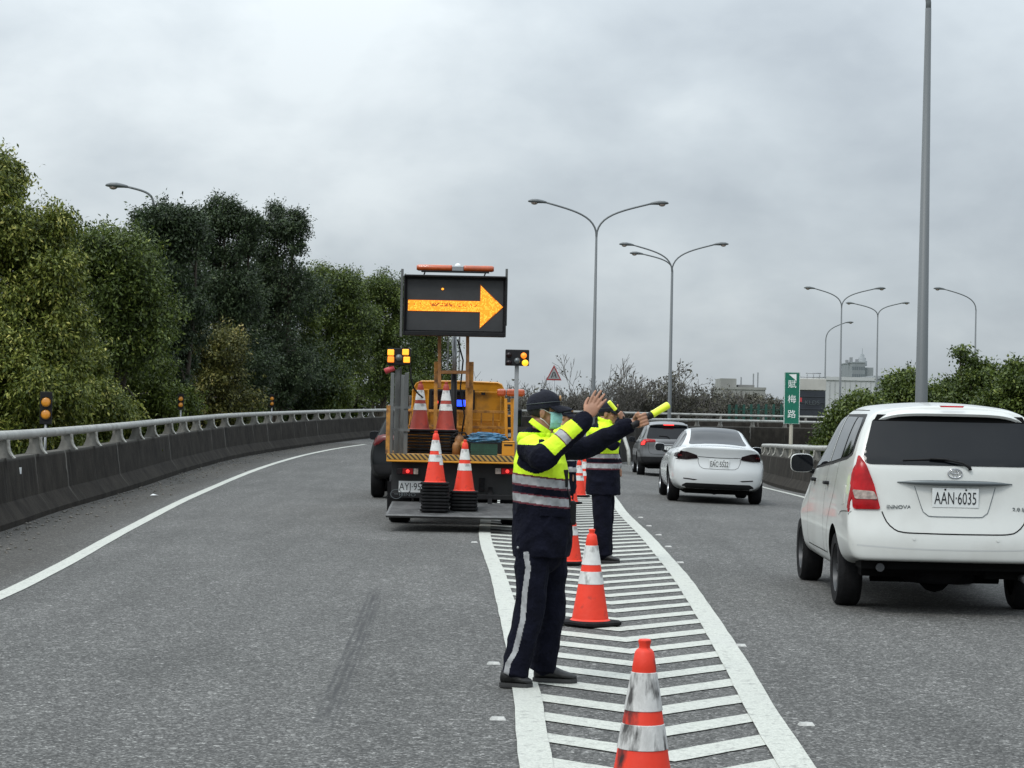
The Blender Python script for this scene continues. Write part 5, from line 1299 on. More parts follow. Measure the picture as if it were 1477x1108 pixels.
def head(mb, c, f, s=1., up=Vector((0, 0, 1))):
    """c = centre of the skull, f = facing"""
    f = Vector(f).normalized(); up = Vector(up).normalized(); r = f.cross(up).normalized(); up = r.cross(f)
    Mx = Matrix(((f.x, r.x, up.x), (f.y, r.y, up.y), (f.z, r.z, up.z))).to_4x4()
    def P(a, b, z): return c+f*a*s+r*b*s+up*z*s
    mb.sph(P(-.012, 0, .02), (.098*s, .078*s, .092*s), 20, 0, Mx); mb.sph(P(.026, 0, -.045), (.062*s, .060*s, .075*s), 18, 0, Mx); mb.sph(P(.052, 0, -.098), (.032*s, .036*s, .022*s), 14, 0, Mx)
    mb.sph(P(.058, 0, -.03), (.032*s, .050*s, .055*s), 14, 0, Mx)
    limb(mb, [P(.082, 0, .010), P(.101, 0, -.028)], [.009*s, .0125*s], 10); mb.sph(P(.094, .012*s, -.034), .008*s, 8); mb.sph(P(.094, -.012, -.034), .008*s, 8)
    mb.sph(P(.080, 0, -.062), (.014*s, .026*s, .008*s), 10, 0, Mx); mb.sph(P(.078, 0, -.074), (.014*s, .022*s, .008*s), 10, 0, Mx)
    for sg in (-1, 1):
        mb.sph(P(.070, sg*.032, .022), (.020*s, .028*s, .010*s), 10, 0, Mx)                            # brow
        mb.sph(P(.058, sg*.042, -.030), (.028*s, .020*s, .022*s), 10, 0, Mx)                           # cheek
        e = Mx @ Matrix.Rotation(R(12), 4, 'Y') @ Matrix.Rotation(sg*R(14), 4, 'Z')
        mb.sph(P(-.008, sg*.078, -.018), (.019*s, .008*s, .032*s), 12, 0, e); mb.sph(P(-.006, sg*.072, -.034), (.011*s, .008*s, .014*s), 10, 0, e)
        mb.sph(P(-.014, sg*.083, -.008), (.012*s, .006*s, .022*s), 10, 0, e)
    return P, Mx
def officer(N, label, base, H, face, torso, arms, legs, hands, opts):
    """all joints are world points; garments are separate meshes of the same figure"""
    root = thing('person', label, 'person', tuple(base)); o0 = Vector(base)
    def loc(mb): mb.v = [tuple(Vector(v)-o0) for v in mb.v]; return mb
    vox = opts.get('vox', .006)
    B = MB(); P, Mx = head(B, H, face, opts.get('hs', 1))
    nb = torso[0][0]; limb(B, [P(-.02, 0, -.07), nb+Vector((0, 0, .02))], [.056, .062])
    # torso core
    rings = [ering(c, ax_*.80, ay_*.80, fx, fy) for c, ax_, ay_, fx, fy in torso]; B.loft(rings)
    for a in arms:
        k = a['j']; limb(B, k, [.05, .042, .028][:len(k)] if len(k) == 3 else [.05]*len(k))
        if a['hand']: a['hand'](B, k[-1])
    for l in legs:
        k = l['j']; limb(B, k, [.085, .058, .040]); B.sph(k[2]+Vector((0, 0, -.03)), .045, 10)
    body = voxel(loc(B), 'person_body', vox, 2); body.data.materials.append(M['skin']); body.parent = root
    # jacket
    J = MB(); J.loft([ering(c, ax_, ay_, fx, fy) for c, ax_, ay_, fx, fy in torso])
    for a in arms:
        k = a['j']; R0 = a.get('r', (.083, .067, .052)); e = k[2]+(k[1]-k[2]).normalized()*a.get('cuff', .012)
        limb(J, [k[0], k[1], e][:3], R0)
        d = (k[1]-k[2]).normalized(); J.tube([k[2]+d*.05, k[2]+d*.0], [R0[2]*1.02, R0[2]*.98], 18)
    c, ax_, ay_, fx, fy = torso[0]
    for t in range(16):                                       # stand-up collar
        an = 2*math.pi*t/16; q = nb+fx*.078*math.cos(an)+fy*.075*math.sin(an); J.sph(q+Vector((0, 0, .020+.018*(-math.cos(an)))), .020, 8)
    if opts.get('hood'):
        q = nb-fx*.10; J.sph(q+Vector((0, 0, -.01)), (.055, .10, .05), 14); J.sph(q+fx*.03+fy*.05, .05, 12); J.sph(q+fx*.03-fy*.05, .05, 12)
    jk = voxel(loc(J), 'jacket', vox*1.05, 3, .011, 10, N*3.1); jk.parent = root
    for m_ in ('navy', 'hivis', 'refl', 'piping'): jk.data.materials.append(M[m_])
    cen = np.empty(len(jk.data.polygons)*3); jk.data.polygons.foreach_get('center', cen); cen = cen.reshape(-1, 3)+np.array(o0)
    idx = [opts['paint'](Vector(c_)) for c_ in cen]; jk.data.polygons.foreach_set('material_index', idx)
    # trousers
    Tm = MB(); hip = legs[0]['hip']
    Tm.sph(hip, (.13, .16, .14), 18)
    for l in legs: limb(Tm, l['j'], l.get('r', (.105, .088, .072))); k = l['j']; Tm.tube([k[2], k[2]+(k[2]-k[1]).normalized()*l.get('ext', .03)], [l.get('r', (0, 0, .072))[2], l.get('r', (0, 0, .072))[2]*1.06], 18)
    tr = voxel(loc(Tm), 'trousers', vox*1.1, 3, .012, 7.5, N*1.7); tr.data.materials.append(M['navy']); tr.data.materials.append(M['refl']); tr.parent = root
    if opts.get('stripe'):
        f_ = opts['stripe']; cen = np.empty(len(tr.data.polygons)*3); tr.data.polygons.foreach_get('center', cen); cen = cen.reshape(-1, 3)+np.array(o0)
        no = np.empty(len(tr.data.polygons)*3); tr.data.polygons.foreach_get('normal', no); no = no.reshape(-1, 3)
        tr.data.polygons.foreach_set('material_index', [1 if f_(Vector(c_), n_) else 0 for c_, n_ in zip(cen, no)])
    # shoes
    for heel, toe in opts['shoes']:
        heel, toe = Vector(heel)-o0, Vector(toe)-o0; d = (toe-heel); L = d.length; d.normalize(); sd_ = Vector((-d.y, d.x, 0))
        def srow(t, w, z0, z1): 
            c_ = heel+d*L*t; return [c_+sd_*w*math.cos(a)+Vector((0, 0, z0+(z1-z0)*(.5+.5*math.sin(a)))) for a in [2*math.pi*i/20 for i in range(20)]]
        up = MB().loft([srow(.02, .020, .03, .07), srow(.06, .034, .018, .105), srow(.2, .040, .018, .115), srow(.38, .041, .018, .118), srow(.52, .044, .018, .092), srow(.7, .050, .018, .072), srow(.86, .046, .018, .060), srow(.96, .030, .02, .05), srow(1.0, .012, .025, .042)]).build('shoe', M['shoe'], root, smooth=60)
        def flat(z, g_): return [heel+d*L*t+sd_*w*s_*g_+Vector((0, 0, z)) for t, w, s_ in [(0, .022, 1), (.05, .036, 1), (.2, .042, 1), (.4, .040, 1), (.7, .053, 1), (.88, .047, 1), (1.01, .015, 1), (1.01, .015, -1), (.88, .047, -1), (.7, .053, -1), (.4, .040, -1), (.2, .042, -1), (.05, .036, -1), (0, .022, -1)]]
        MB().loft([flat(.0, .98), flat(.012, 1.02), flat(.026, 1.0)], sm=False).build('sole', M['sole'], up)
    # hair, cap, mask, straps
    f = Vector(face).normalized(); up = Vector((0, 0, 1)); r = f.cross(up).normalized(); s = opts.get('hs', 1)
    Q = lambda a, b, z: P(a, b, z)-o0
    Hm = MB(); Hm.sph(Q(-.020, 0, .020), (.098*s, .083*s, .092*s), 20, 0, Mx); hr = voxel(Hm, 'hair', .006, 1)
    bm = bmesh.new(); bm.from_mesh(hr.data)
    def hk(v): 
        l = Vector(v)-Q(0, 0, 0); a, b, z = l.dot(f)/s, l.dot(r)/s, l.dot(up)/s
        return (a > .062) or (z < -.05-.25*a) or (a > -.02 and z < .0)
    bmesh.ops.delete(bm, geom=[fc for fc in bm.faces if hk(fc.calc_center_median())], context='FACES'); bm.to_mesh(hr.data); bm.free()
    so = hr.modifiers.new('so', 'SOLIDIFY'); so.thickness = .006
    hr.data.materials.append(M['hair']); hr.parent = root
    # cap
    cp = MB(); rg = []
    for z, a, b, dx in ((.028, .108, .094, -.010), (.050, .110, .096, -.010), (.074, .105, .091, -.010), (.096, .092, .080, -.014), (.113, .073, .064, -.017), (.125, .048, .042, -.020), (.131, .022, .02, -.022), (.132, .006, .006, -.022)):
        rg.append([Q(dx+a*math.cos(t), b*math.sin(t), z-(.012 if z < .04 else 0)*(1-math.cos(t))+.010*math.cos(t)*(z > .04)) for t in [2*math.pi*i/36 for i in range(36)]])
    cap = cp.loft(rg).build('cap', M['cap'], root, smooth=60)
    so = cap.modifiers.new('so', 'SOLIDIFY'); so.thickness = .003
    bl = MB(); rg = []
    for u in np.linspace(0, 1, 8):
        row = []
        for v in np.linspace(-1, 1, 15):
            w = .088*(1-.20*u**2)*v; a = .080+.105*u*(1-.35*v*v)-(.05*v*v); row.append(Q(a, w, .046-.038*u-.022*v*v*(.6+u*.5)))
        rg.append(row)
    b_ = bl.loft(rg, caps=False, closed=False).build('cap_peak', M['cap'], cap); so = b_.modifiers.new('so', 'SOLIDIFY'); so.thickness = .005
    bd = MB(); bd.sph(Q(.101, 0, .080), (.008, .022, .020), 12, 0, Mx); bd.build('cap_badge', mat('cap_badge_gold', (.42, .25, .12), .4, .6), cap)
    MB().sph(Q(-.022, 0, .134), .007, 8).build('cap_button', M['navy'], cap)
    tp = MB(); tp.tube([Q(-.010+.1135*math.cos(t), .0985*math.sin(t), .052+.010*math.cos(t)) for t in [2*math.pi*i/40 for i in range(41)]], .0014, 6); tp.build('cap_piping', M['gtrim'], cap)
    if opts.get('mask', True):
        mk = MB(); rg = []
        for z, dep in ((-.006, .090), (-.020, .108), (-.034, .119), (-.042, .113), (-.054, .119), (-.062, .112), (-.076, .115), (-.084, .106), (-.100, .103), (-.122, .074)):
            row = []
            for t in np.linspace(-1, 1, 21):
                an = t*R(72); k = 1-.0*abs(t); row.append(Q(dep*math.cos(an)*.98+.012*(1-math.cos(an)), (.072-.010*(z < -.09))*math.sin(an), z+(.006 if int(abs(z)*60) % 2 else 0)))
            rg.append(row)
        mo = mk.loft(rg, caps=False, closed=False).build('face_mask', M['mask'] if opts['mask'] != 'pale' else M['strap'], root, smooth=70); so = mo.modifiers.new('so', 'SOLIDIFY'); so.thickness = .002
        for sg in (-1, 1):
            st = MB(); st.tube([Q(.045, sg*.072, -.018), Q(.0, sg*.083, .010), Q(-.022, sg*.088, .012)], .0020, 6); st.tube([Q(.038, sg*.070, -.100), Q(.0, sg*.080, -.060), Q(-.024, sg*.084, -.045)], .0020, 6); st.build('ear_loop', M['strap'], mo)
    # eyes
    for sg in (-1, 1):
        ey = MB(); ey.sph(Q(.072, sg*.031, .002), (.012, .013, .009), 10, 0, Mx); e_ = ey.build('eye', M['white'], root)
        MB().sph(Q(.081, sg*.031, .002), (.005, .0055, .0055), 8, 0, Mx).build('iris', M['ink'], e_)
    if opts.get('glasses'):
        g_ = MB()
        for sg in (-1, 1): g_.sph(Q(.096, sg*.034, .004), (.006, .028, .019), 12, 0, Mx); g_.bar(Q(.092, sg*.060, .008), Q(-.01, sg*.084, .006), .004, .006)
        g_.build('sunglasses', M['glass'], root)
    return root, P
UP = Vector((0, 0, 1))
# ---- near officer, facing right, one hand raised, the other holding a baton out
D1 = 12.2; ff = Vector((1, -.05, 0)).normalized(); rr_ = Vector((ff.y, -ff.x, 0))     # rr_: his right, towards the camera
def w1(x, y, dy=0.): return W(x, y, D1+dy)
def tor(pts, f, r):
    out = []
    for x0, x1, y, dep, W_ in pts:
        a, b = W(x0, y, W_), W(x1, y, W_); out.append(((a+b)/2, abs(b.x-a.x)/2, dep, f, -r))
    return out
T1 = tor([(766, 801, 631, .085, D1), (758, 806, 637, .13, D1), (747, 812, 648, .195, D1), (741.5, 817, 668, .215, D1), (740.5, 820, 695, .205, D1), (741, 823, 725, .20, D1), (739.5, 825, 760, .205, D1), (740, 823, 790, .21, D1), (741, 820, 801, .205, D1)], ff, rr_)
sh_r, el_r, wr_r = w1(767, 648, -.17), w1(784, 661, -.36), w1(844, 606, -.30)
sh_l, el_l, wr_l = w1(790, 650, .17), w1(848, 645, .26), w1(908, 613, .20)
axr = (el_r, wr_r)
def paint1(p):
    # right forearm
    d = wr_r-el_r; L = d.length; t = (p-el_r).dot(d)/L/L; q = el_r+d*min(1, max(0, t)); 
    if t > -.2 and (p-q).length < .085 and p.y < D1-.20:
        s = t*L; up_ = p-q
        if s > L-.062: return 0
        nrm = d.normalized().cross(Vector((0, -1, 0))); nrm = nrm if nrm.z > 0 else -nrm      # upper side of the sleeve
        if up_.dot(nrm) < -.030: return 0
        if s < .045: return 0
        a = s-.045
        if .095 < a < .135: return 2
        if .088 < a < .142: return 3
        return 1
    # left arm (far): yellow only near the shoulder back
    dl = (p-sh_l).dot((el_l-sh_l).normalized())
    if dl > .06 and (p.x-sh_l.x) > .03 and p.z > w1(783, 668).z and p.y > D1+.02: return 0
    # right upper arm: navy
    du = el_r-sh_r; tu = (p-sh_r).dot(du)/du.length_squared; qu = sh_r+du*min(1.2, max(0, tu))
    if tu > -.3 and (p-qu).length < .125 and p.y < D1-.13 and (p.z < w1(783, 641).z or p.x > w1(776, 640).x) and p.z < w1(783, 633).z: return 0
    z = p.z+.10*(p.x-T1[4][0].x)
    zz = lambda y: w1(783, y).z
    if z > zz(686):
        # navy yoke over the shoulder
        if p.z > zz(624) and p.x < T1[2][0].x+.03: return 0
        return 1
    for a, b, m_ in ((686, 688.5, 3), (688.5, 700, 2), (700, 703, 3), (712.5, 714.5, 3), (714.5, 725.5, 2), (725.5, 728, 3)):
        if zz(b) < z <= zz(a): return m_
    return 0
hip1 = w1(780, 795)
lr = [w1(768, 800, -.09), w1(766, 868, -.11), w1(745, 962, -.12)]; ll = [w1(796, 800, .09), w1(795, 880, .10), w1(784, 958, .12)]
shoes1 = [(G(721, 988, 0), G(767, 990, 0)), (G(768, 979, 0), G(829, 977, 0))]
shoes1 = [((a.x+.0, D1-.12, 0.006), (b.x, D1-.16, 0.006)) for a, b in shoes1[:1]]+[((a.x, D1+.13, .006), (b.x, D1+.10, .006)) for a, b in shoes1[1:]]
fr_ = (wr_r-el_r).normalized()
def hr1(B, k): hand_open(B, k+fr_*.012, (fr_*.55+Vector((.25, 0, .80))), Vector((-.25, -1, .1)), Vector((.88, -.2, -.38)))
fl_ = (wr_l-el_l).normalized(); tail1, tip1 = w1(916, 617, .10), w1(958.5, 592, .16); axb = (tip1-tail1).normalized()
pl_ = Vector((0, -1, 0)); pl_ = (pl_-axb*pl_.dot(axb)).normalized()
def hl1(B, k): 
    global ROD1
    ROD1 = hand_grip(B, k+fl_*.01, (axb+UP*.35).normalized() if 0 else (UP*.8-fl_*.25), Vector((0, -1, 0)), (fl_+Vector((.15, -.0, -.1))), .019)
def stripe1(p, n):
    if p.y > D1-.02: return False
    zs = [(w1(760, y).z, w1(x, y, -.15).x) for x, y in ((759, 800), (762, 815), (757, 850), (754, 890), (748, 915), (743, 935), (733, 952), (729, 972))]
    zs = sorted(zs); x = interp(zs, p.z); return abs(p.x-x) < .0155 and n[1] < -.1
off1, P1 = officer(1, 'officer in hi-vis jacket and blue face mask, right hand raised, baton in left', (w1(770, 900).x, D1, .006), w1(786, 593), (1, -.12, .03), T1,
    [dict(j=[sh_r, el_r, wr_r], hand=hr1, r=(.082, .070, .051), cuff=.0), dict(j=[sh_l, el_l, wr_l], hand=hl1, r=(.080, .062, .046))],
    [dict(j=lr, hip=hip1, r=(.100, .084, .078), ext=.045), dict(j=ll, hip=hip1, r=(.094, .080, .072), ext=.035)], None,
    dict(paint=paint1, stripe=stripe1, shoes=shoes1, hood=True, mask=True, vox=.0043, hs=.91))
# details on the jacket: collar flash, chest radio with cord
col = MB(); c0 = T1[0][0]
pts = [w1(765, 606, -.075), w1(774, 613, -.092), w1(784, 620, -.092), w1(793, 626, -.07)]
def band(mb, pts, w, nrm, th=.006):
    nrm = Vector(nrm).normalized(); rg = []
    for i, p in enumerate(pts):
        d = (pts[min(len(pts)-1, i+1)]-pts[max(0, i-1)]).normalized(); s_ = d.cross(nrm).normalized(); rg.append([p+s_*w/2+nrm*th, p-s_*w/2+nrm*th, p-s_*w/2-nrm*th, p+s_*w/2-nrm*th])
    mb.loft(rg, sm=False); return mb
o0 = Vector(off1.location)
band(col, [p-o0 for p in [Vector(q) for q in spline([tuple(p) for p in pts], .015)]], .034, (0, -1, .25), .006).build('collar_flash', M['hivis'], off1, .004)
rd = MB(); q = w1(812, 690, -.10)-o0; rd.box(q.x-.028, q.x+.03, q.y-.03, q.y+.03, q.z-.05, q.z+.05); rd.tube([q+Vector((0, 0, .05)), q+Vector((-.01, 0, .13))], .006, 6); rd.tube([q+Vector((.02, 0, -.05)), q+Vector((.045, 0, -.12)), q+Vector((.03, 0, -.2)), q+Vector((.055, 0, -.26))], .007, 6)
rd.build('chest_radio', M['dark'], off1, .006)
q = w1(826, 735, -.05)-o0; MB().box(q.x-.03, q.x+.02, q.y-.04, q.y+.04, q.z-.09, q.z+.05).build('belt_pouch', M['dark'], off1, .012)
q = w1(747, 790, -.19)-o0; MB().sph(q, (.008, .004, .008), 8).build('snap_button', M['galv'], off1)
pk = MB(); a, b2 = w1(779, 733, -.222)-o0, w1(818, 745, -.20)-o0; pk.bar(Vector((a.x, a.y, (a.z+b2.z)/2)), Vector((b2.x, b2.y+.03, (a.z+b2.z)/2-.008)), .012, .045, up=(0, 0, 1)); pk.build('pocket_flap', M['navy'], off1, .004)
baton(ROD1-axb*.075, ROD1-axb*.075+axb*.27, 'yellow traffic baton held out to the right by the near officer', 'traffic batons held by the officers')
# ---- second officer, farther, facing right, baton raised in front of the face
D2_ = 22.6; f2 = Vector((.97, -.25, 0)).normalized(); r2 = Vector((f2.y, -f2.x, 0))
def w2(x, y, dy=0.): return W(x, y, D2_+dy)
T2 = tor([(862, 882, 609, .085, D2_), (855, 886, 614, .15, D2_), (848, 890, 622, .20, D2_), (846, 892, 640, .21, D2_), (846, 892.5, 660, .20, D2_), (846.5, 893, 685, .205, D2_), (846, 894, 705, .21, D2_), (847, 893.5, 713, .205, D2_)], f2, r2)
s2, e2, h2 = w2(860, 623, -.20), w2(884, 640, -.40), w2(895, 609, -.36)
s2l, e2l, h2l = w2(874, 623, .18), w2(884, 650, .24), w2(890, 672, .12)
def paint2(p):
    d = h2-e2; t = (p-e2).dot(d)/d.length_squared; q = e2+d*min(1, max(0, t))
    if t > .12 and (p-q).length < .095 and p.y < D2_-.22: return 1 if t < .82 else 0
    du = e2-s2; tu = (p-s2).dot(du)/du.length_squared; qu = s2+du*min(1.2, max(0, tu))
    if tu > .30 and (p-qu).length < .11 and p.y < D2_-.18: return 0
    if p.y > D2_+.16 and p.z < w2(870, 628).z: return 0
    z = p.z; zz = lambda y: w2(870, y).z
    if z > zz(653.5): return 1 if not (z > zz(617) and p.x < w2(862, 610).x) else 0
    for a, b, m_ in ((653.5, 654.5, 3), (654.5, 661, 2), (661, 662, 3), (667, 668, 3), (668, 675.5, 2), (675.5, 677, 3)):
        if zz(b) < z <= zz(a): return m_
    return 0
hip2 = w2(870, 705); l1 = [w2(868, 712, -.09), w2(869, 758, -.10), w2(870, 797, -.10)]; l2 = [w2(873, 712, .09), w2(872, 758, .10), w2(873, 796, .11)]
def hr2(B, k):
    global ROD2
    ROD2 = hand_grip(B, k, UP*.8+Vector((-.45, -.3, 0)), Vector((-.4, -.8, -.1)), Vector((.25, .1, .75)), .018)
def hl2(B, k): hand_grip(B, k, UP, Vector((-.2, -.9, 0)), Vector((.5, 0, -.8)), .02)
sx2 = lambda x, dy: (w2(x, 805).x, D2_+dy, .006)
off2, P2 = officer(2, 'second officer farther back, small raised baton before the face, hatched road around the shoes', (w2(870, 800).x, D2_, .006), w2(878, 596), (.93, -.36, 0), T2,
    [dict(j=[s2, e2, h2], hand=hr2, r=(.085, .072, .058)), dict(j=[s2l, e2l, h2l], hand=hl2, r=(.085, .072, .055))],
    [dict(j=l1, hip=hip2, r=(.105, .092, .078), ext=.03), dict(j=l2, hip=hip2, r=(.105, .090, .076), ext=.03)], None,
    dict(paint=paint2, shoes=[(sx2(862, -.10), sx2(893, -.14)), (sx2(866, .12), sx2(888, .10))], hood=False, mask=False, vox=.008))
tip2 = w2(883, 585, -.42); t2_ = ROD2+(ROD2-tip2).normalized()*.05
baton(t2_, t2_+(tip2-t2_).normalized()*.27, 'short looking yellow baton tilted up before the second officer face', 'traffic batons held by the officers')
# ---- third officer almost hidden behind the near one
D3_ = 27.5; f3 = Vector((.75, -.66, 0)).normalized(); r3 = Vector((f3.y, -f3.x, 0))
def w3(x, y, dy=0.): return W(x, y, D3_+dy)
T3 = tor([(804, 818, 617, .085, D3_), (800, 823, 622, .14, D3_), (797, 826, 630, .19, D3_), (797, 828, 655, .19, D3_), (797, 828, 680, .18, D3_), (797, 828, 700, .185, D3_), (798, 828, 712, .18, D3_)], f3, r3)
def paint3(p):
    z = p.z; zz = lambda y: w3(812, y).z
    if z > zz(655): return 1
    return 2 if (zz(664) < z < zz(658) or zz(680) < z < zz(673)) else 0
s3, e3, h3 = w3(812, 628, -.18), w3(818, 655, -.20), w3(826, 680, -.22); s3l, e3l, h3l = w3(812, 628, .18), w3(812, 656, .22), w3(814, 684, .20)
def hr3(B, k): hand_grip(B, k, UP, Vector((0, 1, 0)), Vector((.1, 0, -.9)), .02)
l31 = [w3(809, 710, -.09), w3(809, 738, -.09), w3(810, 762, -.09)]; l32 = [w3(816, 710, .09), w3(817, 738, .09), w3(817, 761, .09)]
sx3 = lambda x, dy: (w3(x, 760).x, D3_+dy, .006)
officer(3, 'third officer in sunglasses, almost hidden behind the near officer mask', (w3(812, 760).x, D3_, .006), w3(817, 601), (.8, -.6, 0), T3,
    [dict(j=[s3, e3, h3], hand=hr3, r=(.083, .07, .055)), dict(j=[s3l, e3l, h3l], hand=hr3, r=(.083, .07, .055))],
    [dict(j=l31, hip=w3(812, 706), r=(.1, .088, .075)), dict(j=l32, hip=w3(812, 706), r=(.1, .088, .075))], None,
    dict(paint=paint3, shoes=[(sx3(804, -.12), sx3(818, -.24)), (sx3(812, .12), sx3(828, .02))], mask=False, glasses=True, vox=.009, hs=.95))
# ------------------------------------------------------------------ vegetation
rng = np.random.default_rng(11)
GREENS = {'lime': [(0, (0.0245, 0.0411, 0.0074)), (0.35, (0.0843, 0.1125, 0.0178)), (0.7, (0.2148, 0.24, 0.0413)), (1, (0.5522, 0.5075, 0.1475))], 'mid': [(0, (0.0186, 0.0306, 0.0075)), (0.4, (0.0591, 0.089, 0.0179)), (0.75, (0.1322, 0.1738, 0.0329)), (1, (0.2799, 0.3059, 0.0747))], 'dark': [(0, (0.0109, 0.0182, 0.0079)), (0.4, (0.0274, 0.0464, 0.0184)), (0.75, (0.0573, 0.0855, 0.0341)), (1, (0.1161, 0.1441, 0.059))], 'olive': [(0, (0.0192, 0.0233, 0.0066)), (0.4, (0.0686, 0.0761, 0.0172)), (0.75, (0.1785, 0.1657, 0.0396)), (1, (0.4118, 0.3315, 0.1188))], 'bright': [(0, (0.0216, 0.0339, 0.0065)), (0.4, (0.0744, 0.1064, 0.0169)), (0.75, (0.1555, 0.1995, 0.0325)), (1, (0.2704, 0.3143, 0.065))], 'greyleaf': [(0, (0.045, 0.043, 0.032)), (0.5, (0.085, 0.082, 0.06)), (1, (0.17, 0.16, 0.115))]}
LM = {k: m_leaf('leaves_'+k, v) for k, v in GREENS.items()}
def foliage(blobs, n, L, seed, droop=.5, clump=.22, per=14, shell=.13, wl=.42, sprig=.8):
    """leaf blades grouped in clumps on and inside a set of blobs -> (verts, faces, tint)"""
    g = np.random.default_rng(seed); B = []
    for b in blobs:
        b = np.array(b, float); B.append(np.concatenate([b[:3], b[3:]*.66]))
        for q in range(15):
            v = g.normal(size=3); v /= np.linalg.norm(v); v[2] = v[2]*.9+.12; k = g.uniform(.20, .40)
            rr = b[3:].mean()*k; B.append(np.concatenate([b[:3]+v*b[3:]*g.uniform(.70, .97), (rr*g.uniform(.8, 1.2), rr, rr*g.uniform(.7, 1.05))]))
    B = np.array(B, float)
    area = (B[:, 3]*B[:, 4]+B[:, 4]*B[:, 5]+B[:, 3]*B[:, 5])**1.0; nc = n//per
    k = g.choice(len(B), nc, p=area/area.sum()); d = g.normal(size=(nc, 3)); d /= np.linalg.norm(d, axis=1)[:, None]
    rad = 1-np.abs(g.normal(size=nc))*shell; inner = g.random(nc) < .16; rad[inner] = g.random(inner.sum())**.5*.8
    lump = np.array([noise.noise(Vector(v*2.2)+Vector((seed*1.3, float(kk % 7)*7.7, 0))) for v, kk in zip(d, k)])
    rad *= 1+.32*lump; c = B[k, :3]+d*B[k, 3:]*rad[:, None]
    keep = np.ones(nc, bool)
    for b in B:                                               # drop clumps buried inside other blobs
        q = (((c-b[:3])/b[3:])**2).sum(1); keep &= ~((q < .45) & (g.random(nc) < .8))
    c = c[keep]; d = d[keep]; lum = lump[keep]; nc = len(c)
    ct = g.normal(size=nc)*.11+.42+lum*.36; ct = np.where(inner[keep], ct*.75, ct)  # inner clumps and hollows darker: crown shade put into the leaf tint
    pos = np.repeat(c, per, 0)+g.normal(size=(nc*per, 3))*clump*np.array((1, 1, .75)); dd = np.repeat(d, per, 0); ctr = np.repeat(ct, per)
    # sprigs standing out of the crown
    ns = max(40, nc//14); k = g.integers(0, nc, ns); m_ = 16; u = g.random((ns, m_)); dr = d[k]+g.normal(size=(ns, 3))*.35; dr[:, 2] += .45; dr /= np.linalg.norm(dr, axis=1)[:, None]
    ln = g.uniform(.25, 1.0, ns)*sprig; sp = c[k][:, None]+dr[:, None]*(u*ln[:, None])[..., None]; sp[..., 2] -= .35*(u*ln[:, None])**2
    sp = sp+g.normal(size=sp.shape)*.055; pos = np.concatenate([pos, sp.reshape(-1, 3)]); dd = np.concatenate([dd, np.repeat(dr, m_, 0)]); ctr = np.concatenate([ctr, np.repeat(ct[k]+.08, m_)]); N = len(pos)
    ax = g.normal(size=(N, 3))*.7+dd*.5; ax[:, 2] -= droop; ax /= np.linalg.norm(ax, axis=1)[:, None]
    nr = g.normal(size=(N, 3))*.6+dd*.55; nr[:, 2] += .8; sd = np.cross(ax, nr); sd /= np.linalg.norm(sd, axis=1)[:, None]+1e-9
    nn = np.cross(sd, ax); s = L*g.uniform(.6, 1.35, N)[:, None]; w = s*wl*.5
    v = np.empty((N, 4, 3)); v[:, 0] = pos; v[:, 1] = pos+ax*s*.45+sd*w+nn*s*.06; v[:, 2] = pos+ax*s; v[:, 3] = pos+ax*s*.45-sd*w+nn*s*.06
    t = np.clip(ctr+g.normal(size=N)*.15, 0, 1)
    return v.reshape(-1, 3), N, t
def leaf_obj(name, data, m, parent=None):
    v, N, t = data; me = bpy.data.meshes.new(name); me.vertices.add(len(v)); me.vertices.foreach_set('co', v.astype(np.float32).ravel())
    me.loops.add(N*4); me.loops.foreach_set('vertex_index', np.arange(N*4, dtype=np.int32)); me.polygons.add(N)
    me.polygons.foreach_set('loop_start', np.arange(0, N*4, 4, dtype=np.int32)); me.polygons.foreach_set('loop_total', np.full(N, 4, np.int32))
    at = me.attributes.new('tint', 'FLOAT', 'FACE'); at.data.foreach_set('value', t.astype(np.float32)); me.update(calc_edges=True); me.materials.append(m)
    o = bpy.data.objects.new(name, me); COL.objects.link(o); o.parent = parent; return o
def grow(mb, p, d, L, r, depth, g, spread=.55, up=.12, n=3, tw=.12, kids=(2, 3), shrink=.72, tips=None, rmin=0):
    pts = [p.copy()]; rs = [r]; dd = d.copy()
    for i in range(n):
        dd = (dd+Vector(g.normal(size=3))*tw+Vector((0, 0, up*.3))).normalized(); p = p+dd*L/n; pts.append(p.copy()); rs.append(r*(1-.38*(i+1)/n))
    mb.tube(pts, rs, 3 if depth < 2 else (5 if depth < 4 else 8), caps=False)
    if depth == 0:
        if tips is not None: tips.append(pts[-1])
        return
    for k in range(int(g.integers(kids[0], kids[1]+1))):
        nd = (dd+Vector(g.normal(size=3))*spread+Vector((0, 0, up))).normalized()
        q = pts[-1] if k == 0 else pts[int(g.integers(max(1, n-1), n+1))]
        grow(mb, q, nd, L*shrink*g.uniform(.8, 1.15), max(rmin, r*.60), depth-1, g, spread, up, n, tw, kids, shrink, tips, rmin)
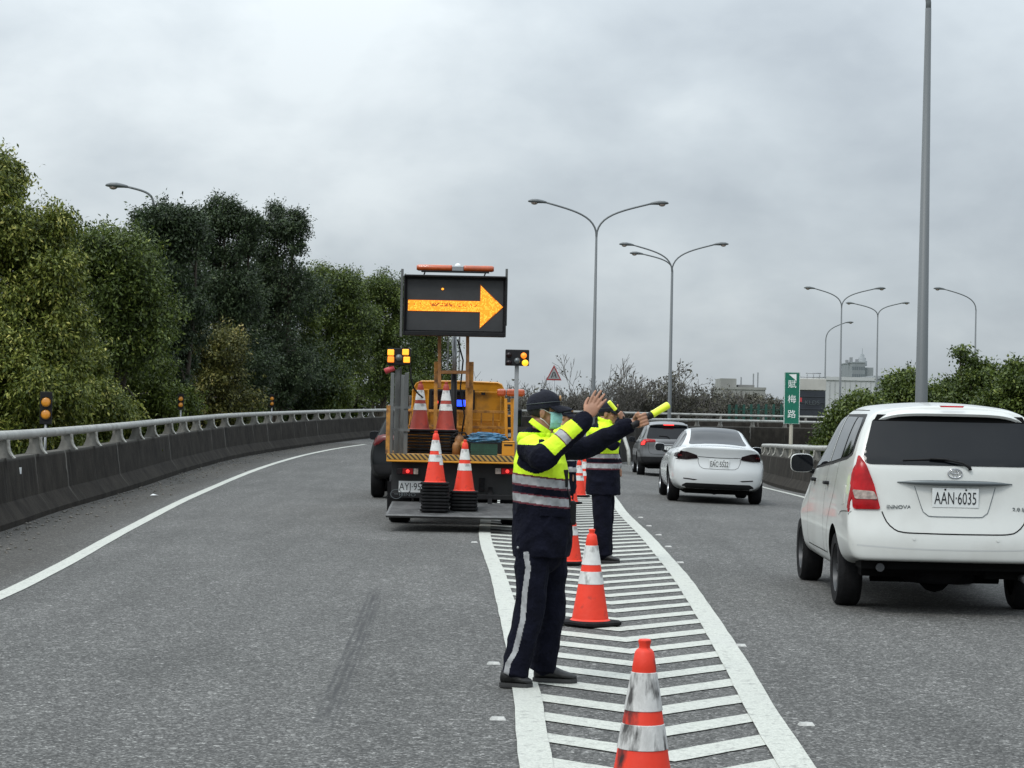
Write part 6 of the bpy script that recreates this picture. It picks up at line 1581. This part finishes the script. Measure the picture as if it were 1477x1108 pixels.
def tree(label, px, d, zb, blobs, n, L, kind, seed, cat='tree', name='leafy_tree', droop=.5, clump=.22, group='trees behind the left barrier', per=14, trunk=True, wl=.42, shell=.13, sprig=.8):
    """blobs given as (px, py, radius_px_x, radius_px_z, depth offset, depth radius)"""
    if px < 520:                                              # keep every crown behind the barrier and its rail
        tab = [(-100, 27), (0, 29), (87, 35), (190, 44), (288, 56), (379, 69), (470, 84), (531, 93), (640, 112)]
        d = max([d]+[interp(tab, x+rx)+ry*.9-dy for (x, y, rx, rz, dy, ry) in blobs])
    base = W(px, 600, d); base.z = zb; root = thing(name, label, cat, tuple(base), 0, group); bl = []
    s = F/d
    for (x, y, rx, rz, dy, ry) in blobs:
        c = W(x, y, d+dy)-base; bl.append((c.x, c.y, c.z, rx/s, ry, rz/s))
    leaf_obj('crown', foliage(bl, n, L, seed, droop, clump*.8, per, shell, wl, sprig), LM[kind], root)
    g = np.random.default_rng(seed+5); tb = MB(); top = max(b[2] for b in bl)
    big = sorted(bl, key=lambda b: -b[3]*b[5])[:7]
    if trunk:
        h0 = min(top*.35, 2.2); tb.tube([(0, 0, -.2), (.05, 0, h0*.5), (0, .05, h0)], [.20, .16, .13], 10)
        for b in big:
            a = Vector((0, .05, h0)); e = Vector(b[:3])+Vector((0, 0, b[5]*.5)); mdl = (a+e)/2+Vector(g.normal(size=3))*.25
            pts = [a*(1-u)**2+mdl*2*u*(1-u)+e*u*u for u in np.linspace(0, 1, 8)]; tb.tube(pts, [.11*(1-.8*u) for u in np.linspace(0, 1, 8)], 7)
            for q in range(5):
                u = g.uniform(.4, .95); s0 = a*(1-u)**2+mdl*2*u*(1-u)+e*u*u; grow(tb, s0, Vector(g.normal(size=3)).normalized(), b[3]*.6, .03, 1, g)
        tb.build('trunk', M['bark'], root)
    return root
tree('nearest yellow-green drooping tree filling the left frame edge', 10, 38, -2.2, [(-6, 262, 26, 34, 0, 1.), (35, 335, 48, 44, .2, 1.3), (-20, 350, 70, 70, 0, 1.7), (88, 318, 18, 16, 0, .5), (62, 410, 42, 50, -.2, 1.2), (30, 480, 66, 62, -.5, 1.5), (-30, 540, 70, 80, -.4, 1.6), (70, 560, 55, 56, -.9, 1.2), (0, 620, 100, 56, -.6, 1.4), (98, 480, 26, 36, -.3, .8)], 260000, .088, 'lime', 1, droop=.9, clump=.14)
tree('low yellow-green bushy tree right behind the nearest delineator', 140, 40, -2.2, [(112, 545, 34, 44, 0, 1.1), (122, 590, 46, 50, 0, 1.2), (150, 615, 40, 34, 0, 1.0)], 100000, .085, 'lime', 2, droop=.8, clump=.13)
tree('dark rounded tree behind the nearest one, under the lone lamp head', 155, 52, -2.2, [(150, 366, 40, 36, 0, 1.6), (185, 372, 36, 40, 0, 1.6), (118, 385, 40, 50, 0, 1.6), (175, 430, 60, 50, 0, 1.6), (190, 480, 60, 60, 0, 1.6), (140, 500, 60, 60, 0, 1.6)], 70000, .11, 'mid', 3, clump=.18)
tree('tall dark feathery tree, left of the tall three', 245, 57, -2.2, [(243, 318, 26, 28, 0, .9), (222, 345, 30, 36, 0, 1.), (262, 350, 26, 40, 0, 1.), (240, 400, 45, 50, 0, 1.3), (255, 460, 50, 60, 0, 1.4), (230, 520, 50, 50, 0, 1.3), (275, 315, 10, 16, 0, .4), (205, 320, 10, 14, 0, .4), (282, 335, 22, 24, 0, .8)], 80000, .105, 'dark', 4, clump=.13, per=12)
tree('tall dark feathery tree, middle of the tall three', 325, 60, -2.2, [(322, 315, 26, 30, 0, .9), (345, 345, 24, 36, 0, .9), (300, 345, 26, 34, 0, .9), (320, 400, 48, 56, 0, 1.4), (318, 465, 55, 62, 0, 1.5), (340, 530, 55, 52, 0, 1.4), (312, 296, 8, 14, 0, .3), (335, 300, 9, 15, 0, .3), (297, 318, 14, 18, 0, .5), (362, 328, 16, 20, 0, .6), (345, 310, 12, 12, 0, .4)], 84000, .105, 'dark', 5, clump=.13, per=12)
tree('tall dark feathery tree with squared top, right of the tall three', 400, 62, -2.2, [(400, 325, 26, 26, 0, .9), (424, 345, 17, 34, 0, .8), (380, 350, 24, 36, 0, .9), (408, 400, 36, 56, 0, 1.2), (395, 470, 46, 60, 0, 1.4), (400, 540, 52, 50, 0, 1.4), (398, 303, 9, 12, 0, .3), (425, 316, 12, 15, 0, .3)], 84000, .105, 'dark', 6, clump=.13, per=12)
tree('green bush behind the rail between two delineators', 205, 44, -2.2, [(200, 560, 52, 46, 0, 1.1), (235, 590, 42, 34, 0, 1.), (170, 545, 30, 34, 0, .8), (200, 620, 70, 30, 0, .9)], 46000, .10, 'bright', 7, 'bush', 'bush', .4, .15, 'bushes behind the left rail')
tree('olive bush with pale leaf tips behind the middle delineator', 300, 50, -2.2, [(290, 500, 36, 34, 0, 1.), (325, 520, 34, 40, 0, 1.), (280, 550, 50, 46, 0, 1.2), (330, 575, 40, 40, 0, 1.1), (290, 610, 70, 30, 0, 1.0)], 52000, .11, 'olive', 8, 'bush', 'bush', .5, .16, 'bushes behind the left rail')
tree('fresh green bush at the far rail by the smallest delineator', 460, 66, -2.2, [(440, 520, 22, 60, 0, 1.1), (470, 560, 36, 30, 0, 1.2), (430, 570, 40, 34, 0, 1.2), (488, 578, 20, 18, -.3, .6), (400, 590, 46, 26, 0, 1.), (445, 470, 14, 34, 0, .7)], 46000, .12, 'bright', 9, 'bush', 'bush', .3, .16, 'bushes behind the left rail')
tree('low dark undergrowth filling the gap behind the left rail', 350, 54, -2.2, [(120, 610, 70, 30, -4, 1.2), (240, 600, 60, 36, 0, 1.2), (360, 590, 60, 40, 2, 1.2), (440, 600, 60, 26, 6, 1.2)], 30000, .12, 'mid', 10, 'bush', 'bush', .4, .2, 'bushes behind the left rail', trunk=False)
tree('rounded green tree left behind the arrow board', 478, 82, -2.2, [(470, 405, 24, 22, 0, 1.4), (495, 415, 24, 26, 0, 1.5), (475, 450, 38, 40, 0, 1.7), (505, 470, 36, 46, 0, 1.6), (480, 520, 46, 50, 0, 1.6), (455, 420, 18, 28, 0, 1.)], 60000, .13, 'mid', 11, clump=.22)
tree('dark tree directly behind the arrow board', 545, 112, -2.2, [(530, 420, 24, 22, 0, 1.4), (558, 418, 26, 22, 0, 1.5), (585, 430, 22, 26, 0, 1.5), (545, 460, 42, 44, 0, 1.8), (575, 500, 44, 46, 0, 1.8), (535, 535, 46, 50, 0, 1.6)], 60000, .14, 'mid', 12, clump=.24)
tree('dark tree ending the row, right of the mast foot', 615, 122, -2.2, [(610, 470, 34, 34, 0, 1.6), (630, 510, 24, 30, 0, 1.4), (600, 530, 40, 40, 0, 1.8), (640, 550, 14, 22, 0, 1.), (585, 450, 22, 26, 0, 1.2)], 40000, .14, 'mid', 13, clump=.24)
tree('broad dark tree filling the gap behind the tall three', 310, 84, -2.2, [(200, 420, 50, 50, 0, 1.8), (270, 430, 60, 60, 0, 1.8), (345, 430, 60, 60, 0, 1.8), (420, 440, 50, 50, 0, 1.8), (250, 530, 80, 70, 0, 1.8), (350, 540, 80, 60, 0, 1.8), (430, 540, 60, 60, 0, 1.8)], 60000, .16, 'dark', 14, clump=.3)
tree('low undergrowth behind the far rail, left of the mast foot', 560, 116, -2.2, [(480, 585, 50, 26, 0, 1.6), (550, 580, 50, 30, 0, 1.6), (610, 580, 45, 30, 0, 1.6), (645, 592, 24, 16, 0, 1.2)], 30000, .18, 'mid', 15, 'bush', 'bush', .4, .25, 'bushes behind the left rail', trunk=False)
# right side shrubs behind the right barrier
RG = 'shrubs behind the right barrier'
tree('leafy shrub just right of the green road sign', 1215, 66, -2.0, [(1232, 598, 24, 16, 0, 1.1), (1208, 628, 24, 16, 0, 1.), (1246, 580, 14, 10, 0, .8), (1254, 612, 36, 26, 0, 1.2), (1188, 646, 16, 10, 0, .7), (1205, 604, 8, 6, 0, .4)], 38000, .115, 'mid', 21, 'shrub', 'bush', .3, .16, RG, wl=.55)
tree('leafy shrub left of the tall near pole', 1295, 72, -2.0, [(1302, 562, 22, 16, 0, 1.1), (1274, 584, 22, 15, 0, 1.1), (1320, 590, 44, 28, 0, 1.3), (1308, 545, 12, 7, 0, .5), (1345, 572, 18, 14, 0, .8)], 38000, .12, 'mid', 22, 'shrub', 'bush', .3, .17, RG, wl=.55)
tree('spreading tree top right of the tall near pole', 1400, 74, -2.0, [(1372, 566, 30, 18, 0, 1.2), (1405, 548, 22, 13, 0, 1.), (1428, 562, 32, 22, 0, 1.2), (1390, 588, 56, 24, 0, 1.4), (1384, 508, 7, 4, 0, .3), (1398, 519, 10, 5, 0, .4), (1414, 531, 14, 7, 0, .5)], 46000, .12, 'mid', 23, 'tree', 'leafy_tree', .3, .17, RG, wl=.55)
tree('tree at the right frame edge above the nearest car', 1465, 70, -2.0, [(1462, 556, 20, 16, 0, 1.), (1485, 562, 34, 28, 0, 1.4), (1450, 592, 46, 24, 0, 1.3), (1464, 531, 11, 6, 0, .5), (1478, 540, 16, 10, 0, .6)], 34000, .12, 'mid', 24, 'tree', 'leafy_tree', .3, .16, RG, wl=.55)
# bare trees beyond the far rail
def bare(label, px, d, htop, seed, leaf=0, lean=0, spread=.5, stems=3, lb=None):
    base = W(px, 600, d); base.z = -2.2; g = np.random.default_rng(seed); root = thing('bare_tree', label, 'bare tree', tuple(base), 0, 'bare trees beyond the far rail')
    H = W(px, htop, d).z-base.z; mb = MB(); tips = []
    for s_ in range(stems):
        a = g.uniform(0, 6.28); dr = Vector((math.cos(a)*.35+lean, math.sin(a)*.2, 1)).normalized(); grow(mb, Vector((g.normal()*.4, g.normal()*.3, 0)), dr, H*.27, .085, 6, g, spread, .22, 3, .10, (2, 3), .76, tips, .017)
    mb.build('branches', M['twig'], root)
    if leaf:
        T_ = np.array([tuple(t) for t in tips]); g2_ = np.random.default_rng(seed+1); k = g2_.integers(0, len(T_), leaf//8)
        c = T_[k]; bl = None; pos = np.repeat(c, 8, 0)+g2_.normal(size=(len(c)*8, 3))*.16; N = len(pos); ax = g2_.normal(size=(N, 3)); ax[:, 2] -= .4; ax /= np.linalg.norm(ax, axis=1)[:, None]
        sd_ = np.cross(ax, g2_.normal(size=(N, 3))); sd_ /= np.linalg.norm(sd_, axis=1)[:, None]; s_ = g2_.uniform(.10, .24, N)[:, None]
        v = np.empty((N, 4, 3)); v[:, 0] = pos; v[:, 1] = pos+ax*s_*.5+sd_*s_*.3; v[:, 2] = pos+ax*s_; v[:, 3] = pos+ax*s_*.5-sd_*s_*.3
        leaf_obj('sparse_leaves', (v.reshape(-1, 3), N, g2_.random(N)), LM['greyleaf'], root)
    return root
bare('bare tree between the mast foot and the triangular sign', 715, 130, 520, 31, 150, spread=.5)
bare('bare tree behind the triangular sign', 785, 132, 530, 32, 200)
bare('wide leafless tree between the first double lamp and the second officer', 885, 132, 503, 33, 150, stems=4, spread=.55)
bare('leafless tree right behind the first double lamp', 838, 136, 535, 34, 300, stems=4)
bare('scrubby tree left of the second double lamp', 925, 134, 535, 35, 1300, stems=5)
bare('scrubby tree right behind the second double lamp', 968, 134, 528, 36, 2000, stems=5)
bare('scrubby tree right of the second double lamp', 1008, 136, 540, 37, 1500, stems=5)
bare('low half bare tree in front of the grey-beige building', 1050, 138, 545, 38, 700, stems=4)
bare('last low half bare tree of the row, nearest to the green sign', 1088, 140, 562, 39, 500, stems=4)
bare('thin bare tree by the right flasher post', 750, 134, 545, 40, 300)
for i, (x0, x1, dd_, lb_) in enumerate(((650, 800, 138, 'left of the first double lamp'), (800, 940, 136, 'between the two double lamps'), (940, 1075, 138, 'right of the second double lamp'), (1060, 1130, 142, 'below the grey-beige building'))):
    xc = (x0+x1)/2; hw = (x1-x0)/2
    tree('low dark hedge beyond the far rail, '+lb_, xc, dd_, -2.2, [(xc-hw*.5, 598, hw*.55, 22, 0, 1.5), (xc+hw*.5, 600, hw*.55, 20, 0, 1.5), (xc, 596, hw*.4, 20 if i < 3 else 10, 0, 1.5)], 26000, .2, 'greyleaf', 50+i, 'hedge', 'hedge', .3, .3, 'hedges beyond the far rail', trunk=False)

# ------------------------------------------------------------------ far buildings
def wallmat(name, c, v=.1, d=None): return mat(name, c, .85, 0, v, .25, stretch=(1, 1, .3), dirt=d)
def building(label, x0, x1, ytop, d, m, cat='building', roof=None, depth=20, zb=-2.2, rows=0, cols=0, wm=None, name='building'):
    a, b = W(x0, ytop, d), W(x1, ytop, d); zt_ = (a.z+b.z)/2
    root = thing(name, label, cat, ((a.x+b.x)/2, d, zb)); w = (b.x-a.x)/2; h = zt_-zb
    MB().box(-w, w, 0, depth, 0, h).build('walls', m, root)
    MB().box(-w-.15, w+.15, -.15, depth+.15, h, h+.5).build('parapet', roof or m, root)
    if rows:
        for r_ in range(rows):
            for c_ in range(cols):
                xx = -w+(c_+.5)*2*w/cols; zz_ = h-2.2-r_*3.2
                if zz_ < 3: continue
                f = MB().box(xx-.7*min(1, w/cols), xx+.7*min(1, w/cols), -.05, .0, zz_-.7, zz_+.7).build('window', wm or M['glass'], root)
    return root, w, h
r_, w, h = building('low grey-beige block with rooftop structures beyond the bare trees', 1040, 1104, 562, 420, wallmat('beige_grey_wall', (.25, .25, .235), .15), rows=2, cols=6, wm=mat('dim_window', (.12, .13, .135), .4))
MB().box(-w, -w+3.2, 1, 12, h, h+2.2).build('roof_room', wallmat('beige_grey_wall', (.2, .2, .2)), r_); MB().box(-w+3.6, w-2, 2, 10, h, h+1.0).build('roof_room', wallmat('dull_wall', (.17, .17, .165), .2), r_)
MB().box(.5, w-.4, -.12, 0, h-4.6, h-1.2).build('cream_panel', wallmat('cream_wall', (.38, .36, .26)), r_)
tw_ = MB()
for x in (-3, 0, 2.5, 3.4): tw_.box(x-.12, x+.12, 4, 4.3, h+.5, h+2.6+.3*x)
tw_.build('roof_masts', M['galv'], r_)
r_, w, h = building('grey tower block with a roof turret and antenna', 1229, 1248, 524, 900, wallmat('tower_grey', (.20, .22, .23), .06), rows=14, cols=6, wm=mat('tower_window', (.12, .14, .155), .5), depth=30)
a, b = W(1248, 530, 900), W(1261, 530, 900); ox = Vector(r_.location)
MB().box(a.x-ox.x, b.x-ox.x, 2, 28, 0, a.z+2.2).build('side_wing', wallmat('tower_grey2', (.23, .25, .26), .06), r_)
q = W(1249, 522, 900)-ox; MB().lathe([(2.2, q.z-1.5), (2.2, q.z+.6), (1.7, q.z+.7), (1.7, q.z+2.0), (1.0, q.z+2.1), (.9, q.z+3.4), (.2, q.z+3.8), (.15, q.z+6), (0, q.z+6.2)], 12, 0, T(q.x, 10, 0)).build('roof_turret', wallmat('tower_grey2', (.2, .2, .2)), r_)
tb = MB(); 
for x, hh_ in ((-2.2, 2.2), (.4, 1.4), (-4, 1.)): MB().box(x-.6, x+.6, 6, 8, h+.4, h+.5+hh_).build('roof_plant', M['galv'], r_)
pass
r_, w, h = building('long pale warehouse right of the dark lorry', 1191, 1262, 549, 300, mat('pale_cladding', (.42, .43, .43), .6, 0, .06, .3), depth=40)
sm = MB()
for x in np.linspace(-w+.6, w-.6, 9): sm.box(x-.05, x+.05, -.06, 0, 0, h)
sm.build('cladding_seams', wallmat('seam_grey', (.33, .34, .34)), r_)
building('lower pale roofed wing at the right end of the warehouse', 1262, 1284, 547, 310, mat('wing_grey', (.28, .30, .31), .6, 0, .06, .3), depth=30)
building('tiny distant pale block left of the green sign, taller', 1114, 1120, 577, 1100, wallmat('haze_grey', (.36, .39, .42), .04), rows=5, cols=3, wm=wallmat('haze_win', (.28, .31, .34)))
building('tiny distant pale block left of the green sign, nearer to it', 1123, 1131, 578, 1150, wallmat('haze_grey', (.36, .39, .42), .04), rows=5, cols=3, wm=wallmat('haze_win', (.28, .31, .34)))
# dark lorry behind the sign
a, b = W(1150, 546, 150), W(1191, 608, 150)
lr_ = thing('lorry', 'dark lorry with a pale box top standing behind the green road sign', 'lorry', ((a.x+b.x)/2, 150, b.z-.4)); w = (b.x-a.x)/2; o_ = Vector(lr_.location)
zz = lambda y: W(1170, y, 150).z-o_.z
MB().box(-w, w, 0, 7, zz(563), zz(546)).build('box_top', mat('lorry_cream', (.42, .41, .38), .5, 0, .08, 1), lr_, .04)
lk = MB(); lk.box(-w+.1, w-.06, .05, 7, zz(600), zz(563)-.02); dk_ = lk.build('box_body', mat('lorry_dark', (.022, .026, .034), .4, 0, .2, 1), lr_, .03)
for z in (572, 581, 590): MB().box(-w+.14, w-.1, .0, .05, zz(z)-.02, zz(z)+.02).build('cross_bar', mat('lorry_bar', (.04, .045, .055), .5), dk_)
text('KLDS', .42, dk_, 'lorry_lettering', M['gtrim'], T(.05, -.01, zz(581)+.0) @ FACE, 1.1)
MB().box(-w+.1, -w+.36, -.02, .03, zz(580), zz(574)).build('red_marker', M['pinkred'], lr_)
MB().box(-w+.04, w, -.05, .12, zz(608), zz(601)).build('under_run', M['dark'], lr_)
for s_ in (-1, 1):
    for y in (1.2, 5.8):
        wh_ = MB().lathe([(0, -.15), (.48, -.15), (.5, -.12), (.5, .12), (.48, .15), (0, .15)], 24, 0, T(s_*(w-.3), y, .32) @ Matrix.Rotation(R(90), 4, 'Y')).build('wheel', BL, lr_)
pipe = MB()
for x in (-.2, .25, .7): pipe.tube([(x, 1, zz(546)), (x, 1, zz(538))], .04, 6)
pipe.tube([(-.3, 1, zz(538)), (.8, 1, zz(538))], .04, 6); pipe.tube([(-w, .3, zz(544)), (w, .3, zz(544))], .04, 6); pipe.build('roof_rail', M['galv'], lr_)
# green noise-fence posts beyond the far rail
fb = thing('post_fence', 'row of green fence posts with mesh beyond the far rail, left of the green sign', 'fence', tuple(W(1052, 598, 133)))
o_ = Vector(fb.location); xs_ = [1052, 1062, 1073, 1083.5, 1094, 1105, 1116, 1127]
GP = mat('post_green', (.01, .06, .045), .5)
for x in xs_:
    a, b = W(x-1.6, 583+(.5 if x < 1080 else 0), 133)-o_, W(x+1.6, 598, 133)-o_; MB().box(a.x, b.x, -.06, .06, b.z-2.2, a.z).build('fence_post', GP, fb)
a, b = W(1050, 590, 133)-o_, W(1135, 590, 133)-o_; MB().box(a.x, b.x, .05, .07, a.z-.02, a.z+.03).build('fence_rail', GP, fb)
ms_ = MB()
for x in np.linspace(a.x, b.x, 46): ms_.box(x-.006, x+.006, .055, .065, a.z-1.6, a.z+.25)
ms_.build('fence_mesh', GP, fb)
# little tag on the left wall
wl = [o for o in bpy.data.objects if o.name == 'concrete_wall'][0]
bpy.context.view_layer.update()
bv = BVHTree.FromPolygons([wl.matrix_world @ v.co for v in wl.data.vertices], [tuple(p.vertices) for p in wl.data.polygons])
dr = (W(28.5, 679, 1)-Vector((0, 0, HC))).normalized(); h_ = bv.ray_cast(Vector((0, 0, HC)), dr)
if h_[0]: t2.location = h_[0]+h_[1]*(.006 if h_[1].dot(dr) < 0 else -.006); t2.rotation_euler = (0, 0, R(60))

# grit and litter washed against the foot of the left barrier
g = np.random.default_rng(5); mb = MB()
for i in range(700):
    Y = g.uniform(22, 75); X = xat(OUTER, Y)+.03+abs(g.normal())*.35; r = g.uniform(.008, .028)
    mb.sph((X, Y, gz(X, Y)+r*.3), (r*g.uniform(.7, 1.5), r, r*.7), 5)
tag(mb.build('gravel', mat('grit', (.16, .15, .13), .9, 0, .4, 3)), 'grey grit and small litter along the foot of the left barrier', kind='stuff')
for i, (px, py, lb_) in enumerate(((222, 718, 'white scrap of litter on the left shoulder, nearer of the two'), (362, 655, 'white scrap of litter at the foot of the left barrier, farther of the two'))):
    p = G(px, py, .0); w_ = .05; o = MB().add([(-.06, -.04, .012), (.05, -.05, .02), (.07, .05, .012), (-.03, .06, .035)], [(0, 1, 2, 3)]).build('litter_scrap', M['plate'], None, loc=(p.x, p.y, gz(p.x, p.y)+.004))
    so = o.modifiers.new('so', 'SOLIDIFY'); so.thickness = .004; tag(o, lb_, 'litter')
